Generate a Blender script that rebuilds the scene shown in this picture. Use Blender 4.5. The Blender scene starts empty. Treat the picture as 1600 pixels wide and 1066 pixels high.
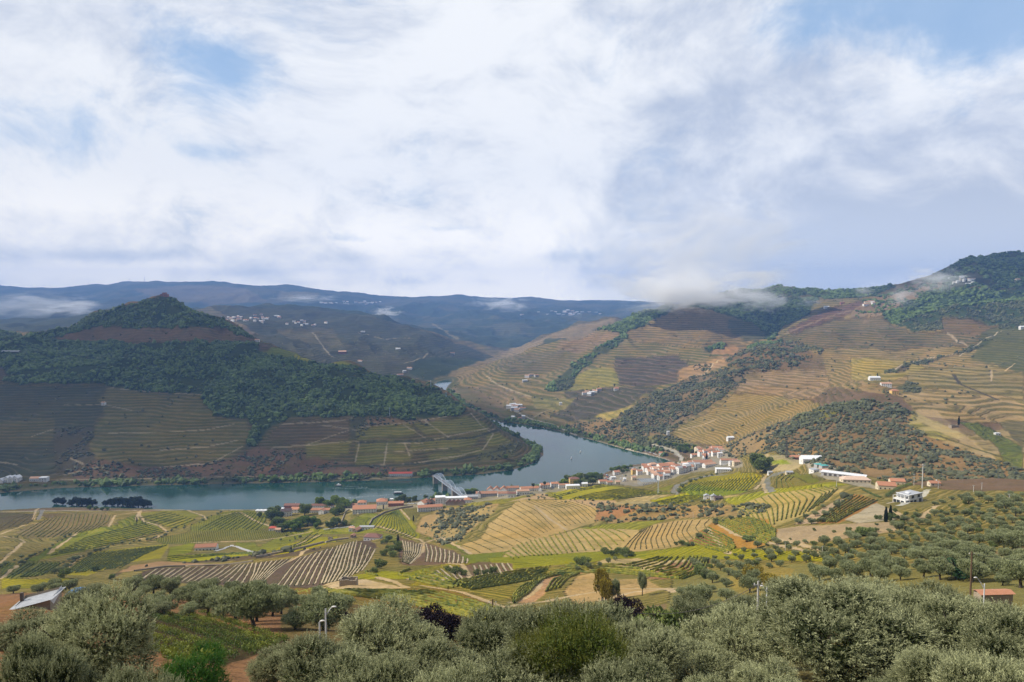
import bpy, bmesh, math, random
import numpy as np
from mathutils import Vector, Matrix

SC = bpy.context.scene
# ---------------------------------------------------------------- camera
CAMZ = 330.0
FPX = 1600 * 24 / 36.0
PITCH = math.atan((533 - 475) / FPX)
cam_d = bpy.data.cameras.new('camera'); cam_d.lens = 24; cam_d.sensor_width = 36
cam_d.clip_start = 0.5; cam_d.clip_end = 60000
cam = bpy.data.objects.new('camera', cam_d); SC.collection.objects.link(cam)
cam.location = (0, 0, CAMZ); cam.rotation_euler = (math.pi / 2 - PITCH, 0, 0)
SC.camera = cam
SC.view_settings.view_transform = 'Standard'; SC.view_settings.look = 'None'
SC.view_settings.exposure = 0.10; SC.view_settings.gamma = 1
SC.cycles.use_denoising = True
SC.cycles.volume_bounces = 5
SC.cycles.max_bounces = 6; SC.cycles.diffuse_bounces = 2; SC.cycles.glossy_bounces = 2
SC.cycles.transmission_bounces = 2; SC.cycles.transparent_max_bounces = 6
SC.cycles.volume_step_rate = 2.0

# ---------------------------------------------------------------- sun and sky
SUN_AZ = math.radians(-96)      # clockwise from +Y (the view), so the sun stands to the left
SUN_EL = math.radians(43)
sund = Vector((math.sin(SUN_AZ) * math.cos(SUN_EL), math.cos(SUN_AZ) * math.cos(SUN_EL), math.sin(SUN_EL)))
sl = bpy.data.lights.new('sun', 'SUN'); sl.energy = 5.0; sl.angle = math.radians(0.6); sl.color = (1, 0.92, 0.80)
sun = bpy.data.objects.new('sun', sl); SC.collection.objects.link(sun)
sun.rotation_euler = sund.to_track_quat('Z', 'Y').to_euler(); sun.location = (-300, 0, 900)

W = bpy.data.worlds.new('World'); SC.world = W; W.use_nodes = True
nt = W.node_tree; nt.nodes.clear()

class NB:
    """small helper to write node graphs as expressions"""
    def __init__(s, tree): s.t = tree
    def n(s, typ, **kw):
        nd = s.t.nodes.new(typ)
        for k, v in kw.items(): setattr(nd, k, v)
        return nd
    def put(s, sock, v):
        if hasattr(v, 'is_output') or isinstance(v, bpy.types.NodeSocket): s.t.links.new(v, sock)
        elif v is not None: sock.default_value = v
    def m(s, op, a, b=None, c=None, clamp=False):
        nd = s.n('ShaderNodeMath', operation=op, use_clamp=clamp)
        for i, v in enumerate((a, b, c)):
            if v is not None: s.put(nd.inputs[i], v)
        return nd.outputs[0]
    def v(s, op, a, b=None):
        nd = s.n('ShaderNodeVectorMath', operation=op)
        s.put(nd.inputs[0], a)
        if b is not None:
            if op == 'SCALE': s.put(nd.inputs[3], b)
            else: s.put(nd.inputs[1], b)
        return nd.outputs[1] if op in ('LENGTH', 'DISTANCE', 'DOT_PRODUCT') else nd.outputs[0]
    def xyz(s, x, y, z):
        nd = s.n('ShaderNodeCombineXYZ')
        for i, q in enumerate((x, y, z)): s.put(nd.inputs[i], q)
        return nd.outputs[0]
    def sep(s, v):
        nd = s.n('ShaderNodeSeparateXYZ'); s.put(nd.inputs[0], v); return nd.outputs
    def noise(s, vec, scale, detail=4, rough=0.5, dist=0.0, col=False):
        nd = s.n('ShaderNodeTexNoise'); s.put(nd.inputs['Vector'], vec)
        nd.inputs['Scale'].default_value = scale; nd.inputs['Detail'].default_value = detail
        nd.inputs['Roughness'].default_value = rough; nd.inputs['Distortion'].default_value = dist
        return nd.outputs['Color'] if col else nd.outputs[0]
    def ss(s, x, lo, hi, a=0.0, b=1.0):
        nd = s.n('ShaderNodeMapRange', interpolation_type='SMOOTHSTEP')
        s.put(nd.inputs[0], x); s.put(nd.inputs[1], lo); s.put(nd.inputs[2], hi)
        s.put(nd.inputs[3], a); s.put(nd.inputs[4], b)
        return nd.outputs[0]
    def mix(s, f, a, b, blend='MIX'):
        nd = s.n('ShaderNodeMix', data_type='RGBA', blend_type=blend)
        s.put(nd.inputs[0], f); s.put(nd.inputs[6], a); s.put(nd.inputs[7], b)
        return nd.outputs[2]

def ray(px, py):
    xc = (px - 800) / FPX; yc = (533 - py) / FPX
    c, s_ = math.cos(PITCH), math.sin(PITCH)
    return np.array([xc, c + yc * s_, -s_ + yc * c])

def sky_nodes():
    b = NB(nt)
    tc = b.n('ShaderNodeTexCoord').outputs['Generated']
    d = b.v('NORMALIZE', tc)
    x, y, z = b.sep(d)
    zz = b.m('ADD', b.m('MAXIMUM', z, 0.0), 0.22)
    p = b.xyz(b.m('DIVIDE', x, zz), b.m('DIVIDE', y, zz), b.m('MULTIPLY', z, 1.5))
    def blob(px, py, rx, ry, amp):
        r = ray(px, py); r /= np.linalg.norm(r)
        dx = b.m('DIVIDE', b.m('SUBTRACT', x, float(r[0])), rx / FPX)
        dz = b.m('DIVIDE', b.m('SUBTRACT', z, float(r[2])), ry / FPX)
        q = b.m('ADD', b.m('MULTIPLY', dx, dx), b.m('MULTIPLY', dz, dz))
        e = b.m('EXPONENT', b.m('MULTIPLY', q, -1.0))
        return b.m('MULTIPLY', e, amp)
    def total(lst):
        t = None
        for l in lst:
            o = blob(*l); t = o if t is None else b.m('ADD', t, o)
        return t
    sky = b.n('ShaderNodeTexSky', sky_type='NISHITA')
    sky.sun_disc = False; sky.sun_elevation = SUN_EL; sky.sun_rotation = SUN_AZ
    sky.altitude = 400; sky.air_density = 1.0; sky.dust_density = 1.6
    wv = b.v('SCALE', b.v('SUBTRACT', b.noise(b.v('ADD', d, (1.7, 4.2, .3)), 2.2, 3, .5, 0, True), (.5, .5, .5)), .35)
    q3 = b.v('ADD', b.v('MULTIPLY', d, (1.0, 1.0, 1.7)), wv)
    n1 = b.noise(p, 0.7, 6, 0.5, 0.2)
    n2 = b.noise(b.v('ADD', q3, (7.3, 2.1, 4.0)), 6.5, 11, 0.64, 0.15)
    n3 = b.noise(b.v('ADD', q3, (3.3, 8.1, 1.7)), 2.6, 11, 0.58, 0.15)
    # open blue
    hole = total([(340, 120, 75, 42, .34), (450, 15, 130, 60, .20), (160, 205, 130, 50, .13), (220, 10, 60, 50, .12), (1270, 10, 90, 45, .36), (1500, -10, 90, 45, .3), (1600, 20, 60, 50, .46),
                  (310, 238, 50, 12, .16), (450, 362, 60, 7, .20), (540, 374, 50, 7, .22), (700, 357, 50, 6, .15), (900, 398, 60, 9, .12), (30, 210, 50, 20, .10),
                  (1500, 120, 60, 40, .08)])
    hv = b.m('ADD', hole, b.m('ADD', b.m('MULTIPLY', b.m('SUBTRACT', n2, 0.5), 0.9), b.m('MULTIPLY', b.m('SUBTRACT', 0.5, n3), 0.8)))
    open_ = b.ss(hv, 0.06, 0.42)
    # grey undersides
    gl = total([(1260, 330, 260, 120, .62), (1180, 170, 190, 110, .30), (1420, 330, 260, 100, .30), (1130, 420, 230, 70, .62), (1300, 380, 200, 60, .2), (1420, 420, 120, 30, .25), (620, 340, 120, 22, .28), (560, 400, 110, 10, .30), (100, 350, 170, 22, .22),
                (60, 390, 80, 22, .30), (370, 412, 60, 8, .40), (930, 200, 70, 40, .22), (1000, 290, 90, 60, .15), (20, 225, 60, 60, .25), (150, 402, 90, 9, .35), (380, 425, 90, 7, .4), (480, 440, 60, 6, .3), (250, 398, 60, 8, .3), (700, 440, 120, 8, .25), (900, 402, 60, 10, .35), (1560, 330, 100, 60, .35), (560, 280, 200, 60, .05),
                (800, 80, 200, 120, -.15), (980, 240, 70, 40, -.20), (1390, 290, 55, 25, -.42), (1240, 340, 60, 22, -.26), (310, 412, 50, 11, -.6), (170, 418, 60, 10, -.5), (490, 432, 30, 8, -.4), (60, 425, 60, 10, -.4), (860, 325, 90, 60, -.12), (1350, 190, 70, 40, -.25), (1500, 250, 90, 25, -.3), (1270, 470, 90, 14, -.2)])
    gv = b.m('ADD', b.m('MULTIPLY', gl, .8), b.m('ADD', b.m('MULTIPLY', b.m('SUBTRACT', n1, 0.5), 0.5), b.m('ADD', b.m('MULTIPLY', b.m('SUBTRACT', n3, 0.47), 2.6), b.m('MULTIPLY', b.m('SUBTRACT', n2, 0.5), 2.0))))
    grey = b.ss(gv, -0.12, 0.95)
    cloud = b.mix(grey, (9.1, 9.3, 9.6, 1), (4.8, 5.5, 6.9, 1))
    # slightly warm and soft towards the horizon
    hz = b.ss(z, -0.01, 0.20, 1.0, 0.0)
    over = b.m('MAXIMUM', b.ss(z, .50, .80), b.ss(y, .25, -.25))
    cloud = b.mix(b.m('MULTIPLY', over, .8), cloud, (1.9, 2.3, 3.1, 1))
    cloud = b.mix(hz, cloud, b.mix(1.0, cloud, (1.85, 1.66, 1.34, 1), 'MULTIPLY'))
    blue = b.mix(0.62, b.v('MULTIPLY', sky.outputs[0], (1.0, 1.0, 1.0)), (3.6, 5.9, 9.2, 1))
    col = b.mix(b.m('MULTIPLY', open_, 0.86), cloud, blue)
    bg = b.n('ShaderNodeBackground'); b.put(bg.inputs[0], col); bg.inputs[1].default_value = 0.1
    out = b.n('ShaderNodeOutputWorld'); nt.links.new(bg.outputs[0], out.inputs[0])
sky_nodes()

# ---------------------------------------------------------------- small maths
def hash2(ix, iy, seed):
    h = (ix.astype(np.int64) * 374761393 + iy.astype(np.int64) * 668265263 + seed * 1274126177) & 0xffffffff
    h = ((h ^ (h >> 13)) * 1274126177) & 0xffffffff
    return ((h ^ (h >> 16)) & 0xffff) / 65535.0
def vnoise(x, y, seed=0):
    ix = np.floor(x); iy = np.floor(y); fx = x - ix; fy = y - iy
    ix = ix.astype(np.int64); iy = iy.astype(np.int64)
    u = fx * fx * fx * (fx * (fx * 6 - 15) + 10); v = fy * fy * fy * (fy * (fy * 6 - 15) + 10)
    a = hash2(ix, iy, seed); b = hash2(ix + 1, iy, seed); c = hash2(ix, iy + 1, seed); d = hash2(ix + 1, iy + 1, seed)
    return (a * (1 - u) + b * u) * (1 - v) + (c * (1 - u) + d * u) * v - 0.5
def fbm(x, y, oct=4, seed=0, gain=0.5):
    s = 0; amp = 1.0; f = 1.0
    for i in range(oct):
        s = s + amp * vnoise(x * f + 13.7 * i, y * f - 7.1 * i, seed + i); amp *= gain; f *= 2.03
    return s
def sstep(x, lo, hi):
    t = np.clip((x - lo) / (hi - lo), 0, 1); return t * t * (3 - 2 * t)
def inpoly(X, Y, poly):
    inside = np.zeros(X.shape, bool); n = len(poly)
    for i in range(n):
        x0, y0 = poly[i]; x1, y1 = poly[(i + 1) % n]
        if y0 == y1: continue
        c = ((y0 > Y) != (y1 > Y))
        c &= X < (x1 - x0) * (Y - y0) / (y1 - y0) + x0
        inside ^= c
    return inside
def segdist(X, Y, pts, closed=False):
    d = np.full(X.shape, 1e12); n = len(pts)
    for i in range(n if closed else n - 1):
        x0, y0 = pts[i]; x1, y1 = pts[(i + 1) % n]; dx, dy = x1 - x0, y1 - y0
        t = np.clip(((X - x0) * dx + (Y - y0) * dy) / max(dx * dx + dy * dy, 1e-9), 0, 1)
        d = np.minimum(d, (X - x0 - t * dx) ** 2 + (Y - y0 - t * dy) ** 2)
    return np.sqrt(d)
def pxY(px, py, Y):
    r = ray(px, py); return (r[0] / r[1] * Y, Y, CAMZ + r[2] / r[1] * Y)
def onz(px, py, z=0.0):
    r = ray(px, py); Y = (z - CAMZ) / (r[2] / r[1]); return (r[0] / r[1] * Y, Y, z)

# ---------------------------------------------------------------- terrain: the lie of the land
RIVER_PX = [(-700, 768), (0, 770), (100, 762), (250, 758), (400, 755), (500, 753), (600, 750), (680, 745), (750, 741), (800, 734), (835, 723), (849, 711), (848, 703), (836, 694), (818, 685), (790, 670), (757, 655)]
RIVER_PX2 = [(678, 612), (675, 604), (683, 597), (696, 593), (706, 592), (708, 596), (703, 600), (699, 605), (697, 609), (703, 618), (722, 634), (750, 650)]
RIVER_PX3 = [(784, 660), (800, 661), (826, 664), (863, 671), (900, 681), (939, 691), (977, 702), (1010, 710), (1038, 717), (1052, 722), (1018, 725), (987, 727), (958, 735), (942, 741), (910, 752), (876, 755), (840, 763), (800, 766), (760, 770), (700, 778), (640, 783), (560, 786), (480, 792), (400, 797), (300, 798), (200, 795), (100, 793), (0, 798), (-700, 800)]
RIVER = [onz(*p)[:2] for p in RIVER_PX + RIVER_PX2 + RIVER_PX3]
CP = []   # control points x, y, z
def cp(*l):
    for q in l: CP.append(pxY(*q))
def cpz(*l):            # px, Y, z for ground nobody sees from here
    for px, Y, z in l: CP.append(((px - 800) / FPX * Y, Y, z))
# near slope under the viewpoint
for px in (-250, 0, 200, 400, 600, 800, 1000, 1200, 1400, 1600, 1850):
    cpz((px, 8, 321.0), (px, 16, 318.0))
cp((0, 1060, 30), (200, 1066, 30), (400, 1075, 32), (600, 1075, 34), (800, 1078, 34), (1000, 1072, 34), (1250, 1055, 34), (1500, 1060, 34), (1600, 1060, 34),
   (-250, 1060, 30), (1850, 1060, 34))
cp((30, 1000, 50), (150, 1010, 60), (350, 1005, 72), (300, 975, 100), (0, 955, 95), (60, 950, 104), (200, 955, 130), (330, 962, 130), (450, 968, 120), (440, 1000, 78), (300, 930, 185), (180, 925, 200),
   (550, 1000, 80), (700, 985, 110), (560, 955, 170), (850, 985, 120), (1000, 985, 110), (1150, 1000, 90), (1300, 985, 85), (1450, 985, 80), (1600, 980, 80), (1850, 980, 80), (-250, 960, 100), (1250, 940, 140), (1400, 930, 130), (1560, 925, 125), (1850, 925, 125))
cp((450, 925, 235), (600, 935, 240), (750, 955, 215), (700, 925, 285), (545, 909, 285), (620, 905, 300), (700, 905, 320), (860, 935, 285), (950, 930, 270), (820, 912, 350), (1040, 912, 290), (1050, 945, 190), (1150, 925, 215), (1200, 895, 240), (1150, 885, 290))
cp((400, 915, 430), (300, 905, 470), (480, 915, 400), (640, 893, 360), (560, 895, 390), (500, 880, 450), (420, 890, 480), (250, 890, 520), (560, 855, 560), (600, 860, 560), (480, 865, 530), (400, 873, 540), (720, 885, 420), (660, 870, 520), (640, 850, 660), (700, 858, 600))
cp((0, 925, 300), (100, 915, 330), (30, 900, 420), (150, 885, 600), (50, 885, 560), (0, 870, 640), (100, 860, 700), (250, 872, 620), (320, 858, 720), (400, 850, 740), (200, 845, 800), (100, 835, 850), (0, 830, 860), (300, 830, 860), (400, 822, 890), (500, 835, 800), (450, 812, 960), (520, 808, 970), (550, 825, 850),
   (0, 805, 1010), (100, 803, 1020), (200, 803, 1010), (300, 803, 1010), (400, 803, 1010), (595, 848, 690), (560, 838, 740), (620, 806, 930), (690, 800, 930), (650, 830, 780), (690, 845, 700), (-300, 830, 860), (-300, 900, 420), (-300, 870, 640), (-300, 805, 1010))
cp((740, 850, 610), (780, 855, 570), (760, 825, 710), (700, 820, 790), (760, 800, 830), (820, 785, 920), (870, 795, 830), (900, 830, 640), (860, 848, 570), (830, 870, 500), (950, 850, 540), (900, 873, 460), (960, 865, 470), (1050, 850, 500), (1000, 825, 620), (1100, 835, 510), (1000, 800, 720), (900, 785, 880), (950, 770, 960), (1000, 780, 850), (1050, 790, 770), (1100, 805, 650), (870, 768, 1080), (1040, 765, 980), (780, 780, 1060), (1100, 870, 380), (1000, 885, 400), (930, 887, 400))
cp((1100, 777, 800), (1130, 755, 900), (1060, 762, 960), (1150, 735, 1030), (1200, 745, 840), (1190, 770, 720), (1140, 790, 670), (1200, 800, 580), (1170, 840, 450), (1240, 790, 560), (1280, 815, 450), (1230, 840, 400), (1300, 775, 600), (1250, 740, 800), (1220, 720, 880), (1200, 705, 980), (1290, 722, 800), (1340, 745, 690),
   (1390, 765, 590), (1430, 780, 520), (1480, 770, 540), (1370, 800, 450), (1330, 830, 350), (1250, 870, 290), (1400, 850, 270), (1480, 820, 330), (1550, 810, 310), (1600, 790, 350), (1550, 770, 430), (1600, 760, 480), (1500, 870, 200), (1600, 860, 190), (1350, 890, 195), (1850, 790, 330), (1850, 760, 480), (1850, 860, 190))
# village shelf
cp((1010, 757, 1120), (960, 757, 1160), (1060, 740, 1170), (1010, 737, 1240), (1100, 728, 1220), (1150, 722, 1180), (1100, 712, 1330), (1070, 700, 1430), (1180, 712, 1180), (1150, 700, 1300), (1180, 690, 1250))
# slopes right of the river
cp((1000, 695, 1500), (1050, 685, 1500), (1130, 685, 1400), (1100, 665, 1520), (1170, 650, 1500), (1250, 640, 1400), (1050, 665, 1600), (1000, 680, 1590), (950, 660, 1730), (1000, 650, 1750), (1060, 640, 1720), (1130, 615, 1720), (1180, 610, 1680), (1250, 610, 1600), (1290, 600, 1600), (1150, 575, 2000), (1220, 570, 1950), (1290, 560, 1950), (1200, 540, 2200), (1150, 560, 2300),
   (1100, 590, 2050), (1050, 610, 1980), (1000, 620, 1930), (930, 650, 1830), (880, 660, 1820), (850, 650, 1950), (820, 640, 2080), (900, 630, 2020), (950, 610, 2150), (1000, 590, 2250), (1050, 570, 2350), (1100, 545, 2450), (880, 600, 2300), (940, 570, 2500), (1000, 555, 2600), (820, 610, 2350), (780, 620, 2380), (740, 610, 2560), (790, 590, 2600), (850, 570, 2700), (900, 545, 2800), (950, 530, 2850), (1000, 515, 2950), (1050, 500, 3050), (1090, 485, 3150), (1120, 510, 2950), (1150, 500, 3050), (1190, 510, 2900), (1130, 530, 2700), (1180, 530, 2650), (1210, 505, 3000), (1160, 483, 3250),
   (720, 597, 2750), (760, 580, 2850), (800, 560, 3000), (840, 545, 3050), (880, 525, 3100), (930, 518, 3100), (970, 500, 3150), (1010, 488, 3200), (1045, 477, 3250), (1075, 474, 3300), (1130, 472, 3350), (1190, 468, 3450))
cp((1300, 725, 850), (1250, 715, 950), (1220, 690, 1050), (1350, 735, 780), (1300, 700, 950), (1350, 710, 870), (1400, 725, 800), (1300, 670, 1060), (1350, 650, 1130), (1350, 630, 1190), (1400, 645, 1130), (1280, 640, 1250), (1430, 690, 950), (1450, 735, 720), (1520, 735, 720), (1590, 740, 700), (1500, 715, 820), (1580, 710, 850), (1450, 660, 1080), (1500, 680, 980), (1560, 670, 1060), (1600, 660, 1100), (1430, 630, 1220), (1500, 640, 1180), (1560, 620, 1300), (1600, 600, 1400), (1850, 740, 700), (1850, 700, 880), (1850, 650, 1120), (1850, 600, 1400),
   (1400, 610, 1350), (1370, 592, 1450), (1330, 600, 1480), (1450, 590, 1450), (1520, 585, 1500), (1350, 570, 1650), (1420, 560, 1750), (1300, 550, 2000), (1500, 545, 1850), (1580, 545, 1750), (1450, 530, 2050), (1400, 510, 2250), (1330, 530, 2200), (1260, 530, 2350), (1300, 505, 2500), (1350, 495, 2600), (1500, 500, 2250), (1560, 510, 2100), (1600, 520, 1950), (1250, 505, 2800), (1300, 480, 2900), (1370, 475, 2850), (1450, 480, 2550), (1530, 475, 2450), (1600, 475, 2400), (1430, 455, 2850), (1500, 442, 2750), (1570, 440, 2700), (1250, 478, 3150), (1200, 485, 3150), (1850, 500, 2200), (1850, 440, 2700),
   (1160, 452, 3700), (1220, 450, 3700), (1290, 452, 3650), (1340, 449, 3600), (1400, 447, 3450), (1440, 435, 3300), (1480, 420, 3200), (1510, 406, 3200), (1545, 398, 3200), (1600, 396, 3200), (1700, 398, 3200), (1850, 405, 3200), (1110, 462, 3600))
cpz((1045, 4200, 200), (1100, 4600, 250), (1300, 4800, 300), (1500, 4600, 400), (1700, 4600, 450), (900, 3900, 60), (960, 3900, 90))
# left hill above the river
def slope(px, pys, s, Y0):
    for py in pys:
        r = ray(px, py); k = -r[2] / r[1]; CP.append(pxY(px, py, (CAMZ + s * Y0) / (s + k)))
for px in (-300, -100, 0, 100, 200, 300, 400): slope(px, (735, 700, 660, 620, 580, 550), 0.31, 1270)
for px in (500, 600): slope(px, (735, 700, 660, 620), 0.30, 1265)
slope(680, (725, 690, 660), 0.27, 1300); slope(750, (720, 690), 0.24, 1320)
cp((0, 518, 2550), (60, 515, 2520), (100, 507, 2480), (150, 492, 2450), (200, 478, 2420), (235, 466.5, 2400), (250, 462, 2392), (258, 461, 2390), (266, 462, 2390), (280, 468, 2390), (310, 481, 2360), (340, 495, 2320), (370, 513, 2250), (400, 535, 2150), (440, 548, 2080), (490, 560, 2000), (545, 573, 1900), (628, 592, 1820), (674, 605, 1740), (700, 617, 1690), (732, 643, 1620), (756, 656, 1580), (810, 682, 1500), (830, 700, 1440), (-100, 520, 2550), (-300, 510, 2600),
   (258, 500, 2250), (150, 520, 2200), (350, 530, 2120), (258, 530, 2080))
cpz((0, 3100, 150), (258, 3000, 190), (150, 3100, 170), (400, 2700, 130), (540, 2400, 90), (620, 2250, 50), (690, 2050, 25), (-300, 3100, 150), (745, 1830, 10))
# middle range
cp((560, 600, 2750), (620, 600, 2800), (600, 570, 3050), (500, 555, 3100), (450, 540, 3200), (660, 575, 3100), (700, 570, 3350), (650, 545, 3500), (550, 530, 3600), (450, 515, 3700), (400, 500, 3900), (350, 495, 4000), (720, 560, 3700), (700, 545, 3900), (750, 562, 3900), (620, 520, 4200), (500, 500, 4400), (400, 487, 4800), (340, 480, 5000), (420, 476, 5400), (500, 480, 5300), (580, 485, 5100), (640, 503, 4700), (690, 520, 4500), (730, 536, 4300), (775, 556, 4050), (0, 500, 4500), (100, 492, 4800), (-300, 500, 4500), (200, 480, 5000),
   (860, 540, 3800), (830, 548, 3700), (900, 515, 4200), (870, 518, 4300), (850, 522, 4400), (940, 503, 4400), (965, 498, 4500), (800, 548, 4400), (1000, 500, 4300))
cpz((500, 6500, 170), (640, 5800, 120), (740, 5300, 60), (340, 6300, 180), (800, 5400, 60), (900, 5400, 120), (980, 5300, 140), (0, 5800, 150), (1100, 6000, 150), (1400, 6500, 200), (1700, 6500, 200))
# far ranges
cp((620, 500, 7000), (700, 490, 7500), (760, 500, 7000), (820, 505, 6500), (780, 530, 5700), (830, 525, 5900), (900, 490, 7800), (960, 485, 8500), (700, 515, 6300), (560, 485, 8000), (0, 475, 8000), (150, 470, 8500), (300, 468, 8500), (450, 468, 8500), (850, 478, 9500), (750, 476, 9500), (600, 470, 10000),
   (-300, 450, 11500), (0, 448.5, 11500), (60, 455, 11500), (110, 453, 11500), (138, 447, 11500), (170, 448, 11500), (195, 442, 11500), (230, 443, 11500), (262, 445, 11500), (285, 448, 11500), (300, 444, 11500), (340, 442, 11500), (370, 446, 11500), (400, 451, 11500), (438, 446, 11500), (470, 449, 11500), (495, 454, 11500), (540, 458, 11500), (560, 458, 11500), (620, 463, 11500), (680, 465, 11500), (720, 462, 11500), (770, 466, 11500), (830, 464, 11500), (860, 467, 11500), (920, 470, 11500), (960, 470, 11500), (1010, 473, 11500), (1100, 472, 11500), (1300, 470, 11500), (1600, 460, 11500), (1850, 460, 11500))
for px in range(-300, 1900, 200): cpz((px, 14000, 120), (px, 16500, 100))

AMIN, AMAX, NA = -1.02, 1.02, 1560
L0, L1 = math.log(8.0), math.log(12900.0)
# rows: denser between 150 m and 4 km
def lrows():
    k = [(math.log(8), 1.0), (math.log(90), 1.2), (math.log(220), 2.2), (math.log(420), 3.0), (math.log(3300), 3.2), (math.log(5000), 2.0), (math.log(12100), 1.9), (math.log(12900), .4)]
    l = np.linspace(L0, L1, 4000); w = np.interp(l, [q[0] for q in k], [q[1] for q in k])
    c = np.concatenate([[0], np.cumsum((w[1:] + w[:-1]) / 2)]); c /= c[-1]
    return np.interp(np.linspace(0, 1, NL), c, l)
NL = 1620
AV = np.linspace(AMIN, AMAX, NA); LV = lrows()

def build_heights():
    P = np.array(CP); S = 3.2
    pa = P[:, 0] / P[:, 1]; pl = np.log(P[:, 1])
    n = len(P); X = np.stack([pa * S, pl], 1)
    D = np.sqrt(((X[:, None] - X[None]) ** 2).sum(-1) + 0.02 ** 2)
    K = -D + np.eye(n) * -0.0008
    A = np.zeros((n + 3, n + 3)); A[:n, :n] = K; A[:n, n] = 1; A[:n, n + 1:] = X; A[n, :n] = 1; A[n + 1:, :n] = X.T
    # the height is interpolated relative to a smooth reference so near and far weigh alike
    sol = np.linalg.solve(A, np.concatenate([P[:, 2], [0, 0, 0]]))
    ga = np.linspace(AMIN, AMAX, 409); gl = np.linspace(L0, L1, 763)
    GA, GL = np.meshgrid(np.clip(ga, -.9, .9) * S, gl)
    z = np.zeros(GA.shape)
    for i in range(n):
        z -= sol[i] * np.sqrt((GA - X[i, 0]) ** 2 + (GL - X[i, 1]) ** 2 + 0.02 ** 2)
    z += sol[n] + sol[n + 1] * GA + sol[n + 2] * GL
    # river banks
    Yg = np.exp(gl)[:, None] * np.ones_like(ga)[None]; Xg = Yg * ga[None]
    sd = np.full(z.shape, 999.0)
    m = (Yg > 700) & (Yg < 4800) & (z < 200)
    d = segdist(Xg[m], Yg[m], RIVER, True); ins = inpoly(Xg[m], Yg[m], RIVER)
    sd[m] = np.where(ins, -d, d)
    return ga, gl, z, sd
GAc, GLc, Zc, SDc = build_heights()
def bil(G, a, l):
    fa = np.clip((a - GAc[0]) / (GAc[1] - GAc[0]), 0, len(GAc) - 1.001); fl = np.clip((l - GLc[0]) / (GLc[1] - GLc[0]), 0, len(GLc) - 1.001)
    ia = fa.astype(int); il = fl.astype(int); u = fa - ia; v = fl - il
    return (G[il, ia] * (1 - u) + G[il, ia + 1] * u) * (1 - v) + (G[il + 1, ia] * (1 - u) + G[il + 1, ia + 1] * u) * v
def height(x, y):
    x = np.asarray(x, float); y = np.maximum(np.asarray(y, float), 8.0)
    a = x / y; l = np.log(y)
    z = bil(Zc, a, l); sd = bil(SDc, a, l)
    far = sstep(y, 3000, 5200)
    amp = np.clip(y * 0.006, 0.15, 9) * (1 - far) + far * 55
    wl = np.clip(y * 0.09, 8, 170) * (1 - far) + far * 900
    # fixed-wavelength layers, faded in by distance
    n = 0
    for w, a0, y0, y1 in ((14, .5, 20, 60), (75, 4.6, 150, 420), (210, 16.0, 380, 900)):
        n = n + a0 * fbm(x / w, y / w, 3, 5) * sstep(y, y0, y1)
    r = 1 - 2 * np.abs(fbm(x / 1000, y / 1000, 5, 40, .48))
    r2 = 1 - 2 * np.abs(fbm(x / 380, y / 560, 4, 47, .5))
    n = n + (r2 - .72) * 34 * far * (1 - .6 * sstep(y, 8500, 10500))
    n = n + (r - .75) * 70 * far * (1 - .9 * sstep(y, 8500, 10500)) + fbm(x / 700, y / 700, 4, 61) * 34 * sstep(y, 9500, 11000)
    g = 1 - 2 * np.abs(fbm(x / 330 + .3 * y / 330, y / 520, 4, 23))
    g2 = 1 - 2 * np.abs(fbm(x / 140, y / 200, 3, 29))
    n = n + ((g - .7) * 40 + (g2 - .7) * 10) * sstep(y, 1350, 1900) * (1 - far) * sstep(z, 15, 120)
    z = z + n * sstep(np.abs(sd), 10, 160)
    bank = np.where(sd > 0, 1.2 + sd * 0.10, np.maximum(sd * .2, -8))
    w = sstep(sd, 0, 110)
    return np.where(sd < 200, bank * (1 - w) + np.maximum(z, np.minimum(bank, 4)) * w, z)
def at(px, py, y0=9.0, y1=16000.0):
    """where sight lines through these points of the photograph meet the ground; the nearest pass if they miss"""
    px = np.atleast_1d(np.asarray(px, float)); py = np.atleast_1d(np.asarray(py, float))
    c, s_ = math.cos(PITCH), math.sin(PITCH)
    xc = (px - 800) / FPX; yc = (533 - py) / FPX; dy = c + yc * s_
    a = xc / dy; k = (-s_ + yc * c) / dy
    ys = np.exp(np.arange(math.log(y0), math.log(y1), 0.006))
    out = np.zeros((len(px), 3))
    for i0 in range(0, len(px), 400):
        aa = a[i0:i0 + 400, None]; kk = k[i0:i0 + 400, None]; Y = ys[None] * np.ones_like(aa)
        dz = CAMZ + kk * Y - height(aa * Y, Y)
        hit = dz <= 0; any_ = hit.any(1); j = np.where(any_, hit.argmax(1), dz.argmin(1)); j1 = np.maximum(j - 1, 0)
        r = np.arange(len(j)); d1 = dz[r, j]; d0 = dz[r, j1]
        t = np.where(any_ & (j > 0) & (d0 > d1), d0 / np.maximum(d0 - d1, 1e-9), 1.0)
        t = np.clip(t, 0, 1)
        yy = ys[j1] + (ys[j] - ys[j1]) * t
        out[i0:i0 + 400, 0] = aa[:, 0] * yy; out[i0:i0 + 400, 1] = yy
    out[:, 2] = height(out[:, 0], out[:, 1])
    return out

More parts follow.
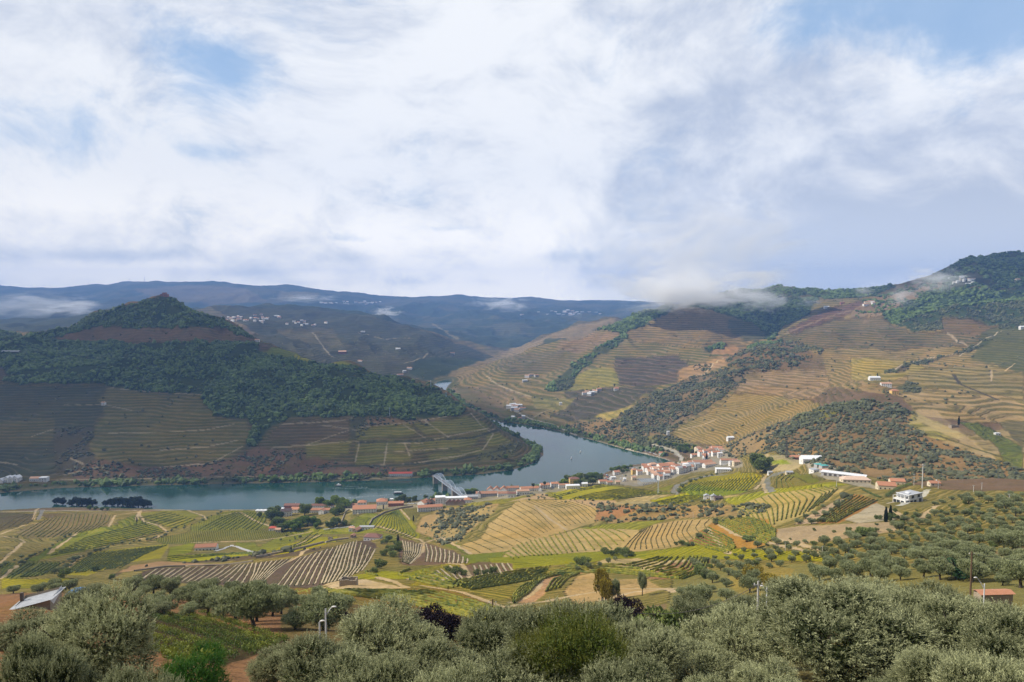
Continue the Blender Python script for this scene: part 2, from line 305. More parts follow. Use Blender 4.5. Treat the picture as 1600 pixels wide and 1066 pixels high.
# ---------------------------------------------------------------- mesh plumbing
def newmesh(name, V, F, smooth=False, cols=None):
    """V (n,3); F list of equal-length face index arrays [(m,k), ...]"""
    me = bpy.data.meshes.new(name)
    V = np.asarray(V, np.float32); Fs = [np.asarray(f, np.int32) for f in (F if isinstance(F, list) else [F]) if len(f)]
    me.vertices.add(len(V)); me.vertices.foreach_set('co', V.ravel())
    nl = sum(f.size for f in Fs); nf = sum(len(f) for f in Fs)
    me.loops.add(nl); me.polygons.add(nf)
    me.loops.foreach_set('vertex_index', np.concatenate([f.ravel() for f in Fs]))
    tot = np.concatenate([np.full(len(f), f.shape[1], np.int32) for f in Fs])
    st = np.concatenate([[0], np.cumsum(tot)[:-1]]).astype(np.int32)
    me.polygons.foreach_set('loop_start', st); me.polygons.foreach_set('loop_total', tot)
    me.polygons.foreach_set('use_smooth', np.full(nf, smooth, bool))
    for k, c in (cols or {}).items():
        c = np.asarray(c, np.float32)
        if c.ndim == 1:
            at_ = me.attributes.new(k, 'FLOAT', 'POINT'); at_.data.foreach_set('value', c)
        else:
            at_ = me.attributes.new(k, 'FLOAT_COLOR', 'POINT')
            if c.shape[1] == 3: c = np.concatenate([c, np.ones((len(c), 1), np.float32)], 1)
            at_.data.foreach_set('color', c.ravel())
    me.update(calc_edges=True)
    return me
def link(name, me, parent=None, loc=None, rz=0.0, label=None, cat=None, group=None, kind=None, mat=None):
    o = bpy.data.objects.new(name, me); SC.collection.objects.link(o)
    if parent is not None: o.parent = parent
    if loc is not None: o.location = loc
    if rz: o.rotation_euler = (0, 0, rz)
    if label: o['label'] = label
    if cat: o['category'] = cat
    if group: o['group'] = group
    if kind: o['kind'] = kind
    if mat is not None and me is not None and not me.materials: me.materials.append(mat)
    return o
def material(name, rough=0.9, spec=0.2):
    m = bpy.data.materials.new(name); m.use_nodes = True; t = m.node_tree
    bs = t.nodes['Principled BSDF']; bs.inputs['Roughness'].default_value = rough
    bs.inputs['Specular IOR Level'].default_value = spec
    return m, NB(t), bs

NY = len(LV)
gY = np.exp(LV)[:, None] * np.ones(NA)[None]; gX = gY * AV[None]
gZ = height(gX, gY)
# ---------------------------------------------------------------- land use, laid on the ground
TAN = (.37, .28, .15); TAN2 = (.43, .34, .21); SOIL = (.24, .17, .10); BROWN = (.125, .088, .062); DKBR = (.085, .060, .048); PURP = (.135, .092, .078); REDS = (.26, .13, .07)
GRN = (.10, .135, .028); YG = (.21, .22, .036); YEL = (.36, .31, .04); OLV = (.115, .12, .042); DKG = (.035, .055, .022); ORG = (.34, .20, .05); GOLD = (.35, .26, .075)
soil = np.zeros((NY, NA, 3), np.float32); crop = np.zeros((NY, NA, 3), np.float32)
rowc = np.zeros((NY, NA), np.float32); rowk = np.zeros((NY, NA), np.float32)
wood = np.zeros((NY, NA), np.float32); scrub = np.zeros((NY, NA), np.float32)
AVg, LVg = np.meshgrid(AV, LV)
def world(pts, step=14, y0=9, y1=16000, closed=False):
    """a line or outline seen in the photograph, followed on the ground: returns world points"""
    q = []; n = len(pts)
    for i in range(n if closed else n - 1):
        (x0, y0_), (x1, y1_) = pts[i], pts[(i + 1) % n]
        k = max(1, int(math.hypot(x1 - x0, y1_ - y0_) / step))
        for j in range(k): q.append((x0 + (x1 - x0) * j / k, y0_ + (y1_ - y0_) * j / k))
    if not closed: q.append(pts[-1])
    q = np.array(q, float)
    return at(q[:, 0], q[:, 1], y0, y1)
def region(w, pad=0.0):
    a = w[:, 0] / w[:, 1]; l = np.log(w[:, 1])
    j0 = max(0, np.searchsorted(AV, a.min() - .012 - pad) - 1); j1 = np.searchsorted(AV, a.max() + .012 + pad) + 1
    i0 = max(0, np.searchsorted(LV, l.min() - .012 - pad) - 1); i1 = np.searchsorted(LV, l.max() + .012 + pad) + 1
    return slice(i0, i1), slice(j0, j1)
def zone(pts, y0=9, y1=16000, so=None, cr=None, row=None, sp=6.0, k=1.0, wd=None, sc=None, rag=1.0, blend=1.0, seed=0):
    w = world(pts, 14, y0, y1, True); si, sj = region(w)
    x = gX[si, sj]; y = gY[si, sj]; s = np.clip(y * .012, 1.2, 30)
    r = np.clip(y * .0035, .3, 9) * rag
    wx = x + r * fbm(x / s, y / s, 3, 91) * 2; wy = y + r * 2.4 * fbm(x / s, y / s, 3, 97)
    m = inpoly(wx, wy, [(p[0], p[1]) for p in w])
    if so is not None: soil[si, sj][m] = soil[si, sj][m] * (1 - blend) + np.array(so) * blend
    if cr is not None: crop[si, sj][m] = cr
    if wd is not None: wood[si, sj][m] = wd
    if sc is not None: scrub[si, sj][m] = sc
    if row is not None:
        z = gZ[si, sj]
        if y0 == 1250 and y1 == 4000: sp = sp * 1.55
        if y0 == 650 and y1 == 3400 and w[:, 1].mean() > 1900: sp = sp * 1.3
        if row == 'z': c = (z + 1.2 * fbm(x / 60, y / 60, 2, 7)) / sp
        else:
            t = math.radians(row); c = (x * math.cos(t) + y * math.sin(t) + sp * 1.0 * fbm(x / 70, y / 70, 2, 5)) / sp
        rowc[si, sj][m] = c[m]; rowk[si, sj][m] = k
    elif so is not None: rowk[si, sj][m] = 0
    return w
# what nothing else covers: dry scrub, dimmer woods on the far ranges
far = sstep(gY, 3600, 5200)[..., None]
nf = fbm(gX / 420, gY / 420, 4, 71)[..., None]; nf2 = fbm(gX / 150, gY / 150, 3, 75)[..., None]
dry = np.array(BROWN) * 1.3 * (1 - sstep(nf, -.15, .25)) + np.array((.20, .155, .095)) * sstep(nf, -.15, .25)
farc = np.array((.030, .045, .028)) * (1 - sstep(nf + nf2 * .5, .02, .22)) + np.array((.078, .08, .055)) * sstep(nf + nf2 * .5, .02, .22)
soil[:] = dry * (1 - far) + farc * far
crop[:] = np.array((.09, .085, .035)) * (1 - far) + np.array((.035, .052, .02)) * far
rowc[:] = gZ / np.where(gY > 4200, 16, 5.0); rowk[:] = np.where(gY > 1300, .55, 0)
rowk[gY > 7500] = 0
# --- sunburnt pale tops far away
zone([(210, 452), (300, 445), (380, 450), (420, 470), (330, 478), (250, 470)], 8000, so=(.17, .135, .09), blend=.6, k=0)
zone([(440, 455), (500, 458), (490, 470), (430, 468)], 8000, so=(.17, .15, .09), blend=.8, k=0)
# --- middle range
zone([(330, 478), (500, 482), (640, 508), (772, 558), (700, 580), (600, 575), (520, 560), (440, 540), (400, 520)], 2600, 6500, so=(.05, .052, .036), cr=(.035, .046, .024), row='z', sp=9, k=.7)
zone([(500, 545), (560, 535), (640, 560), (690, 585), (650, 603), (600, 600), (540, 575)], 2600, 4600, so=(.062, .058, .04), cr=(.035, .045, .02), row='z', sp=6, k=.7)
zone([(650, 560), (700, 560), (760, 560), (700, 585), (655, 600), (640, 585)], 2600, 5000, so=(.03, .042, .022), k=0, wd=.5)
zone([(430, 515), (520, 512), (540, 540), (480, 548)], 2600, 5000, so=(.10, .085, .05), cr=(.05, .06, .02), row='z', sp=7, k=.6)
zone([(780, 552), (830, 535), (900, 508), (965, 497), (945, 515), (880, 540), (800, 570)], 2800, 5200, so=(.26, .20, .13), cr=(.13, .11, .05), row='z', sp=7, k=.7)
zone([(835, 545), (850, 530), (885, 528), (870, 545), (845, 552)], 2800, 5200, so=(.06, .07, .035), k=0)
zone([(-400, 470), (230, 470), (200, 490), (150, 505), (60, 520), (-400, 525)], 2800, 7800, so=(.045, .055, .035), cr=(.03, .04, .022), row='z', sp=9, k=.5)
zone([(370, 500), (480, 530), (620, 575), (700, 610), (690, 622), (640, 606), (520, 580), (390, 545)], 2300, 3500, so=(.062, .06, .038), cr=(.035, .045, .02), row='z', sp=6, k=.7)
# --- left hill
LH = dict(y0=1150, y1=2720)
zone([(-500, 520), (0, 516), (60, 514), (150, 490), (258, 463), (400, 532), (545, 570), (628, 588), (674, 602), (736, 642), (850, 700), (835, 725), (700, 745), (400, 755), (-500, 772)], so=(.12, .095, .05), cr=(.065, .072, .025), row='z', sp=4.6, k=.8, **LH)
zone([(-500, 520), (0, 516), (60, 514), (150, 490), (258, 463), (310, 478), (400, 533), (480, 556), (545, 571), (628, 589), (674, 602), (732, 640), (722, 648), (690, 653), (640, 657), (600, 652), (560, 651), (455, 651), (440, 660), (418, 672), (402, 698), (384, 700), (396, 668), (390, 655), (335, 652), (324, 632), (320, 616), (240, 613), (180, 607), (150, 600), (80, 600), (0, 598), (-500, 600)], so=(.04, .058, .026), wd=1.0, **LH)
zone([(-500, 575), (0, 573), (12, 590), (0, 601), (-500, 605)], so=(.13, .10, .07), cr=(.06, .06, .03), row='z', sp=4, wd=0, **LH)
zone([(88, 532), (100, 524), (145, 513), (280, 512), (368, 511), (404, 533), (398, 537), (360, 536), (300, 534), (205, 536), (110, 534)], so=(.18, .12, .075), cr=(.085, .08, .045), row='z', sp=4.2, k=.75, wd=0, **LH)
zone([(350, 515), (372, 513), (395, 522), (396, 530), (370, 524)], so=(.04, .058, .026), wd=1, **LH)
zone([(398, 533), (438, 545), (420, 549), (404, 548)], so=(.15, .10, .08), cr=(.08, .08, .04), row='z', sp=4, wd=0, **LH)
zone([(404, 549), (440, 544), (475, 552), (470, 560), (430, 557)], so=(.17, .20, .05), cr=(.10, .14, .03), row='z', sp=4, k=.4, wd=0, **LH)
zone([(455, 556), (490, 559), (545, 569), (562, 573), (540, 573), (480, 566), (460, 562)], so=(.33, .33, .08), cr=(.20, .22, .05), row='z', sp=5, k=.4, wd=0, **LH)
zone([(640, 590), (674, 600), (690, 612), (650, 600)], so=(.18, .15, .09), cr=(.08, .09, .03), row='z', sp=4, wd=.25, **LH)
zone([(-500, 603), (0, 602), (165, 606), (160, 640), (140, 680), (90, 700), (88, 745), (-500, 755)], so=(.078, .075, .045), cr=(.05, .062, .03), row='z', sp=4.4, k=.8, **LH)
zone([(-10, 660), (90, 655), (85, 690), (0, 700)], so=(.115, .10, .05), cr=(.075, .085, .033), row='z', sp=4.4, k=.8, **LH)
zone([(168, 607), (185, 606), (240, 615), (320, 618), (326, 640), (335, 655), (388, 657), (392, 675), (380, 700), (355, 715), (250, 730), (150, 720), (140, 690), (160, 650), (152, 625)], so=(.15, .128, .06), cr=(.085, .095, .03), row='z', sp=4.6, k=.8, **LH)
zone([(90, 668), (150, 670), (140, 700), (150, 725), (120, 745), (90, 740), (85, 700)], so=(.08, .07, .045), sc=.8, **LH)
zone([(150, 720), (250, 731), (355, 720), (400, 700), (460, 702), (545, 726), (610, 731), (680, 736), (690, 744), (500, 753), (120, 757), (110, 740)], so=(.15, .10, .07), sc=.65, **LH)
zone([(150, 745), (380, 742), (500, 748), (500, 753), (120, 757)], so=(.10, .08, .05), sc=.7, **LH)
zone([(445, 658), (548, 655), (545, 690), (520, 700), (470, 695), (430, 690), (418, 684)], so=(.12, .09, .055), cr=(.075, .07, .035), row='z', sp=4.4, k=.7, **LH)
zone([(548, 655), (568, 652), (580, 665), (560, 690), (548, 690)], so=(.07, .07, .04), sc=.8, **LH)
zone([(575, 653), (700, 656), (690, 662), (565, 668)], so=(.21, .15, .10), sc=.5, **LH)
for q in ([(562, 670), (640, 661), (658, 680), (560, 688)], [(645, 662), (700, 657), (733, 651), (765, 667), (758, 676), (668, 680)], [(475, 692), (550, 690), (545, 712), (478, 716)], [(560, 692), (640, 690), (632, 706), (556, 709)],
          [(645, 690), (755, 680), (740, 700), (640, 707)], [(555, 711), (650, 709), (640, 720), (560, 727)], [(668, 712), (750, 700), (758, 710), (670, 722)], [(757, 680), (780, 675), (800, 690), (760, 700)]):
    zone(q, so=(.17, .155, .05), cr=(.10, .115, .03), row='z', sp=3.6, k=.7, **LH)
zone([(755, 705), (800, 690), (822, 697), (800, 712), (740, 724)], so=(.11, .11, .05), sc=.45, **LH)
# --- hill on the right of the river
RH = dict(y0=1250, y1=4000)
zone([(700, 606), (760, 572), (835, 533), (945, 500), (1045, 474), (1160, 450), (1400, 445), (1400, 480), (1250, 520), (1200, 600), (1150, 640), (1050, 690), (1000, 700), (880, 668), (790, 650)], so=(.205, .158, .088), cr=(.095, .105, .038), row='z', sp=5.0, k=.95, **RH)
zone([(958, 518), (1010, 495), (1060, 480), (1130, 487), (1190, 530), (1170, 560), (1100, 545), (1000, 535)], so=(.215, .155, .09), cr=(.105, .095, .045), row='z', sp=5.2, k=.85, **RH)
zone([(960, 560), (1060, 555), (1085, 575), (1085, 595), (1000, 605), (960, 600)], so=(.11, .085, .072), cr=(.062, .06, .04), row='z', sp=4.8, k=.9, **RH)
zone([(880, 520), (980, 518), (975, 535), (900, 552), (870, 545)], so=(.24, .17, .12), cr=(.14, .12, .06), row='z', sp=5, k=.8, **RH)
zone([(930, 575), (960, 575), (965, 600), (925, 610), (890, 612), (895, 590)], so=(.24, .21, .08), cr=(.14, .15, .045), row='z', sp=5, k=.7, **RH)
zone([(800, 555), (870, 548), (900, 560), (880, 580), (800, 585), (770, 575)], so=(.14, .115, .08), cr=(.09, .095, .04), row='z', sp=5, k=.8, **RH)
zone([(880, 612), (960, 605), (1030, 605), (1000, 625), (950, 652), (895, 658), (860, 650), (890, 630)], so=(.095, .082, .066), cr=(.06, .065, .035), row='z', sp=4.6, k=.9, **RH)
zone([(830, 622), (900, 622), (880, 640), (840, 640)], so=(.20, .18, .085), cr=(.11, .12, .045), row='z', sp=4.6, k=.8, **RH)
zone([(930, 650), (965, 640), (1000, 632), (960, 652), (945, 662)], so=(.38, .30, .12), cr=(.24, .22, .07), row='z', sp=4.6, k=.8, **RH)
zone([(700, 606), (790, 600), (820, 620), (790, 640), (740, 630)], so=(.20, .155, .11), cr=(.12, .12, .06), row='z', sp=5, k=.8, **RH)
zone([(935, 516), (1000, 485), (1045, 474), (1062, 481), (1035, 492), (1010, 506), (978, 521), (955, 518)], so=(.04, .06, .03), wd=1, **RH)
zone([(1072, 478), (1150, 466), (1280, 464), (1265, 490), (1220, 513), (1200, 530), (1190, 512), (1160, 500), (1120, 487)], so=(.035, .055, .028), wd=1, **RH)
zone([(1095, 462), (1160, 447), (1285, 449), (1330, 462), (1200, 466), (1150, 468)], 3000, 4200, so=(.09, .085, .05), wd=.45)
zone([(1280, 458), (1375, 444), (1400, 447), (1360, 464), (1290, 468)], 2800, 4200, so=(.05, .065, .035), wd=.8)
zone([(1135, 502), (1180, 500), (1195, 525), (1180, 540), (1140, 520)], so=(.10, .095, .06), cr=(.055, .07, .035), row='z', sp=5, **RH)
zone([(1232, 515), (1280, 490), (1345, 470), (1352, 480), (1320, 498), (1250, 522)], so=(.13, .08, .06), cr=(.08, .055, .045), row='z', sp=6, k=.7, **RH)
zone([(978, 521), (985, 525), (960, 545), (930, 560), (905, 585), (890, 610), (855, 612), (870, 590), (900, 565), (940, 540)], so=(.06, .07, .04), wd=.45, **RH)
zone([(860, 598), (890, 583), (888, 605), (868, 612), (850, 610)], so=(.045, .06, .03), wd=1, **RH)
zone([(1085, 572), (1110, 570), (1108, 580), (1085, 580)], so=(.045, .06, .03), wd=1, **RH)
zone([(1098, 545), (1130, 537), (1132, 542), (1105, 550)], so=(.045, .06, .03), wd=1, **RH)
zone([(1060, 580), (1130, 555), (1160, 560), (1110, 580), (1060, 600)], so=(.34, .23, .14), cr=(.2, .15, .08), row='z', sp=5, k=.5, **RH)
zone([(1110, 545), (1155, 540), (1160, 553), (1110, 555)], so=(.36, .23, .14), k=0, **RH)
zone([(1135, 562), (1165, 545), (1200, 530), (1235, 530), (1292, 547), (1270, 562), (1235, 578), (1180, 578), (1140, 573)], so=(.15, .105, .065), wd=.75, **RH)
zone([(1172, 577), (1165, 598), (1135, 618), (1085, 650), (1045, 678), (1000, 676), (950, 660), (1000, 628), (1040, 608), (1080, 590), (1130, 578)], so=(.17, .13, .085), wd=.55, sc=.8, **RH)
zone([(940, 655), (1000, 672), (1050, 682), (1090, 692), (1040, 712), (990, 702), (930, 682), (880, 668), (900, 660)], so=(.22, .16, .10), wd=.3, sc=.6, **RH)
zone([(990, 680), (1060, 685), (1090, 698), (1100, 712), (1040, 700), (1000, 694)], so=(.16, .15, .06), wd=.8, **RH)
zone([(1048, 678), (1095, 650), (1130, 630), (1150, 614), (1200, 615), (1272, 627), (1290, 640), (1210, 662), (1150, 690), (1120, 698), (1075, 692)], 1250, 2400, so=(.30, .225, .115), cr=(.17, .15, .05), row='z', sp=3.0, k=.85)
zone([(1170, 578), (1230, 578), (1290, 575), (1400, 585), (1300, 605), (1270, 625), (1150, 612), (1160, 598)], 1250, 2600, so=(.30, .215, .14), cr=(.17, .135, .06), row='z', sp=4.5, k=.8)
# --- the wide slopes on the right
WR = dict(y0=650, y1=3400)
zone([(1300, 500), (1400, 470), (1500, 495), (1600, 510), (1900, 500), (1900, 620), (1600, 620), (1450, 625), (1300, 605), (1290, 560), (1215, 528), (1250, 522)], so=(.28, .205, .115), cr=(.14, .13, .048), row='z', sp=5.0, k=.9, **WR)
zone([(1300, 500), (1380, 495), (1420, 520), (1500, 520), (1560, 515), (1540, 540), (1400, 545), (1250, 545), (1215, 530)], so=(.155, .12, .075), cr=(.07, .078, .035), row='z', sp=5.0, k=.9, **WR)
zone([(1460, 500), (1520, 497), (1560, 512), (1530, 525), (1470, 518)], so=(.15, .105, .065), cr=(.12, .10, .05), row='z', sp=5, k=.7, **WR)
zone([(1330, 560), (1430, 562), (1450, 575), (1380, 600), (1330, 592)], so=(.34, .27, .12), cr=(.20, .18, .05), row='z', sp=4.6, k=.9, **WR)
zone([(1420, 580), (1560, 570), (1600, 590), (1600, 625), (1480, 625), (1420, 610)], so=(.27, .22, .12), cr=(.13, .12, .045), row='z', sp=4.6, k=.95, **WR)
zone([(1540, 515), (1620, 510), (1900, 510), (1900, 590), (1600, 585), (1520, 560)], so=(.10, .10, .05), cr=(.07, .085, .035), row='z', sp=5, k=.7, **WR)
zone([(1550, 590), (1600, 580), (1600, 605), (1560, 600)], so=(.26, .20, .10), cr=(.15, .14, .05), row='z', sp=4.6, k=.7, **WR)
zone([(1400, 615), (1480, 605), (1600, 625), (1900, 610), (1900, 680), (1600, 665), (1520, 660), (1440, 650)], so=(.34, .255, .15), cr=(.14, .125, .05), row='z', sp=4.0, k=.95, **WR)
zone([(1410, 662), (1430, 640), (1445, 650), (1530, 690), (1480, 690), (1430, 680)], so=(.37, .31, .15), cr=(.19, .18, .05), row='z', sp=3.4, k=.9, **WR)
zone([(1470, 690), (1600, 665), (1900, 660), (1900, 735), (1600, 735), (1560, 745), (1490, 715), (1440, 695)], so=(.33, .26, .155), cr=(.17, .15, .05), row='z', sp=4.2, k=.9, **WR)
zone([(1430, 640), (1460, 640), (1560, 720), (1540, 735), (1500, 690), (1440, 660)], so=(.42, .33, .22), k=0, blend=.35, **WR)
zone([(1500, 660), (1530, 660), (1600, 700), (1600, 745), (1580, 740), (1560, 700)], so=(.09, .11, .04), cr=(.16, .18, .05), row='z', sp=2.6, k=.8, **WR)
zone([(1560, 660), (1900, 650), (1900, 700), (1600, 700)], so=(.12, .11, .06), cr=(.21, .18, .11), row='z', sp=4, k=.8, **WR)
zone([(1375, 492), (1410, 474), (1440, 462), (1475, 448), (1545, 452), (1600, 452), (1900, 450), (1900, 512), (1560, 514), (1530, 498), (1470, 497), (1475, 515), (1425, 519), (1400, 505)], so=(.038, .06, .032), wd=1, **WR)
zone([(1440, 440), (1475, 422), (1500, 408), (1545, 394), (1700, 394), (1900, 400), (1900, 452), (1600, 452), (1545, 450), (1480, 447)], 2300, 3600, so=(.06, .062, .04), wd=.8)
zone([(1350, 470), (1440, 440), (1480, 440), (1440, 465), (1380, 490), (1330, 500)], so=(.20, .15, .11), wd=.12, sc=.3, **WR)
zone([(1500, 549), (1545, 527), (1555, 533), (1520, 548), (1503, 553)], so=(.05, .06, .03), wd=1, **WR)
zone([(1380, 585), (1410, 568), (1470, 558), (1500, 549), (1504, 553), (1440, 570), (1400, 582)], so=(.10, .08, .055), wd=.3, sc=.9, **WR)
zone([(1400, 605), (1420, 595), (1445, 605), (1440, 615), (1410, 612)], so=(.08, .085, .04), sc=.9, **WR)
# --- scrub hillock, its brown skirt
zone([(1180, 690), (1240, 660), (1300, 634), (1350, 624), (1400, 632), (1428, 646), (1420, 665), (1470, 690), (1600, 735), (1900, 735), (1900, 775), (1600, 770), (1480, 765), (1340, 745), (1250, 722), (1200, 705)], so=(.26, .18, .10), sc=.8, **WR)
zone([(1205, 682), (1255, 655), (1300, 636), (1350, 625), (1400, 632), (1426, 645), (1405, 665), (1430, 700), (1435, 728), (1380, 732), (1320, 722), (1260, 700)], so=(.19, .135, .08), wd=.6, sc=.9, **WR)
zone([(1240, 655), (1300, 632), (1340, 630), (1300, 650), (1250, 668)], so=(.15, .15, .05), wd=.6, **WR)
zone([(1100, 700), (1150, 690), (1210, 664), (1250, 655), (1200, 685), (1200, 710), (1150, 715)], 1000, 2400, so=(.27, .20, .115), sc=.5, wd=.08)
# --- the near valley floor: everything this side of the river starts as dry grass
NF = dict(y0=200, y1=1500)
zone([(-500, 800), (0, 798), (300, 799), (480, 793), (700, 780), (860, 764), (950, 742), (1060, 722), (1200, 705), (1300, 735), (1480, 765), (1900, 775), (1900, 900), (1500, 900), (1150, 900), (1050, 960), (700, 985), (500, 945), (300, 935), (0, 930), (-500, 930)], so=(.25, .205, .085), cr=(.13, .13, .035), row='z', sp=2.3, k=.8, **NF)
def nf(q, so, cr=None, row=None, sp=3.0, k=.8, **kw):
    if row is not None and abs(row) >= 55: row, sp, k = 'z', sp * .62, max(k, .75)
    zone(q, so=so, cr=cr, row=row, sp=sp, k=k, rag=.5, **dict(NF, **kw))
nf([(-300, 803), (0, 801), (55, 803), (52, 815), (0, 830), (-300, 850)], (.12, .09, .06), (.13, .13, .045), -40, 5)
nf([(60, 803), (105, 803), (100, 808), (75, 812)], (.16, .12, .08), (.16, .15, .05), 0, 5)
nf([(20, 833), (70, 812), (110, 802), (165, 800), (178, 812), (170, 823), (120, 832), (80, 842), (40, 842)], (.20, .16, .085), (.14, .14, .04))
nf([(25, 900), (28, 885), (80, 855), (121, 831), (118, 838), (75, 868), (40, 890)], (.14, .17, .035), (.09, .12, .025), 20, 2.2, .5)
nf([(75, 866), (122, 832), (180, 820), (225, 813), (240, 815), (255, 830), (200, 842), (130, 862), (60, 876)], (.22, .22, .04), (.11, .145, .028), 55, 2.4, .7)
nf([(180, 816), (215, 803), (220, 813), (190, 822)], (.20, .20, .035), (.12, .16, .03), 55, 2.2, .6)
nf([(215, 803), (260, 797), (300, 798), (312, 805), (290, 824), (270, 826), (235, 812)], (.24, .22, .05), (.13, .15, .03), 55, 2.2, .6)
nf([(300, 820), (330, 806), (365, 797), (420, 798), (415, 815), (420, 826), (360, 833), (300, 830)], (.19, .19, .04), (.12, .14, .03), 25, 2.2, .6)
nf([(240, 842), (300, 830), (420, 828), (520, 833), (400, 845), (350, 845), (300, 850), (255, 850)], (.17, .16, .045), (.11, .135, .03), 25, 2.6, .8)
nf([(95, 898), (125, 875), (150, 862), (262, 850), (262, 857), (250, 873), (190, 880), (150, 895), (135, 900)], (.27, .24, .045), (.10, .125, .028))
nf([(0, 905), (45, 877), (95, 878), (90, 895), (30, 905)], (.15, .15, .045), (.10, .12, .03), 30, 3, .8)
nf([(0, 880), (25, 880), (8, 900), (0, 905)], (.13, .14, .04), (.09, .12, .03), 30, 3, .8)
nf([(0, 905), (60, 905), (110, 903), (100, 918), (0, 920)], (.30, .26, .04), (.15, .17, .03), 80, 3, .6)
nf([(265, 855), (305, 848), (302, 862), (262, 870)], (.26, .27, .04), (.14, .17, .03), 60, 2.4, .5)
nf([(340, 865), (420, 862), (410, 868), (300, 878), (262, 876), (262, 868)], (.36, .34, .04), (.19, .21, .03), 60, 2.4, .5)
nf([(365, 848), (400, 848), (410, 862), (375, 858)], (.22, .23, .05), (.13, .15, .03), 60, 2.4, .6)
nf([(175, 902), (215, 888), (250, 882), (350, 878), (470, 868), (530, 853), (400, 866), (300, 878), (250, 880), (180, 895)], (.11, .085, .055), sc=.3)
nf([(250, 877), (300, 880), (350, 882), (350, 884), (250, 886), (215, 890), (175, 897), (200, 885)], (.38, .25, .15))
nf([(205, 903), (240, 888), (350, 884), (400, 880), (470, 870), (520, 856), (560, 846), (580, 840), (590, 856), (560, 892), (530, 912), (470, 920), (400, 918), (330, 914), (230, 908)], (.105, .078, .062))
nf([(400, 865), (410, 850), (440, 838), (490, 830), (470, 840), (430, 862)], (.24, .24, .045), (.14, .16, .03), 70, 2.6, .6)
nf([(420, 866), (450, 850), (490, 840), (530, 838), (525, 847), (480, 858), (440, 866), (400, 869)], (.37, .33, .04), (.19, .2, .03), 70, 2.6, .6)
nf([(440, 832), (480, 826), (560, 824), (600, 826), (640, 826), (560, 834), (470, 836)], (.25, .25, .045), (.15, .17, .03), 70, 3, .5)
nf([(550, 812), (575, 800), (600, 806), (625, 800), (612, 818), (570, 828), (545, 828)], (.19, .20, .045), (.13, .15, .03), 60, 3, .6)
nf([(585, 822), (590, 812), (610, 800), (625, 795), (630, 798), (645, 812), (660, 832), (655, 845), (625, 835)], (.33, .31, .05), (.15, .17, .03), -35, 2.6, .8)
nf([(628, 795), (655, 790), (660, 800), (650, 815), (640, 810)], (.20, .18, .06), (.13, .14, .04), -20, 3.5, .8)
nf([(585, 828), (620, 838), (650, 848), (640, 850), (600, 845)], (.20, .20, .05), (.12, .14, .035), 60, 3, .6)
nf([(620, 838), (655, 850), (665, 848), (700, 858), (732, 872), (735, 880), (700, 882), (640, 884), (625, 880)], (.15, .105, .08))
nf([(665, 842), (690, 850), (735, 868), (760, 868), (740, 858), (700, 845), (670, 835)], (.15, .17, .04), (.22, .24, .05), 60, 2.5, .6)
nf([(650, 830), (660, 808), (690, 795), (740, 790), (780, 788), (770, 800), (735, 830), (715, 848), (690, 852), (672, 840)], (.36, .26, .14), sc=.12)
nf([(672, 830), (690, 800), (730, 795), (775, 793), (760, 810), (730, 830), (715, 848), (690, 852)], (.33, .255, .13), sc=.85)
nf([(700, 785), (760, 778), (860, 765), (880, 762), (890, 775), (800, 786), (760, 790), (720, 792)], (.27, .24, .06), (.16, .16, .035), 60, 3, .5)
nf([(745, 845), (760, 825), (785, 800), (812, 782), (850, 782), (900, 780), (935, 795), (935, 815), (900, 826), (860, 836), (790, 862), (735, 868), (720, 852)], (.42, .315, .165))
nf([(720, 868), (790, 862), (900, 826), (940, 820), (1000, 812), (1000, 816), (900, 830), (850, 845), (760, 880), (730, 882)], (.16, .19, .04), (.24, .25, .05), 60, 2.5, .5)
nf([(775, 880), (800, 855), (850, 840), (905, 826), (960, 824), (1000, 828), (1000, 840), (975, 862), (930, 862), (880, 868), (810, 874)], (.43, .335, .18))
nf([(915, 826), (970, 816), (1040, 812), (1020, 820), (1000, 828), (940, 826)], (.28, .27, .055), (.14, .15, .035), 70, 2.5, .6)
nf([(970, 862), (1000, 835), (1020, 820), (1060, 813), (1110, 811), (1120, 820), (1090, 845), (1060, 855), (1000, 862)], (.42, .31, .16))
nf([(855, 768), (900, 760), (950, 757), (1000, 765), (1060, 771), (1010, 775), (970, 780), (900, 783), (870, 780)], (.37, .34, .055), (.22, .22, .03), 70, 2.6, .6)
nf([(790, 785), (850, 770), (870, 780), (960, 782), (965, 786), (940, 796), (880, 780), (820, 781)], (.42, .31, .20), sc=.1)
nf([(955, 788), (1000, 772), (1060, 772), (1050, 782), (1000, 790), (965, 790)], (.41, .34, .20), (.30, .26, .13), 70, 3, .6)
nf([(1015, 782), (1060, 772), (1130, 770), (1090, 778), (1060, 790), (1030, 788)], (.42, .38, .04), (.27, .27, .03), 70, 2.6, .6)
nf([(935, 795), (965, 788), (1060, 790), (1200, 790), (1200, 805), (1060, 810), (960, 818), (930, 812)], (.33, .23, .12), sc=.5)
nf([(935, 790), (970, 790), (1000, 795), (960, 812), (930, 815)], (.33, .19, .11), sc=.35)
nf([(1060, 765), (1080, 752), (1115, 742), (1175, 738), (1190, 743), (1172, 765), (1120, 770), (1080, 772)], (.34, .29, .045), (.20, .20, .03), 70, 2.6, .5)
nf([(1060, 768), (1080, 757), (1130, 763), (1172, 768), (1130, 775), (1085, 775)], (.22, .25, .035), (.14, .18, .028), 70, 2.6, .5)
nf([(1020, 765), (1055, 757), (1045, 768)], (.22, .22, .045), (.14, .16, .03), 60, 3, .6)
nf([(1130, 775), (1200, 770), (1300, 758), (1320, 765), (1300, 775), (1270, 800), (1240, 812), (1205, 825), (1190, 838), (1160, 812), (1150, 795)], (.40, .32, .15))
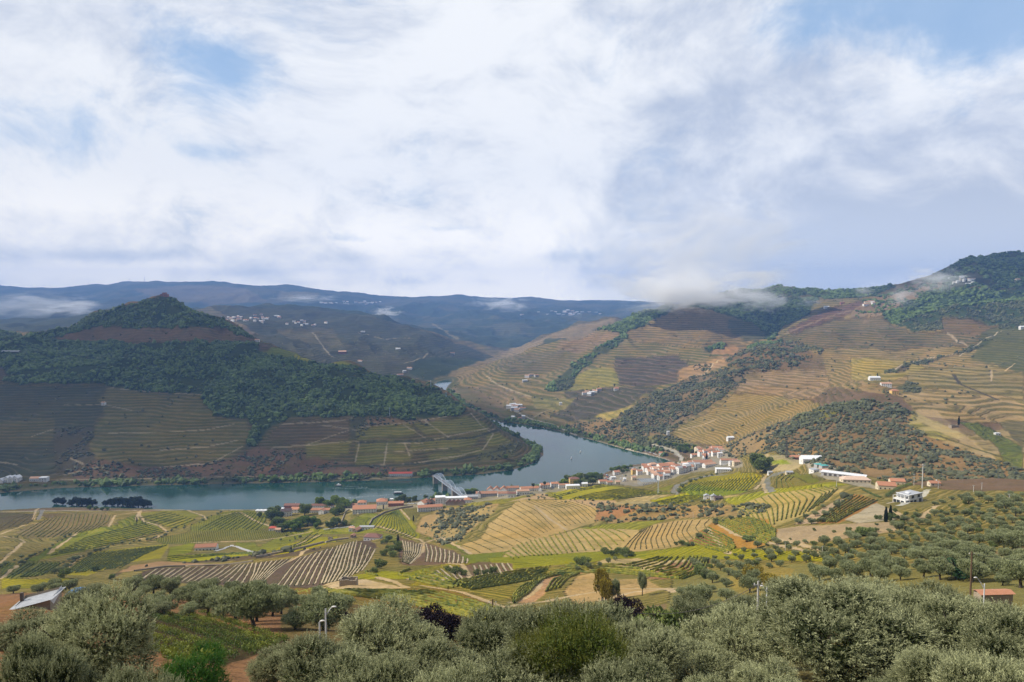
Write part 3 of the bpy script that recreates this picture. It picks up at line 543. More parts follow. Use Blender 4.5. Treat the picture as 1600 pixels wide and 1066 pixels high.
nf([(1130, 780), (1200, 765), (1300, 753), (1330, 758), (1280, 762), (1200, 772), (1150, 790)], (.32, .31, .05), (.2, .21, .035), 70, 2.6, .5)
nf([(1208, 762), (1212, 748), (1240, 738), (1280, 752), (1270, 757), (1220, 763)], (.25, .21, .07), (.15, .15, .035), 40, 3, .8)
nf([(1228, 742), (1245, 737), (1285, 751), (1270, 756)], (.19, .19, .04), (.13, .15, .03), 40, 2.4, .6)
nf([(1195, 720), (1235, 718), (1240, 726), (1200, 728)], (.24, .28, .06))
nf([(1185, 712), (1250, 712), (1265, 722), (1240, 735), (1200, 740), (1190, 728)], (.42, .36, .24), blend=.8)
nf([(1200, 720), (1230, 719), (1236, 725), (1205, 727)], (.24, .28, .06))
nf([(1275, 818), (1300, 798), (1335, 772), (1370, 780), (1372, 786), (1330, 810), (1310, 818)], (.30, .17, .07))
nf([(1240, 820), (1275, 800), (1320, 775), (1300, 798), (1275, 818)], (.42, .32, .23), sc=.2)
nf([(1370, 786), (1400, 800), (1400, 812), (1340, 818), (1320, 812)], (.40, .35, .27), sc=.3)
nf([(1150, 835), (1250, 822), (1400, 815), (1400, 830), (1300, 845), (1250, 850)], (.36, .28, .19), sc=.4)
nf([(1075, 850), (1090, 832), (1115, 815), (1160, 808), (1200, 812), (1215, 830), (1200, 850), (1140, 868), (1100, 860)], (.36, .21, .075))
nf([(1075, 850), (1092, 832), (1105, 822), (1130, 845), (1140, 866), (1100, 862)], (.27, .15, .08))
nf([(1000, 862), (1090, 852), (1200, 860), (1300, 862), (1300, 878), (1150, 874), (1000, 876)], (.34, .31, .045), (.18, .2, .03), 75, 2.6, .5)
nf([(760, 872), (930, 862), (1010, 862), (1010, 872), (900, 880), (770, 892)], (.28, .28, .045), (.16, .18, .03), 75, 2.6, .5)
nf([(640, 895), (690, 882), (740, 880), (700, 880), (720, 882), (690, 895), (660, 905), (630, 905), (540, 905), (560, 898), (600, 892)], (.33, .31, .045), (.17, .19, .03), 60, 2.6, .7)
nf([(655, 905), (670, 890), (700, 880), (740, 880), (700, 895), (680, 918), (640, 915)], (.33, .27, .06), (.18, .18, .04), 60, 2.6, .6)
nf([(735, 882), (750, 878), (800, 880), (800, 896), (740, 905), (715, 905), (700, 890)], (.17, .12, .09))
nf([(690, 902), (740, 905), (870, 885), (900, 895), (870, 905), (800, 930), (780, 940), (720, 920), (690, 912)], (.30, .25, .08), (.14, .15, .035), 65, 3, .9)
nf([(915, 884), (945, 874), (1000, 872), (1015, 878), (1100, 872), (1105, 890), (1070, 905), (1020, 900), (990, 885), (940, 886)], (.42, .34, .21))
nf([(1010, 905), (1060, 905), (1100, 895), (1110, 875), (1050, 880), (1030, 892)], (.26, .16, .10))
nf([(800, 942), (815, 920), (850, 905), (900, 890), (935, 888), (900, 900), (860, 915), (850, 930), (830, 945)], (.40, .26, .17))
nf([(880, 925), (905, 900), (925, 895), (960, 905), (1010, 905), (1040, 920), (1000, 930), (940, 938), (900, 945)], (.40, .29, .16), sc=.15)
nf([(400, 925), (440, 918), (560, 920), (700, 920), (790, 952), (780, 975), (650, 960), (550, 935), (480, 930)], (.24, .15, .07), (.2, .19, .03), 80, 3, .5)
nf([(505, 915), (520, 908), (570, 905), (600, 912), (625, 918), (600, 923), (540, 922)], (.47, .38, .27))
nf([(935, 757), (945, 742), (985, 729), (1050, 724), (1100, 718), (1160, 717), (1162, 729), (1080, 739), (1050, 748), (1000, 760), (970, 758)], (.27, .25, .215))
nf([(1085, 700), (1130, 700), (1150, 715), (1080, 722)], (.27, .24, .19))
nf([(700, 776), (800, 766), (935, 752), (940, 757), (870, 768), (800, 778), (700, 790), (640, 795), (400, 802), (400, 796), (640, 786)], (.26, .24, .19))
nf([(1255, 722), (1290, 722), (1350, 750), (1380, 765), (1340, 760), (1270, 742)], (.34, .31, .26))
# near slope below the viewpoint
NS = dict(y0=15, y1=300)
zone([(-500, 925), (0, 925), (180, 918), (300, 925), (440, 918), (440, 940), (500, 960), (480, 1000), (450, 1100), (-500, 1100)], so=(.22, .13, .08), sc=.1, **NS)
zone([(440, 940), (560, 945), (700, 980), (800, 990), (1050, 950), (1900, 950), (1900, 1110), (440, 1110)], so=(.13, .10, .05), sc=.1, **NS)
zone([(1050, 905), (1150, 885), (1300, 880), (1900, 880), (1900, 960), (1040, 960)], so=(.19, .175, .075), sc=.3, **NS)
zone([(1130, 905), (1200, 880), (1240, 890), (1220, 935), (1180, 945)], so=(.25, .20, .075), sc=.3, **NS)
zone([(228, 985), (240, 958), (300, 960), (440, 1000), (450, 1010), (350, 1040), (260, 1030)], so=(.055, .042, .022), **NS)

# tree belts along the water
bsd = bil(SDc, AVg, LVg)
bk = (bsd > 2) & (bsd < 24) & (gY > 1180); far_side = bk & ((gX < 60) | (gY > 1500))
wood[far_side & (gY < 2600)] = .8; soil[far_side] = (.07, .08, .04)
q_ = world([(598, 734), (655, 734), (655, 752), (598, 752)], 14, 1100, 1600, True); wood[inpoly(gX, gY, [tuple(p[:2]) for p in q_])] = 0
wood[(np.hypot(gX - (258 - 800) / FPX * 2390, (gY - 2380) * .6) < 26)] = 0
bk2 = (bsd > 1) & (bsd < 9) & (gY < 1250) & (gX < 120); wood[bk2] = .5; soil[bk2] = (.10, .10, .06)
under = bsd < 1.5; soil[under] = (.16, .14, .11); rowk[under] = 0; wood[under] = 0; scrub[under] = 0

def soften(a, n):
    for _ in range(n):
        a[1:-1] = (a[:-2] + 2 * a[1:-1] + a[2:]) / 4; a[:, 1:-1] = (a[:, :-2] + 2 * a[:, 1:-1] + a[:, 2:]) / 4
    return a
i0 = np.searchsorted(LV, math.log(1150))
soil[i0:] = soften(soil[i0:].copy(), 2); soil[:i0] = soften(soil[:i0].copy(), 1); crop[i0:] = soften(crop[i0:].copy(), 2); rowk[:] = soften(rowk.copy(), 2)

# --- roads, tracks and walls followed on the ground: points, width in metres, colour
TRK = (.45, .36, .25); ASP = (.21, .21, .21); WAL = (.40, .36, .30); DWL = (.07, .06, .05); GHD = (.10, .12, .04)
def track(pts, wd, col, y0=150, y1=3600, k=1.0):
    w = world(pts, 8, y0, y1); si, sj = region(w)
    x = gX[si, sj]; y = gY[si, sj]
    d = segdist(x, y, w[:, :2]) + .35 * wd * fbm(x / 9, y / 9, 2, 3)
    res = y * .0011            # at least as wide as the ground's own grid
    m = sstep(d, np.maximum(wd / 2, res * .5) + res * .6, np.maximum(wd / 2, res * .5) - res * .3)[..., None] * k
    soil[si, sj] = soil[si, sj] * (1 - m) + np.array(col) * m
    rowk[si, sj] = rowk[si, sj] * (1 - m[..., 0]); wood[si, sj] *= (m[..., 0] < .3); scrub[si, sj] *= (m[..., 0] < .3)
    return w
for q in ([(0, 835), (8, 832), (40, 820), (60, 818)], [(0, 838), (30, 842), (38, 846), (0, 880)], [(52, 812), (56, 797), (60, 795)], [(75, 866), (122, 832)], [(170, 823), (180, 805), (215, 800)], [(215, 800), (225, 815), (250, 822), (262, 832), (240, 842), (220, 842)],
          [(290, 797), (318, 806), (322, 812)], [(0, 905), (15, 893), (26, 884)], [(98, 893), (125, 868)], [(345, 805), (375, 800), (395, 812), (420, 822)], [(400, 915), (435, 885), (470, 868), (480, 858)], [(300, 848), (400, 845), (440, 840), (480, 832), (487, 830)],
          [(425, 868), (470, 848), (500, 836)], [(583, 826), (590, 822), (620, 830), (650, 842), (662, 848), (660, 862), (640, 880)], [(640, 812), (625, 795)], [(655, 850), (690, 840), (735, 865)], [(700, 880), (722, 882), (735, 905)], [(590, 902), (612, 908), (635, 918)],
          [(640, 905), (670, 900), (690, 912)], [(885, 828), (860, 812), (835, 790)], [(1140, 866), (1120, 845), (1105, 825)], [(1118, 815), (1150, 835), (1210, 850), (1290, 868)], [(1180, 835), (1240, 848), (1290, 862)], [(800, 942), (830, 930), (848, 905), (870, 897), (925, 888)],
          [(1180, 765), (1200, 740)], [(500, 920), (560, 922), (625, 918)], [(660, 915), (720, 925), (790, 950)], [(790, 948), (850, 940), (900, 930), (960, 920), (1040, 920), (1055, 925)], [(940, 938), (990, 925), (1050, 920)], [(1380, 795), (1400, 800), (1420, 812)]):
    track(q, 3.2, TRK)
track([(0, 800), (100, 798), (200, 798), (240, 797), (300, 797), (350, 797), (400, 797), (420, 800)], 5, (.36, .33, .28))
track([(220, 798), (215, 805), (213, 813)], 4, TRK)
track([(60, 812), (64, 803), (66, 797)], 5, ASP)
track([(1085, 748), (1060, 757), (1052, 768), (1058, 772)], 8, ASP); track([(1135, 742), (1110, 743), (1085, 748)], 7, ASP)
track([(1205, 768), (1197, 757), (1198, 748), (1208, 742), (1225, 738)], 8, ASP)
track([(1197, 770), (1190, 755), (1195, 745)], 4, TRK)
track([(977, 702), (1000, 710), (1030, 718), (1050, 723), (1062, 728)], 14, (.40, .39, .37)); track([(1062, 728), (1065, 715), (1055, 706), (1040, 700), (1020, 695)], 8, (.42, .41, .40)); track([(900, 683), (940, 692), (977, 702)], 5, (.36, .33, .29))
track([(800, 640), (830, 655), (860, 662), (900, 680)], 6, (.36, .34, .32)); track([(830, 655), (845, 645), (860, 640)], 3, (.3, .28, .25))
track([(760, 588), (775, 600), (800, 610), (830, 620)], 4, (.38, .33, .27), y1=3200); track([(705, 607), (740, 640), (790, 653)], 3, (.28, .26, .22))
track([(1120, 655), (1095, 665), (1060, 672)], 4, TRK); track([(1100, 585), (1120, 565), (1130, 560)], 5, TRK, y1=2800); track([(1082, 591), (1105, 583)], 4, TRK, y1=2800)
track([(1500, 556), (1540, 530), (1565, 517)], 3, (.4, .36, .3)); track([(1390, 582), (1410, 570), (1450, 560), (1500, 552)], 3, (.42, .36, .28))
track([(1480, 520), (1500, 535), (1520, 545)], 4, (.36, .3, .24)); track([(1350, 505), (1370, 520), (1385, 535)], 3, (.16, .13, .1)); track([(1490, 585), (1500, 600), (1560, 625)], 6, (.07, .06, .045)); track([(1570, 580), (1586, 568)], 3, TRK); track([(1549, 578), (1549, 596)], 4, TRK)
track([(1420, 478), (1380, 490), (1350, 503)], 6, (.26, .2, .15), k=.6); track([(1215, 526), (1280, 500), (1345, 480), (1375, 470)], 8, (.27, .22, .17), k=.7, y1=3600)
track([(1405, 790), (1440, 775), (1450, 765)], 5, (.5, .5, .48)); track([(1465, 790), (1450, 800), (1440, 810)], 4, TRK)
# left hill: wall lines, tracks
for q in ([(170, 606), (240, 613), (320, 617)], [(100, 633), (160, 632), (205, 641)], [(170, 677), (240, 676), (320, 672), (365, 663)], [(250, 703), (320, 699), (372, 688)], [(250, 730), (330, 724), (380, 697)], [(90, 750), (250, 748), (400, 744), (560, 748), (640, 746)], [(0, 722), (28, 726)], [(100, 742), (160, 728)], [(110, 716), (130, 725)],
          [(85, 670), (50, 682)], [(480, 695), (545, 672)], [(440, 663), (540, 657)], [(560, 668), (640, 660), (720, 647)], [(660, 690), (700, 682), (760, 670), (780, 672)], [(470, 660), (560, 672)], [(555, 722), (562, 690)], [(600, 707), (700, 700)], [(640, 712), (632, 692)], [(600, 726), (605, 692)], [(700, 683), (662, 656)], [(630, 663), (665, 685)], [(425, 700), (545, 690), (660, 693)],
          [(735, 645), (752, 665), (771, 678), (755, 702), (720, 712), (640, 725), (560, 728)], [(820, 686), (834, 700), (820, 714)]):
    track(q, 3.0, (.36, .31, .25), y0=1200, y1=2300, k=.8)
for q in ([(560, 692), (650, 690), (740, 684), (780, 672)], [(500, 728), (600, 728), (700, 722), (800, 700)]): track(q, 6, (.05, .055, .035), y0=1200, y1=2300)
# middle range tracks
for q in ([(488, 520), (500, 535), (515, 555), (530, 562)], [(632, 568), (660, 560), (668, 552)], [(700, 510), (690, 500)], [(560, 520), (600, 530), (640, 528)]): track(q, 7, (.34, .30, .24), y0=2800, y1=5500, k=.7)
for q in ([(676, 506), (690, 515), (715, 530)], [(1240, 790), (1240, 790)]): track(q, 30, (.26, .22, .15), y0=3500, y1=8500, k=.7)
for q in ([(1440, 695), (1480, 705), (1575, 722)], [(1465, 680), (1520, 700), (1578, 718)]): track(q, 4, (.10, .10, .04), y0=600, y1=1400)
def ground():
    V = np.stack([gX, gY, gZ], -1).reshape(-1, 3)
    i = np.arange(NY - 1)[:, None] * NA + np.arange(NA - 1)[None]
    F = np.stack([i, i + 1, i + NA + 1, i + NA], -1).reshape(-1, 4)
    m, b, bs = material('ground_soil', .95, .08)
    def att(n, f=False):
        nd = b.n('ShaderNodeAttribute', attribute_name=n); return nd.outputs['Fac' if f else 'Color']
    so, cr, c, k = att('soil'), att('crop'), att('rowc', 1), att('rowk', 1)
    P = b.n('ShaderNodeNewGeometry').outputs['Position']
    nA = b.noise(P, .006, 5, .6); nB = b.noise(P, .05, 5, .62); nC = b.noise(P, .35, 4, .65); nD = b.noise(P, 2.5, 3, .7)
    tri = b.m('ABSOLUTE', b.m('SUBTRACT', b.m('FRACT', b.m('ADD', c, b.m('MULTIPLY', nB, .35))), .5))
    band = b.ss(tri, .16, .30)
    lip = b.ss(tri, .06, .0)
    wall_shade = b.m('MULTIPLY', b.ss(tri, .40, .49), k)
    gap = b.ss(nC, .34, .5)
    pt = b.ss(b.noise(b.v('ADD', P, (31, 5, 77)), .016, 5, .65), .36, .56, .35, 1.0)
    f = b.m('MULTIPLY', b.m('MULTIPLY', b.m('MULTIPLY', band, k), pt), b.m('ADD', b.m('MULTIPLY', gap, .75), .25))
    col = b.mix(f, so, cr)
    col = b.mix(b.m('MULTIPLY', b.m('MULTIPLY', lip, k), .28), col, (.40, .33, .24, 1))
    col = b.mix(b.m('MULTIPLY', wall_shade, .55), col, (.05, .042, .03, 1))  # dark terrace line: walls, with vine shadow painted into the colour
    v = b.m('ADD', .12, b.m('ADD', b.m('MULTIPLY', nA, .36), b.m('ADD', b.m('MULTIPLY', nB, .55), b.m('ADD', b.m('MULTIPLY', nC, .55), b.m('MULTIPLY', nD, .30)))))
    col = b.mix(1.0, col, b.xyz(v, v, v), 'MULTIPLY')
    gr = b.ss(b.noise(b.v('ADD', P, (50, 20, 9)), .022, 6, .68), .50, .66, 0, .38)
    col = b.mix(gr, col, b.mix(.5, cr, (.07, .085, .028, 1)))
    wm = b.ss(b.noise(b.v('ADD', P, (9, 70, 3)), .009, 5, .65), .42, .62, 0, .30)
    col = b.mix(wm, col, b.mix(1.0, col, (1.35, 1.12, .72, 1), 'MULTIPLY'))
    dm = b.ss(b.noise(b.v('ADD', P, (90, 7, 3)), .13, 5, .75), .56, .70, 0, .45)
    col = b.mix(dm, col, (.055, .06, .028, 1))
    hs = b.n('ShaderNodeHueSaturation'); hs.inputs['Saturation'].default_value = 1.12; hs.inputs['Value'].default_value = .87; b.put(hs.inputs['Color'], col); col = hs.outputs[0]
    b.put(bs.inputs['Base Color'], b.mix(1.0, col, (1.03, 1.0, .88, 1), 'MULTIPLY'))
    h = b.m('ADD', b.m('MULTIPLY', nC, 1.5), b.m('ADD', b.m('MULTIPLY', b.m('MULTIPLY', band, k), 3.6), b.m('MULTIPLY', nB, 5.0)))
    bp = b.n('ShaderNodeBump'); bp.inputs['Strength'].default_value = .7; bp.inputs['Distance'].default_value = 1.0
    b.put(bp.inputs['Height'], h); b.put(bs.inputs['Normal'], bp.outputs[0])
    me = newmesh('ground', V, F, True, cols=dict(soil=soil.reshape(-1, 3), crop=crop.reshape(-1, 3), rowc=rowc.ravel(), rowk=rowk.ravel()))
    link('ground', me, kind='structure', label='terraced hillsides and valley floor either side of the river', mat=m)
    # the same slope carried on beside and behind the viewpoint
    xs = np.arange(-1500, 1501, 6.0); ys = np.arange(-240, 1201, 6.0); X, Y = np.meshgrid(xs, ys)
    Z = height(X, np.maximum(Y, 8)) - 1.2 + np.maximum(8 - Y, 0) * .12
    k = (np.abs(X) > .97 * Y - 6) | (Y < 10); i = (np.arange(len(ys) - 1)[:, None] * len(xs) + np.arange(len(xs) - 1)[None]); kk = (k[:-1, :-1] & k[1:, 1:] & k[1:, :-1] & k[:-1, 1:])
    F = np.stack([i, i + 1, i + len(xs) + 1, i + len(xs)], -1)[kk]
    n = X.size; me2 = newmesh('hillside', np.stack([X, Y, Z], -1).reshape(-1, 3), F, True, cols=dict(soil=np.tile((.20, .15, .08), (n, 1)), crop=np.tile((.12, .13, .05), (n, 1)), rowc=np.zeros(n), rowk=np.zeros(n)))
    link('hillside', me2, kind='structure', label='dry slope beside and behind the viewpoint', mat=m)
ground()
def water():
    m, b, bs = material('river_water', 0.1, 0.3)
    P = b.n('ShaderNodeNewGeometry').outputs['Position']
    n1 = b.noise(b.v('MULTIPLY', P, (1, 1.6, 1)), .5, 4, .6); n2 = b.noise(b.v('MULTIPLY', P, (.6, 1.2, 1)), .012, 4, .6, .6)
    col = b.mix(b.ss(n2, .4, .65), (.010, .046, .032, 1), (.018, .06, .044, 1))
    b.put(bs.inputs['Base Color'], col)
    b.put(bs.inputs['Roughness'], b.ss(n2, .38, .66, .03, .12))
    bp = b.n('ShaderNodeBump'); bp.inputs['Strength'].default_value = .2; bp.inputs['Distance'].default_value = .08
    b.put(bp.inputs['Height'], n1); b.put(bs.inputs['Normal'], bp.outputs[0])
    me = newmesh('river', [(-6000, 600, 0), (6000, 600, 0), (6000, 5200, 0), (-6000, 5200, 0)], np.array([[0, 1, 2, 3]]))
    link('river', me, kind='structure', label='slow green river bending through the valley', mat=m)
water()
HAZE_D = 7.8e-5
def haze():
    x, y0, y1, z0, z1 = 13400, -400, 12950, -40, 980
    V = [(-x, y0, z0), (x, y0, z0), (x, y1, z0), (-x, y1, z0), (-x, y0, z1), (x, y0, z1), (x, y1, z1), (-x, y1, z1)]
    F = np.array([[0, 3, 2, 1], [4, 5, 6, 7], [0, 1, 5, 4], [1, 2, 6, 5], [2, 3, 7, 6], [3, 0, 4, 7]])
    m = bpy.data.materials.new('haze_air'); m.use_nodes = True; t = m.node_tree; t.nodes.clear()
    pv = t.nodes.new('ShaderNodeVolumePrincipled'); out = t.nodes.new('ShaderNodeOutputMaterial')
    pv.inputs['Color'].default_value = (.25, .47, .98, 1); pv.inputs['Density'].default_value = HAZE_D
    pv.inputs['Anisotropy'].default_value = 0.0
    t.links.new(pv.outputs[0], out.inputs['Volume'])
    link('haze', newmesh('haze', V, F), kind='stuff', label='thin blue haze filling the valley air', mat=m)
haze()

def clouds():
    """the broken cloud deck overhead that shades parts of the valley"""
    m = bpy.data.materials.new('cloud_vapour'); m.use_nodes = True; t = m.node_tree; t.nodes.clear()
    pv = t.nodes.new('ShaderNodeVolumePrincipled'); out = t.nodes.new('ShaderNodeOutputMaterial')
    pv.inputs['Color'].default_value = (.97, .97, .98, 1); pv.inputs['Density'].default_value = .0037; pv.inputs['Anisotropy'].default_value = .6
    t.links.new(pv.outputs[0], out.inputs['Volume'])
    for k, (gx, gy, gz, alt, rx, ry, th, lab) in enumerate((
            (-1150, 1850, 100, 2700, 1250, 850, 600, 'high cloud shading the wooded hill across the river'),
            (2700, 2950, 420, 3600, 1150, 650, 560, 'high cloud shading the mountain above the right slopes'),
            (-560, 560, 120, 2000, 230, 170, 170, 'small high cloud over the left fields'))):
        tt = (alt - gz) / sund.z; c = np.array([gx, gy, gz]) + np.array(sund) * tt
        bm = bmesh.new(); bmesh.ops.create_icosphere(bm, subdivisions=5, radius=1)
        P = np.array([v.co[:] for v in bm.verts]); r = 1 + .75 * fbm(P[:, 0] * 2 + k * 9 + P[:, 2] * 1.3, P[:, 1] * 2 + k * 3 - P[:, 2], 5, 11 + k, .55)
        P = P * r[:, None] * np.array([rx, ry, th / 2]); P[:, 2] = np.where(P[:, 2] < 0, P[:, 2] * .5, P[:, 2])
        for v, p in zip(bm.verts, P): v.co = p
        me = bpy.data.meshes.new('cloud'); bm.to_mesh(me); bm.free()
        link('cloud', me, loc=c, label=lab, kind='stuff', mat=m)
clouds()

def mist():
    """scraps of low cloud caught on the ridges"""
    for k, (px, py, Y, rx, rz, dep, dens, lab) in enumerate((
            (1075, 444, 3050, 150, 46, 420, .013, 'low grey cloud resting on the crest of the brown vineyard hill'),
            (1090, 395, 3300, 200, 100, 600, .0040, 'tall veil of cloud rising off the crest'),
            (1105, 463, 3000, 110, 20, 260, .020, 'dense white cloud lying along the top of the dark wood'),
            (1050, 458, 2950, 50, 26, 200, .018, 'white end of the crest cloud over the forest corner'),
            (1195, 468, 3000, 48, 22, 200, .009, 'ragged white scrap of cloud right of the crest cloud'),
            (1262, 472, 2900, 26, 10, 120, .009, 'small scrap of mist over the dark wood'),
            (1350, 455, 2900, 14, 10, 90, .012, 'tiny puff of mist at the ridge line'),
            (1408, 464, 2700, 24, 20, 120, .010, 'thin mist above the pale ridge track'),
            (1462, 437, 2750, 56, 24, 160, .009, 'mist drifting across the mountain shoulder'),
            (35, 478, 5200, 90, 24, 600, .0035, 'white mist bank behind the left hill'),
            (112, 480, 5400, 55, 16, 400, .007, 'streak of mist beside the wooded summit'),
            (605, 489, 5600, 26, 9, 260, .012, 'small bright cloud low in the far valley'),
            (785, 475, 7400, 55, 13, 500, .006, 'soft cloud on the far blue ridge'),
            (480, 466, 8000, 60, 8, 400, .004, 'thin mist line before the far range'))):
        m = bpy.data.materials.new('mist_vapour'); m.use_nodes = True; t = m.node_tree; t.nodes.clear(); b = NB(t)
        pv = t.nodes.new('ShaderNodeVolumePrincipled'); out = t.nodes.new('ShaderNodeOutputMaterial')
        pv.inputs['Color'].default_value = (.98, .99, 1, 1); pv.inputs['Anisotropy'].default_value = .0
        co = b.n('ShaderNodeTexCoord').outputs['Object']
        r = b.v('LENGTH', co)
        n = b.noise(b.v('ADD', b.v('MULTIPLY', co, (1.0, .5, 1.0)), (k * 3.1, k * 1.7, 0)), 2.6, 7, .68, .7)
        body = b.m('SUBTRACT', b.m('ADD', 1.05, b.m('MULTIPLY', b.m('SUBTRACT', n, .5), 4.2)), b.m('MULTIPLY', r, 1.55))
        b.put(pv.inputs['Density'], b.m('MULTIPLY', b.ss(body, 0, 1.5), dens))
        t.links.new(pv.outputs[0], out.inputs['Volume'])
        bm = bmesh.new(); bmesh.ops.create_icosphere(bm, subdivisions=3, radius=1.0); me = bpy.data.meshes.new('mist'); bm.to_mesh(me); bm.free()
        x, y, z = pxY(px, py, Y); o = link('mist', me, loc=(x, y, z), label=lab, kind='stuff', mat=m)
        o.scale = (rx / FPX * Y * 1.25, dep, rz / FPX * Y * 1.4)
mist()
# ---------------------------------------------------------------- vegetation
RNG = np.random.default_rng(7)
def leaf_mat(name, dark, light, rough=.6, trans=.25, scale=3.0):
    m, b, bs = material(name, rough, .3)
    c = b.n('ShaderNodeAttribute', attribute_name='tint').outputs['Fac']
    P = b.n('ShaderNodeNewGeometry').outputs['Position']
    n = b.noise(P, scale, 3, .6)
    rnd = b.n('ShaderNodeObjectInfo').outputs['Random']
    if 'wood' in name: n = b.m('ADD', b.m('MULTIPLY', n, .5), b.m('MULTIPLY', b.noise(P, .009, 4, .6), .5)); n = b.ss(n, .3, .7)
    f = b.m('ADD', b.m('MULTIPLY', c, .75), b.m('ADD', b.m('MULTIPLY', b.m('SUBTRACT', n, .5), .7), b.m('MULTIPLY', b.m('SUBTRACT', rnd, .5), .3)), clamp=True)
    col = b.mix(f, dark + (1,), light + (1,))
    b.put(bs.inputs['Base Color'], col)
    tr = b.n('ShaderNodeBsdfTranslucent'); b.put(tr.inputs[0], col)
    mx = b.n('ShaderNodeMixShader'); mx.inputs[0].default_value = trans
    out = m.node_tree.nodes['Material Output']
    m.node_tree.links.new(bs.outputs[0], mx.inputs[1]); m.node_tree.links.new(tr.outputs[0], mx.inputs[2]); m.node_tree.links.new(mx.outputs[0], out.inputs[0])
    return m
M_OLIVE = leaf_mat('olive_leaves', (.04, .055, .014), (.66, .68, .38), trans=.35)
M_OLIVE_FAR = leaf_mat('olive_leaves_distant', (.13, .155, .06), (.50, .53, .29), scale=.8, trans=.35)
M_BUSH = leaf_mat('bush_leaves', (.07, .10, .03), (.30, .36, .10), scale=.5)
M_WOOD = leaf_mat('woodland_leaves', (.022, .045, .012), (.15, .22, .045), scale=.06, trans=.1)
M_WOOD2 = leaf_mat('dry_woodland_leaves', (.035, .042, .018), (.135, .145, .055), scale=.06, trans=.1)
M_SCRUB = leaf_mat('scrub_leaves', (.045, .055, .025), (.17, .165, .075), scale=.15, trans=.1)
M_VINE = leaf_mat('vine_leaves', (.07, .11, .018), (.42, .36, .035), scale=.08)
M_VINE_G = leaf_mat('green_vine_leaves', (.05, .09, .014), (.29, .30, .03), scale=.08)
M_VINE_D = leaf_mat('thin_vine_leaves', (.06, .075, .018), (.26, .20, .04), scale=.08)
M_PLUM = leaf_mat('dark_purple_leaves', (.008, .005, .010), (.035, .02, .035))
M_PINE = leaf_mat('bright_pine_needles', (.03, .10, .012), (.14, .32, .035))
M_POPLAR = leaf_mat('poplar_leaves', (.09, .16, .025), (.34, .42, .06), scale=.5)
M_YELLOW = leaf_mat('yellow_leaves', (.16, .13, .015), (.42, .32, .03), scale=.5)
M_CYP = leaf_mat('cypress_leaves', (.01, .022, .01), (.035, .06, .022))
M_BARK, _b, _bs = material('bark', .95, .1); _bs.inputs['Base Color'].default_value = (.055, .042, .032, 1)
_n = _b.noise(_b.n('ShaderNodeNewGeometry').outputs['Position'], 9, 4, .6); _b.put(_bs.inputs['Base Color'], _b.mix(_n, (.03, .022, .018, 1), (.11, .09, .07, 1)))

def unit(v): return v / np.maximum(np.linalg.norm(v, axis=-1, keepdims=True), 1e-9)
def leaves(base, d, L, Wd, rng):
    n = len(base); d = unit(d); s = unit(np.cross(d, rng.normal(size=(n, 3))))
    L = np.broadcast_to(np.asarray(L, float), (n,))[:, None]; Wd = np.broadcast_to(np.asarray(Wd, float), (n,))[:, None]
    up = np.cross(s, d)
    V = np.stack([base, base + d * L * .45 + s * Wd / 2 + up * L * .06, base + d * L, base + d * L * .45 - s * Wd / 2 + up * L * .06], 1).reshape(-1, 3)
    return V, np.arange(n * 4).reshape(n, 4)
def lobes_pts(lobes, n, rng, cull=.82):
    """points spread over the outside of overlapping lobes (cx,cy,cz,r,fz)"""
    L = np.array(lobes); w = L[:, 3] ** 2; pick = rng.choice(len(L), n * 2, p=w / w.sum())
    u = unit(rng.normal(size=(n * 2, 3))); rr = L[pick, 3] * rng.uniform(.72, 1.06, n * 2)
    P = L[pick, :3] + u * rr[:, None] * np.stack([np.ones(n * 2), np.ones(n * 2), L[pick, 4]], 1)
    keep = np.ones(n * 2, bool)
    for q in range(len(L)):
        dd = (P - L[q, :3]) / (L[q, 3] * np.array([1, 1, L[q, 4]]))
        keep &= ~((np.linalg.norm(dd, axis=1) < cull) & (pick != q))
    k = np.where(keep)[0][:n]
    return P[k], u[k]
def tube(path, rad, seg=6):
    path = np.array(path, float); V = []; n = len(path)
    for i in range(n):
        t = unit(path[min(i + 1, n - 1)] - path[max(i - 1, 0)]); a = unit(np.cross(t, [.3, .9, .2])); c = np.cross(t, a)
        for k in range(seg):
            an = 2 * math.pi * k / seg; V.append(path[i] + (a * math.cos(an) + c * math.sin(an)) * rad[i])
    F = [[i * seg + k, i * seg + (k + 1) % seg, (i + 1) * seg + (k + 1) % seg, (i + 1) * seg + k] for i in range(n - 1) for k in range(seg)]
    return np.array(V), np.array(F)
def joinm(parts):
    V = []; F = []; o = 0
    for v, f in parts: V.append(v); F.append(np.asarray(f) + o); o += len(v)
    return np.concatenate(V), np.concatenate(F)
def trunk_mesh(name, H, R, rng, r0=.22, n=5, bare=.3):
    parts = []; fork = H * bare
    p0 = np.array([0, 0, -.4]); p1 = np.array([rng.normal() * .12, rng.normal() * .12, fork])
    parts.append(tube([p0, (p0 + p1) / 2 + rng.normal(size=3) * .07, p1], [r0 * 1.4, r0, r0 * .85]))
    for i in range(n):
        a = 2 * math.pi * (i + rng.uniform(-.3, .3)) / n; e = np.array([math.cos(a) * R * .62, math.sin(a) * R * .62, H * rng.uniform(.6, .85)])
        mid = p1 * .5 + e * .5 + np.array([0, 0, -H * .06]) + rng.normal(size=3) * .1
        parts.append(tube([p1 - [0, 0, .1], mid, e], [r0 * .6, r0 * .38, r0 * .1], 5))
    V, F = joinm(parts); me = newmesh(name, V, F, True); me.materials.append(M_BARK); return me
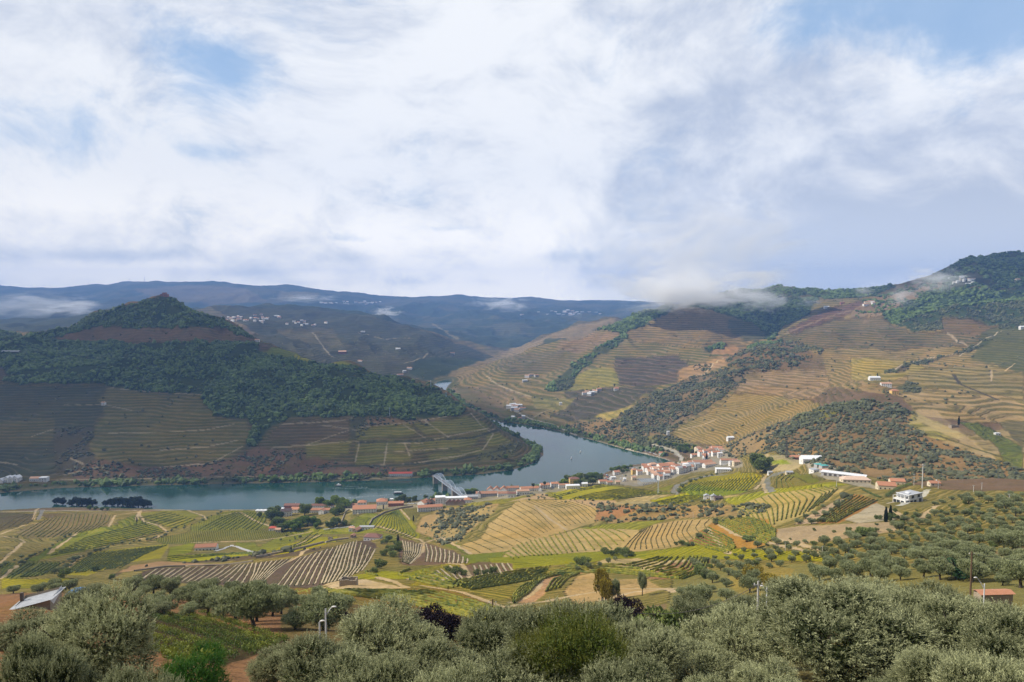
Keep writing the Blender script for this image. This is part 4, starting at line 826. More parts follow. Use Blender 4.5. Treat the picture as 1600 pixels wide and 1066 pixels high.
def crown_lobes(H, R, rng, n=11, lo=.38, flat=.8):
    cz = H * (1 + lo) / 2; hz = H * (1 - lo) / 2; L = [(0, 0, cz, R * .62, flat)]
    for i in range(n):
        a = 2 * math.pi * i / n * 2.4 + rng.uniform(-.4, .4); r = R * rng.uniform(.42, .72); t = rng.uniform(-.7, .75)
        lr = R * rng.uniform(.28, .44)
        L.append((math.cos(a) * r * math.sqrt(max(.15, 1 - t * t * .8)), math.sin(a) * r * math.sqrt(max(.15, 1 - t * t * .8)), cz + t * (hz - lr * flat * .7), lr, flat))
    return L
def crown_near(name, H, R, seed, mat, shoots=2600, nl=11, ll=.085, lw=.022, lo=.3, sl=.42, upw=.75):
    rng = np.random.default_rng(seed); Lb = crown_lobes(H, R, rng, 15, lo)
    P, u = lobes_pts(Lb, shoots, rng, .8)
    d = unit(u + np.array([0, 0, upw]) + rng.normal(size=P.shape) * .35); n = len(P)
    ln = sl * rng.uniform(.5, 1.35, n)
    k = np.tile(np.arange(nl), n); b = np.repeat(P, nl, 0) + np.repeat(d * ln[:, None], nl, 0) * ((k + .3) / nl)[:, None]
    ld = np.repeat(d, nl, 0) * .9 + unit(rng.normal(size=(n * nl, 3))) * .75
    V1, F1 = leaves(b, ld, ll * rng.uniform(.7, 1.3, n * nl), lw, rng)
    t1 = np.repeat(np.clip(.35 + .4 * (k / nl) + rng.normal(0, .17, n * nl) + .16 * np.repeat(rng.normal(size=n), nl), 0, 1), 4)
    # inner leaf mass that closes the crown, deep shade put into its tint
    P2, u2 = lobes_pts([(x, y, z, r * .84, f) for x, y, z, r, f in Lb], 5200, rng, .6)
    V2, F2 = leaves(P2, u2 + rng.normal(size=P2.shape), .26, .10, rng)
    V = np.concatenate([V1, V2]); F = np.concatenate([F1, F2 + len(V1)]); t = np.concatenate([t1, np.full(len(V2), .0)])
    me = newmesh(name, V, F, False, cols=dict(tint=t)); me.materials.append(mat); return me
def crown_mid(name, H, R, seed, mat, n=1500, L=.34, Wd=.16, lo=.22, nlob=11, flat=.85, upw=.5, lobes=None):
    rng = np.random.default_rng(seed); Lb = lobes or crown_lobes(H, R, rng, nlob, lo, flat)
    P, u = lobes_pts(Lb, n, rng, .78)
    d = u * .8 + np.array([0, 0, upw]) + rng.normal(size=P.shape) * .5
    V, F = leaves(P - unit(d) * L * .4, d, L * rng.uniform(.6, 1.4, len(P)), Wd * rng.uniform(.7, 1.3, len(P)), rng)
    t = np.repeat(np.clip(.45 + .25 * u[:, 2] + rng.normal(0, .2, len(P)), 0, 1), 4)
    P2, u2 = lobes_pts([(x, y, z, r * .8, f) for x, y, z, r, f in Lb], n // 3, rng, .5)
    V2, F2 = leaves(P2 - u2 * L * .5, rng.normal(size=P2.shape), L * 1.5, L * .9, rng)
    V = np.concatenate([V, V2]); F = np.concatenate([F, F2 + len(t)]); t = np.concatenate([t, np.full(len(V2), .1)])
    me = newmesh(name, V, F, False, cols=dict(tint=t)); me.materials.append(mat); return me

ORD = 'first second third fourth fifth sixth seventh eighth ninth tenth eleventh twelfth thirteenth fourteenth fifteenth sixteenth seventeenth eighteenth nineteenth twentieth'.split()
def ordw(i):
    i += 1
    return ORD[i - 1] if i <= 20 else str(i) + ('st' if i % 10 == 1 else 'nd' if i % 10 == 2 else 'rd' if i % 10 == 3 else 'th')
def placed(pts, lab):
    """a label of its own for each of many alike things: its count from the left, by band when there are many"""
    n = len(pts)
    if n < 2: return [lab] * n
    nb = 1 if n <= 14 else 3 if n <= 70 else 5
    by = sorted(range(n), key=lambda i: pts[i][1]); out = [None] * n
    bands = [''] if nb == 1 else ['top band', 'middle band', 'bottom band'] if nb == 3 else ['top band', 'second band', 'middle band', 'fourth band', 'bottom band']
    for b_ in range(nb):
        l = sorted(by[b_ * n // nb:(b_ + 1) * n // nb], key=lambda i: pts[i][0])
        for r_, i in enumerate(l): out[i] = lab + ', ' + ordw(r_) + ' from left' + (' in ' + bands[b_] if bands[b_] else '')
    return out
def put_tree(name, trunk, crown, loc, s, rz, label, cat='tree', group=None, sz=None):
    e = link(name, None, loc=loc, rz=rz, label=label, cat=cat, group=group)
    e.scale = (s, s, sz if sz is not None else s)
    link('crown', crown, e)
    if trunk is not None: link('trunk', trunk, e)
    return e
rg = np.random.default_rng(3)
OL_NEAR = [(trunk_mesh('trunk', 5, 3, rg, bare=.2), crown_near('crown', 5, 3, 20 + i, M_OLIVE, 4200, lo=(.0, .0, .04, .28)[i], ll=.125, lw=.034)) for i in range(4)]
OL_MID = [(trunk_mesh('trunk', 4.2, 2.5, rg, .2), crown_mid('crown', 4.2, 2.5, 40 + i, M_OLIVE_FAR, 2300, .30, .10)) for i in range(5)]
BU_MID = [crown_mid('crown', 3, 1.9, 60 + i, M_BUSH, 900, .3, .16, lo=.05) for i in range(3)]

# the big trees right under the viewpoint: px, top py, width px, distance, crown choice, label
HERO = [
 (130, 922, 215, 27, 0, 'large silver-green olive tree at the lower left, above the tiled-off vine slope'),
 (45, 985, 150, 20, 1, 'olive crown cut by the bottom left corner'),
 (30, 945, 120, 42, 2, 'olive tree in front of the tin-roofed shed'),
 (190, 1040, 150, 17, 2, 'olive top poking up at the bottom edge beside the bright green pine'),
 (420, 1030, 90, 34, 1, 'low pale olive right of the bright green pine'),
 (500, 990, 180, 26, 1, 'broad olive crown below the two street lamp heads'),
 (600, 940, 190, 36, 0, 'tall silvery olive left of the round dark purple tree'),
 (560, 1010, 170, 22, 2, 'dense olive crown at the bottom edge between the two tall ones'),
 (690, 1000, 150, 30, 1, 'olive directly under the round dark purple tree'),
 (790, 945, 170, 38, 2, 'silvery olive just right of the round dark purple tree'),
 (900, 928, 220, 33, 0, 'tallest olive in the middle of the bottom row'),
 (1010, 965, 170, 30, 1, 'olive with a sloping crown below the small purple tree'),
 (1095, 1000, 130, 33, 2, 'olive between the middle clump and the one with a bare trunk'),
 (1160, 945, 180, 42, 0, 'olive in front of the grey utility pole with the wire'),
 (1325, 920, 290, 33, 3, 'wide olive with its dark bare trunk showing above brown earth'),
 (1225, 1045, 130, 24, 2, 'low olive crown at the bottom edge left of the bare trunk'),
 (1450, 930, 190, 38, 2, 'olive right of the one with the bare trunk'),
 (1545, 935, 210, 33, 0, 'large olive near the right end of the bottom row'),
 (1620, 960, 190, 28, 1, 'olive cut by the bottom right corner'),
 (1490, 1000, 160, 24, 1, 'dark low olive at the bottom edge near the right corner'),
 (1260, 900, 110, 75, 2, 'olive behind the wide one with the bare trunk, to its left'),
 (1370, 893, 150, 72, 1, 'olive behind the wide one with the bare trunk, to its right'),
 (1480, 905, 120, 68, 0, 'olive beside the street lamp at the right'),
 (1180, 915, 90, 88, 1, 'olive just behind the grey utility pole'),
 (1100, 925, 110, 80, 0, 'olive under the sagging wire'),
 (120, 905, 80, 90, 1, 'olive next to the blue tarpaulin by the shed'),
 (95, 945, 80, 60, 0, 'olive right below the blue tarpaulin'),
 (700, 1040, 170, 19, 0, 'low olive top at the very bottom under the round dark purple tree'),
 (820, 1010, 190, 24, 1, 'olive crown at the bottom edge left of the yellowish shrub'),
 (1000, 1030, 180, 22, 2, 'olive crown at the bottom edge right of the yellowish shrub'),
 (1110, 1050, 120, 21, 0, 'silvery olive sprays at the bottom edge near the middle right'),
 (1590, 1010, 200, 21, 0, 'olive filling the bottom right corner'),
 (1400, 1050, 90, 22, 1, 'olive sprays at the bottom edge right of the bare trunk'),
 (760, 960, 90, 60, 0, 'silvery olive peeping between the purple tree and the middle clump'),
 (1560, 930, 100, 84, 2, 'olive hiding the foot of the orange-roofed house'),
 (235, 930, 40, 118, 1, 'small olive at the upper edge of the leafy vine slope')]
def topz(me):
    a = np.empty(len(me.vertices) * 3, np.float32); me.vertices.foreach_get('co', a); return float(np.percentile(a[2::3], 99.7))
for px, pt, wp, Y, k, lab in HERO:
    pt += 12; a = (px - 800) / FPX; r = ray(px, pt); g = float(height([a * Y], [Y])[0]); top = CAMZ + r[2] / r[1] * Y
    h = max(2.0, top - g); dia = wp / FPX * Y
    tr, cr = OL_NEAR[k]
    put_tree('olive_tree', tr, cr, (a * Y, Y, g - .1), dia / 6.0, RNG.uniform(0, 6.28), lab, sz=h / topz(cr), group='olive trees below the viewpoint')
# what of the ground can be seen from about here (with a margin for a step aside)
slope_ = (gZ - CAMZ) / gY
runmax = np.maximum.accumulate(slope_, 0)
SEEN = slope_ >= runmax - 22 / gY
cellA = (AV[1] - AV[0]) * np.gradient(LV)[:, None] * gY ** 2
def blobs(name, P, S, mat, label, sub=1, seed=0, hz=1.0, kind='stuff', nproto=12):
    """rounded bushy crowns, each its own lumpy shape, all in one mesh"""
    rng = np.random.default_rng(seed); bm = bmesh.new(); bmesh.ops.create_icosphere(bm, subdivisions=sub, radius=1)
    U = np.array([v.co[:] for v in bm.verts]); F = np.array([[v.index for v in f.verts] for f in bm.faces]); bm.free()
    n = len(P); m = len(U)
    D = 1 + rng.uniform(-.45, .42, (nproto, m, 1)) + rng.uniform(-.12, .12, (nproto, m, 3)); k = rng.integers(0, nproto, n)
    a = rng.uniform(0, 6.28, n); c, s = np.cos(a)[:, None], np.sin(a)[:, None]
    B = (U * D)[k]; X = B[..., 0] * c - B[..., 1] * s; Y = B[..., 0] * s + B[..., 1] * c
    S = S[:, None]; V = np.stack([X * S + P[:, None, 0], Y * S + P[:, None, 1], B[..., 2] * S * hz + P[:, None, 2] + S * hz * .45], -1).reshape(-1, 3)
    Fa = (F[None] + (np.arange(n) * m)[:, None, None]).reshape(-1, 3)
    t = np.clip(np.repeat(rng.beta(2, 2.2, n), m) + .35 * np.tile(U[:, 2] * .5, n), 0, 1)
    me = newmesh(name, V, Fa, False, cols=dict(tint=t)); me.materials.append(mat)
    return link(name, me, kind=kind, label=label)
def scatter(mask, dens, seed, y0=0, y1=1e9, clump=None):
    rng = np.random.default_rng(seed); lam = cellA * dens * mask * SEEN * (gY >= y0) * (gY < y1)
    if clump: lam = lam * np.clip(1 + 3.2 * fbm(gX / clump, gY / clump, 3, seed), .05, 3)
    i, j = np.nonzero(rng.poisson(np.minimum(lam, 6)) > 0)
    a = AV[j] + rng.uniform(-.5, .5, len(j)) * (AV[1] - AV[0]); l = LV[i] + rng.uniform(-.5, .5, len(i)) * .003
    y = np.exp(l); x = a * y; z = gZ[i, j]
    return np.stack([x, y, z], 1)
def foam():
    rng = np.random.default_rng(5)
    w1 = wood * (wood > .05)
    rt = (gX > 150) & (gY > 850) & (bil(SDc, AVg, LVg) > 30)
    P = scatter(w1 * rt, .034, 8, 1100, 2400, 30); blobs('dry_woodland', P, rng.gamma(4, .5, len(P)) + .8, M_WOOD2, 'dry oak and olive woodland in belts on the right hill', seed=8)
    P = scatter(w1 * ~rt, .045, 1, 1100, 2700, 45); print('wood', len(P))
    blobs('woodland', P, rng.gamma(4, .62, len(P)) + .9, M_WOOD, 'dark green woodland covering the hill across the river and its banks', seed=1)
    P = scatter(w1 * ((gX > 0) & ((gY > 2700) | (rt & (gY > 2400)))), .020, 2, 2300, 5000, 90); print('wood far', len(P))
    blobs('mountain_woodland', P, rng.gamma(4, .95, len(P)) + 1.6, M_WOOD, 'dark woods on the upper slopes of the right mountain', seed=2, hz=.85)
    P = scatter(scrub * (scrub > .05), .034, 3, 560, 2600, 24); print('scrub', len(P))
    blobs('scrub_bushes', P, rng.gamma(5, .34, len(P)) + .4, M_SCRUB, 'grey-green scrub dotted over the dry brown slopes', seed=3, hz=.8)
    P = scatter(wood * (gX > 0), .011, 4, 500, 1100, 40)
    blobs('evergreen_scrub', P, rng.uniform(1.4, 3.2, len(P)), M_SCRUB, 'evergreen oak scrub on the round hillock at the right', seed=4)
    # lone trees and bushes dotted about the vineyards across the water
    base = (gY > 1200) & (gY < 3600) & (bil(SDc, AVg, LVg) > 20)
    P = scatter(base * 1.0, .00022, 6, clump=120)
    blobs('scattered_bushes', P, rng.uniform(1.5, 3.4, len(P)), M_SCRUB, 'lone bushes dotted among the far terraces', seed=6)
foam()
# ---------------------------------------------------------------- vine rows
ROWS = []
def rows(guides, counts, style='mid', lab='', w=.9, h=1.25, y0=150, y1=1400, bank=0):
    for gi in range(len(guides) - 1):
        A, B = np.array(guides[gi], float), np.array(guides[gi + 1], float)
        def res(G, n=22):
            d = np.concatenate([[0], np.cumsum(np.hypot(*np.diff(G, axis=0).T))]); t = np.linspace(0, d[-1], n)
            # smooth through the guide's points
            x = np.interp(t, d, G[:, 0]); y = np.interp(t, d, G[:, 1])
            for _ in range(2): x[1:-1] = (x[:-2] + 2 * x[1:-1] + x[2:]) / 4; y[1:-1] = (y[:-2] + 2 * y[1:-1] + y[2:]) / 4
            return np.stack([x, y], 1)
        A, B = res(A), res(B); n = counts[gi]
        for k in range(n):
            if gi and k == 0: continue
            t = k / (n - 1) if n > 1 else 0
            G = A * (1 - t) + B * t
            W_ = at(G[:, 0], G[:, 1], y0, y1)
            # drop rows that jump a fold of the ground
            st = np.hypot(*np.diff(W_[:, :2], axis=0).T)
            if st.max() > 12 * np.median(st) + 30: continue
            if k % 5 == 3 and n > 8: W_ = W_[2:]
            ROWS.append(dict(num=k + sum(counts[:gi]) - gi, p=W_, style=style, lab=lab, w=w, h=h, bank=bank, near=float(W_[:, 1].min())))
def resample(Wp, step):
    d = np.concatenate([[0], np.cumsum(np.hypot(*np.diff(Wp[:, :2], axis=0).T))]); n = max(3, int(d[-1] / step))
    t = np.linspace(0, d[-1], n); x = np.interp(t, d, Wp[:, 0]); y = np.interp(t, d, Wp[:, 1])
    return x, y, height(x, y)
def hedge(Wp, w, h, rng, step=1.6):
    x, y, z = resample(Wp, step); n = len(x)
    x = x + rng.normal(0, .12, n); y = y + rng.normal(0, .12, n)
    dx, dy = np.gradient(x), np.gradient(y); q = np.hypot(dx, dy) + 1e-9; nx, ny = -dy / q, dx / q
    ww = w * rng.uniform(.55, 1.25, n) / 2; hh = h * rng.uniform(.65, 1.2, n); gap = rng.random(n) < .05; hh[gap] *= .25
    V = np.stack([np.stack([x + nx * ww * a, y + ny * ww * a, z + hh * b - .1], -1) for a, b in ((-.75, 0), (-1.0, .5), (-.35, 1.0), (.4, .97), (1.0, .5), (.75, 0))], 1).reshape(-1, 3)
    i = np.arange(n - 1)[:, None] * 6 + np.arange(5)[None]
    F = np.stack([i, i + 1, i + 7, i + 6], -1).reshape(-1, 4)
    t = np.repeat(np.clip(rng.normal(.5, .22, n), 0, 1), 6)
    return V, F, t
def leafrow(Wp, w, h, rng, per=26, L=.22):
    x, y, z = resample(Wp, .5); n = len(x) * per // 2
    i = rng.integers(0, len(x), n); P = np.stack([x[i] + rng.normal(0, .2, n), y[i] + rng.normal(0, .2, n), z[i]], 1)
    dx, dy = np.gradient(x)[i], np.gradient(y)[i]; q = np.hypot(dx, dy) + 1e-9
    o = rng.normal(0, w * .32, n); hh = h * rng.beta(2.6, 1.5, n) * (.8 + .35 * vnoise(x[i] * .7, y[i] * .7, 4))
    P[:, 0] += -dy / q * o; P[:, 1] += dx / q * o; P[:, 2] += hh
    V, F = leaves(P, rng.normal(size=(n, 3)) + [0, 0, .2], L, L * .8, rng)
    t = np.repeat(np.clip(-.15 + .95 * hh / h + .5 * vnoise(x[i] * .25, y[i] * .25, 9) + rng.normal(0, .12, n) + rng.uniform(-.22, .22), 0, 1), 4)  # shade under the leaves put into the tint: dark below, bright on top
    return V, F, t
R = rows
R([[(468, 872), (455, 885), (430, 917)], [(526, 853), (512, 880), (499, 914)], [(556, 845), (550, 865), (545, 890), (530, 908)], [(584, 858), (575, 875), (562, 893)]], [8, 7, 5], 'thin', 'in the dark brown fan-shaped field below the farmhouse', bank=1)
R([[(243, 889), (232, 896), (218, 906)], [(368, 883), (350, 896), (325, 911)], [(398, 880), (394, 896), (386, 914)], [(455, 873), (430, 890), (402, 915)]], [13, 6, 8], 'thin', 'in the long dark brown field at the lower left', bank=1)
R([[(627, 845), (631, 860), (628, 878)], [(657, 851), (653, 866), (638, 882)]], [8], 'thin', 'between the farmhouse trees and the pale track', bank=1)
R([[(664, 850), (667, 862), (664, 878)], [(700, 861), (700, 870), (698, 880)], [(728, 873), (728, 877), (726, 881)]], [6, 5], 'thin', 'in the dark wedge right of the pale track', bank=1)
R([[(810, 784), (838, 798), (866, 826)], [(790, 795), (815, 810), (850, 833)], [(765, 815), (795, 827), (830, 845)], [(738, 836), (760, 846), (786, 857)], [(722, 852), (740, 858), (750, 864)]], [4, 4, 4, 3], 'thin', 'on the pale slope with the bare strip')
R([[(822, 783), (855, 798), (884, 822)], [(852, 783), (890, 793), (915, 816)], [(900, 784), (925, 793), (936, 804)]], [5, 5], 'thin', 'on the right flank of the pale slope with the bare strip')
R([[(786, 866), (796, 870), (802, 874)], [(808, 852), (818, 862), (828, 869)], [(842, 842), (850, 855), (862, 868)], [(882, 830), (892, 845), (902, 862)], [(922, 828), (938, 840), (955, 858)], [(958, 827), (975, 833), (984, 840)]], [4, 6, 6, 5, 4], 'mid', 'in the pale fan-shaped field in the middle', bank=0)
R([[(972, 860), (985, 845), (1003, 828)], [(1010, 858), (1008, 845), (1020, 822)], [(1048, 855), (1040, 840), (1052, 815)], [(1085, 845), (1072, 830), (1082, 813)], [(1105, 828), (1100, 820), (1108, 812)]], [5, 5, 5, 3], 'thin', 'on the tan hill right of the fan-shaped field')
R([[(1080, 848), (1108, 858), (1138, 864)], [(1094, 833), (1125, 846), (1150, 856)], [(1105, 824), (1130, 836), (1145, 845)]], [5, 4], 'mid', 'in the small orange field by the two tracks')
R([[(1118, 816), (1160, 838), (1198, 850)], [(1135, 812), (1175, 826), (1212, 840)], [(1165, 808), (1190, 815), (1212, 828)]], [6, 6], 'mid', 'in the curved orange field right of the fork')
R([[(1150, 795), (1165, 800), (1185, 835)], [(1168, 784), (1188, 800), (1200, 830)], [(1200, 775), (1215, 790), (1214, 815)], [(1232, 768), (1250, 783), (1242, 808)], [(1262, 765), (1286, 772), (1262, 800)], [(1296, 760), (1310, 763), (1290, 782)]], [4, 4, 5, 4, 5], 'mid', 'on the wavy terraces below the long warehouse')
R([[(1273, 816), (1300, 796), (1333, 773)], [(1305, 817), (1335, 800), (1371, 782)]], [8], 'mid', 'in the narrow orange field left of the modern house')
R([[(1213, 762), (1213, 750), (1222, 742)], [(1240, 762), (1232, 752), (1240, 745)]], [4], 'mid', 'inside the bend of the grey road')
R([[(800, 936), (812, 918), (850, 900), (900, 889), (935, 888)], [(803, 943), (828, 925), (845, 905), (880, 898)]], [5], 'mid', 'on the curved terrace beside the looping track')
R([[(853, 925), (862, 908), (885, 898), (905, 897)], [(872, 920), (885, 905), (905, 897)]], [4], 'mid', 'inside the loop of the track')
R([[(975, 884), (1005, 877), (1030, 871)], [(1008, 890), (1035, 883), (1050, 871)], [(1030, 895), (1065, 888), (1078, 870)], [(1050, 902), (1085, 893), (1095, 871)], [(1066, 906), (1100, 893), (1106, 874)]], [4, 4, 4, 4], 'mid', 'on the curved steps at the centre right')
R([[(890, 882), (940, 882), (985, 884)], [(860, 895), (950, 895), (1062, 905)]], [5], 'mid', 'in the long green band under the curved steps')
R([[(700, 912), (760, 900), (860, 885)], [(735, 922), (800, 912), (850, 902)]], [7], 'mid', 'on the green steps in the lower middle')
R([[(738, 884), (741, 892), (742, 903)], [(790, 880), (795, 888), (800, 894)]], [7], 'thin', 'on the small brown bank by the track junction', bank=1)
R([[(700, 884), (708, 892), (720, 905)], [(672, 894), (682, 902), (690, 908)]], [5], 'thin', 'on the pale bank above the yellow field', bank=1)
R([[(560, 922), (680, 924), (782, 952)], [(450, 922), (600, 940), (775, 978)]], [9], 'mid', 'in the long yellow field just beyond the purple tree', w=.85, h=.95)
R([[(640, 906), (672, 913), (700, 920)], [(660, 892), (690, 900), (730, 915)]], [5], 'mid', 'in the small yellow field beside the ruin')
R([[(650, 905), (620, 898), (640, 890)], [(590, 900), (570, 896), (575, 893)]], [2], 'mid', 'beside the ruin')
R([[(232, 1014), (262, 1027), (300, 1042)], [(232, 962), (310, 990), (400, 1024)], [(312, 958), (380, 982), (448, 1006)]], [4, 4], 'near', 'on the leafy slope at the lower left', w=.5, h=1.0, y0=30, y1=200)
for (g, n, lab, st) in (([[(100, 897), (120, 882), (146, 865)], [(187, 888), (222, 868), (260, 852)]], 20, 'in the striped yellow field at the left', 'green'),
        ([[(5, 903), (40, 880)], [(60, 901), (95, 880)]], 9, 'in the small green field at the far left', 'green'),
        ([[(26, 838), (48, 825), (70, 812)], [(90, 840), (112, 825), (118, 803)], [(150, 828), (168, 815), (172, 805)]], 9, 'in the wavy brown field at the left', 'mid'),
        ([[(0, 826), (20, 812), (45, 803)], [(40, 820), (52, 812), (55, 804)]], 4, 'in the dark corner field at the left', 'thin'),
        ([[(430, 862), (470, 848), (488, 832)], [(450, 866), (500, 850), (528, 840)]], 6, 'in the bright yellow field left of the farmhouse', 'green'),
        ([[(262, 876), (340, 868), (410, 865)], [(262, 870), (330, 866), (400, 863)]], 3, 'below the red-roofed cottage', 'green'),
        ([[(585, 824), (600, 806), (615, 800)], [(640, 842), (652, 838), (622, 797)]], 13, 'in the bright green field beside the curved wall', 'green'),
        ([[(632, 798), (645, 812)], [(652, 792), (656, 808)]], 7, 'in the small striped field under the orange roofs', 'thin'),
        ([[(860, 778), (905, 765), (950, 758)], [(965, 781), (1010, 775), (1056, 771)]], 16, 'in the bright yellow field behind the village', 'green'),
        ([[(1020, 786), (1075, 774)], [(1060, 790), (1125, 773)]], 8, 'in the yellow field left of the twin white gables', 'green'),
        ([[(1062, 768), (1082, 755)], [(1165, 767), (1185, 745)]], 22, 'in the golden field inside the road bend', 'green'),
        ([[(218, 810), (262, 800)], [(268, 826), (305, 812)]], 8, 'on the round green knoll at the left', 'green'),
        ([[(130, 842), (200, 824), (230, 816)], [(80, 868), (180, 850), (255, 832)]], 8, 'on the long green shoulder at the left', 'green'),
        ([[(310, 828), (340, 812), (370, 800)], [(400, 828), (412, 818), (418, 802)]], 12, 'in the dark green field above the cottage', 'green')):
    R(g, [n] * (len(g) - 1), st, lab, h=1.0, w=.9)
ROWS.sort(key=lambda r: r['near'])
print('rows', len(ROWS))
def build_rows():
    rng = np.random.default_rng(11); mats = dict(thin=M_VINE_D, mid=M_VINE, leaf=M_VINE, near=M_VINE_G, green=M_VINE_G)
    rest = {}; banks = []
    ls, lsc, wsc = {}, {}, {}
    for k, r in enumerate(ROWS):
        if r['style'] in ('near', 'leaf'):
            V, F, t = leafrow(r['p'], r['w'], r['h'], rng, 55 if r['style'] == 'near' else 16, .17 if r['style'] == 'near' else .3)
        else:
            f = {'thin': .6, 'mid': 1.0, 'green': 1.0}[r['style']]
            V, F, t = hedge(r['p'], r['w'] * f, r['h'] * f, rng)
        if k < 290:
            c = V.mean(0); c[2] = V[:, 2].min()
            me = newmesh('vine_row', V - c, F, False, cols=dict(tint=t)); me.materials.append(mats[r['style']])
            link('vine_row', me, loc=c, label=ordw(r['num']) + ' vine row ' + r['lab'], cat='vine row', group='vine rows ' + r['lab'])
        else:
            rest.setdefault(r['style'], []).append((V, F, t))
        if r['bank']:
            x, y, z = resample(r['p'], 4); dx, dy = np.gradient(x), np.gradient(y); q = np.hypot(dx, dy) + 1e-9; nx, ny = -dy / q, dx / q
            w0 = .7 + .2 * rng.normal(size=len(x))
            # a trodden strip of light soil beside the row
            o = 1.1
            V = np.stack([np.stack([x + nx * (o + a * w0), y + ny * (o + a * w0), height(x + nx * (o + a * w0), y + ny * (o + a * w0)) + b], -1) for a, b in ((-.9, -.2), (-.7, .22), (.7, .28), (1.0, -.3))], 1).reshape(-1, 3)
            i = np.arange(len(x) - 1)[:, None] * 4 + np.arange(3)[None]; banks.append((V, np.stack([i, i + 1, i + 5, i + 4], -1).reshape(-1, 4)))
    for st, l in rest.items():
        V, F = joinm([(v, f) for v, f, t in l]); me = newmesh('vineyard', V, F, False, cols=dict(tint=np.concatenate([t for v, f, t in l]))); me.materials.append(mats[st])
        link('vineyard', me, kind='stuff', label='more distant vine rows across the valley fields')
    V, F = joinm(banks); m, b, bs = material('light_soil', .95, .1)
    P = b.n('ShaderNodeNewGeometry').outputs['Position']; b.put(bs.inputs['Base Color'], b.mix(b.noise(P, .25, 5, .7), (.26, .20, .12, 1), (.50, .41, .27, 1)))
    link('soil_bank', newmesh('soil_bank', V, F), kind='structure', label='light soil banks between the vine rows', mat=m)
build_rows()
# ---------------------------------------------------------------- trees and bushes standing about
def where(px, py, y0=40, y1=3600): return at([px], [py], y0, y1)[0]
def grove(pts, protos, size, lab, name, cat, group, seed, y0=40, y1=3600, jit=.38, flat=1.0, base=5.0):
    """pts: px, py of each foot"""
    rng = np.random.default_rng(seed); P = at([p[0] for p in pts], [p[1] for p in pts], y0, y1)
    for i_, q_ in enumerate(pts):
        if P[i_, 2] < .5 and y0 >= 600: P[i_] = onz(q_[0], q_[1], .3)
    if not isinstance(lab, list): lab = placed(pts, lab)
    for i, p in enumerate(P):
        tr, cr = protos[rng.integers(len(protos))] if isinstance(protos[0], tuple) else (None, protos[rng.integers(len(protos))])
        s = size * rng.uniform(1 - jit, 1 + jit) / base
        l = lab[i] if isinstance(lab, list) else lab
        put_tree(name, tr, cr, p - [0, 0, .1], s, rng.uniform(0, 6.28), l, cat, group, sz=s * flat * rng.uniform(.72, 1.08))
def spread(poly, n, seed, mind=9):
    rng = np.random.default_rng(seed); xs = [p[0] for p in poly]; ys = [p[1] for p in poly]; out = []; t = 0
    while len(out) < n and t < n * 60:
        t += 1; q = (rng.uniform(min(xs), max(xs)), rng.uniform(min(ys), max(ys)))
        if not inpoly(np.array([q[0]]), np.array([q[1]]), poly)[0]: continue
        m = mind * (1 + (q[1] - 780) / 160)
        if all((q[0] - o[0]) ** 2 + (2.2 * (q[1] - o[1])) ** 2 > m * m for o in out): out.append(q)
    return out
OG = 'olive trees of the near grove'
grove(spread([(200, 925), (250, 912), (300, 915), (440, 925), (450, 960), (400, 985), (330, 972), (230, 962)], 36, 5, 11), OL_MID, 4.6, 'olive above the leafy vine slope', 'olive_tree', 'tree', OG, 5, 60, 260, base=4.2)
grove(spread([(0, 915), (60, 905), (110, 920), (105, 935), (0, 925)], 6, 6, 14), OL_MID, 4.4, 'olive tree behind the tin-roofed shed', 'olive_tree', 'tree', 'olive trees behind the shed', 6, 60, 300, base=4.2)
grove(spread([(420, 935), (520, 945), (560, 960), (520, 985), (440, 990), (420, 965)], 9, 7, 18), OL_MID, 4.8, 'olive on red earth beyond the street lamp', 'olive_tree', 'tree', 'olive trees beyond the street lamp', 7, 60, 220, base=4.2)
grove(spread([(1060, 930), (1130, 905), (1180, 905), (1190, 930), (1120, 955), (1050, 960)], 16, 8, 14), OL_MID, 4.6, 'olive left of the grey utility pole', 'olive_tree', 'tree', 'olive trees left of the utility pole', 8, 60, 260, base=4.2)
grove(spread([(1240, 905), (1300, 878), (1420, 862), (1600, 858), (1620, 900), (1600, 920), (1450, 905), (1300, 915)], 60, 9, 12), OL_MID, 5.0, 'olive in the dense right belt', 'olive_tree', 'tree', 'olive trees of the dense right belt', 9, 60, 320, base=4.9)
grove(spread([(1080, 882), (1200, 852), (1330, 838), (1420, 812), (1500, 800), (1620, 790), (1620, 850), (1420, 860), (1300, 875), (1180, 898), (1090, 905)], 150, 10, 10), OL_MID, 3.6, 'olive on the slope under the modern house', 'olive_tree', 'tree', 'olive trees on the dry right slope', 10, 100, 480, base=4.2)
grove(spread([(1450, 790), (1480, 775), (1620, 772), (1620, 795), (1500, 802)], 24, 11, 11), OL_MID, 4.4, 'olive atop the dry right slope', 'olive_tree', 'tree', 'olive trees at the top of the right slope', 11, 200, 560, base=4.2)
grove(spread([(1240, 820), (1290, 790), (1330, 772), (1350, 772), (1280, 822)], 12, 12, 10), OL_MID, 4.0, 'olive beside the narrow orange field', 'olive_tree', 'tree', 'olive trees beside the orange field', 12, 200, 700, base=4.2)
M_ROWTREES = [(1117, 820), (1130, 815), (1142, 812), (1155, 810), (1168, 808), (1104, 833), (1118, 817), (1092, 842)]
grove(M_ROWTREES, OL_MID, 3.4, 'small tree edging the curved orange field', 'olive_tree', 'tree', 'trees edging the curved orange field', 13, 200, 900, base=4.2)
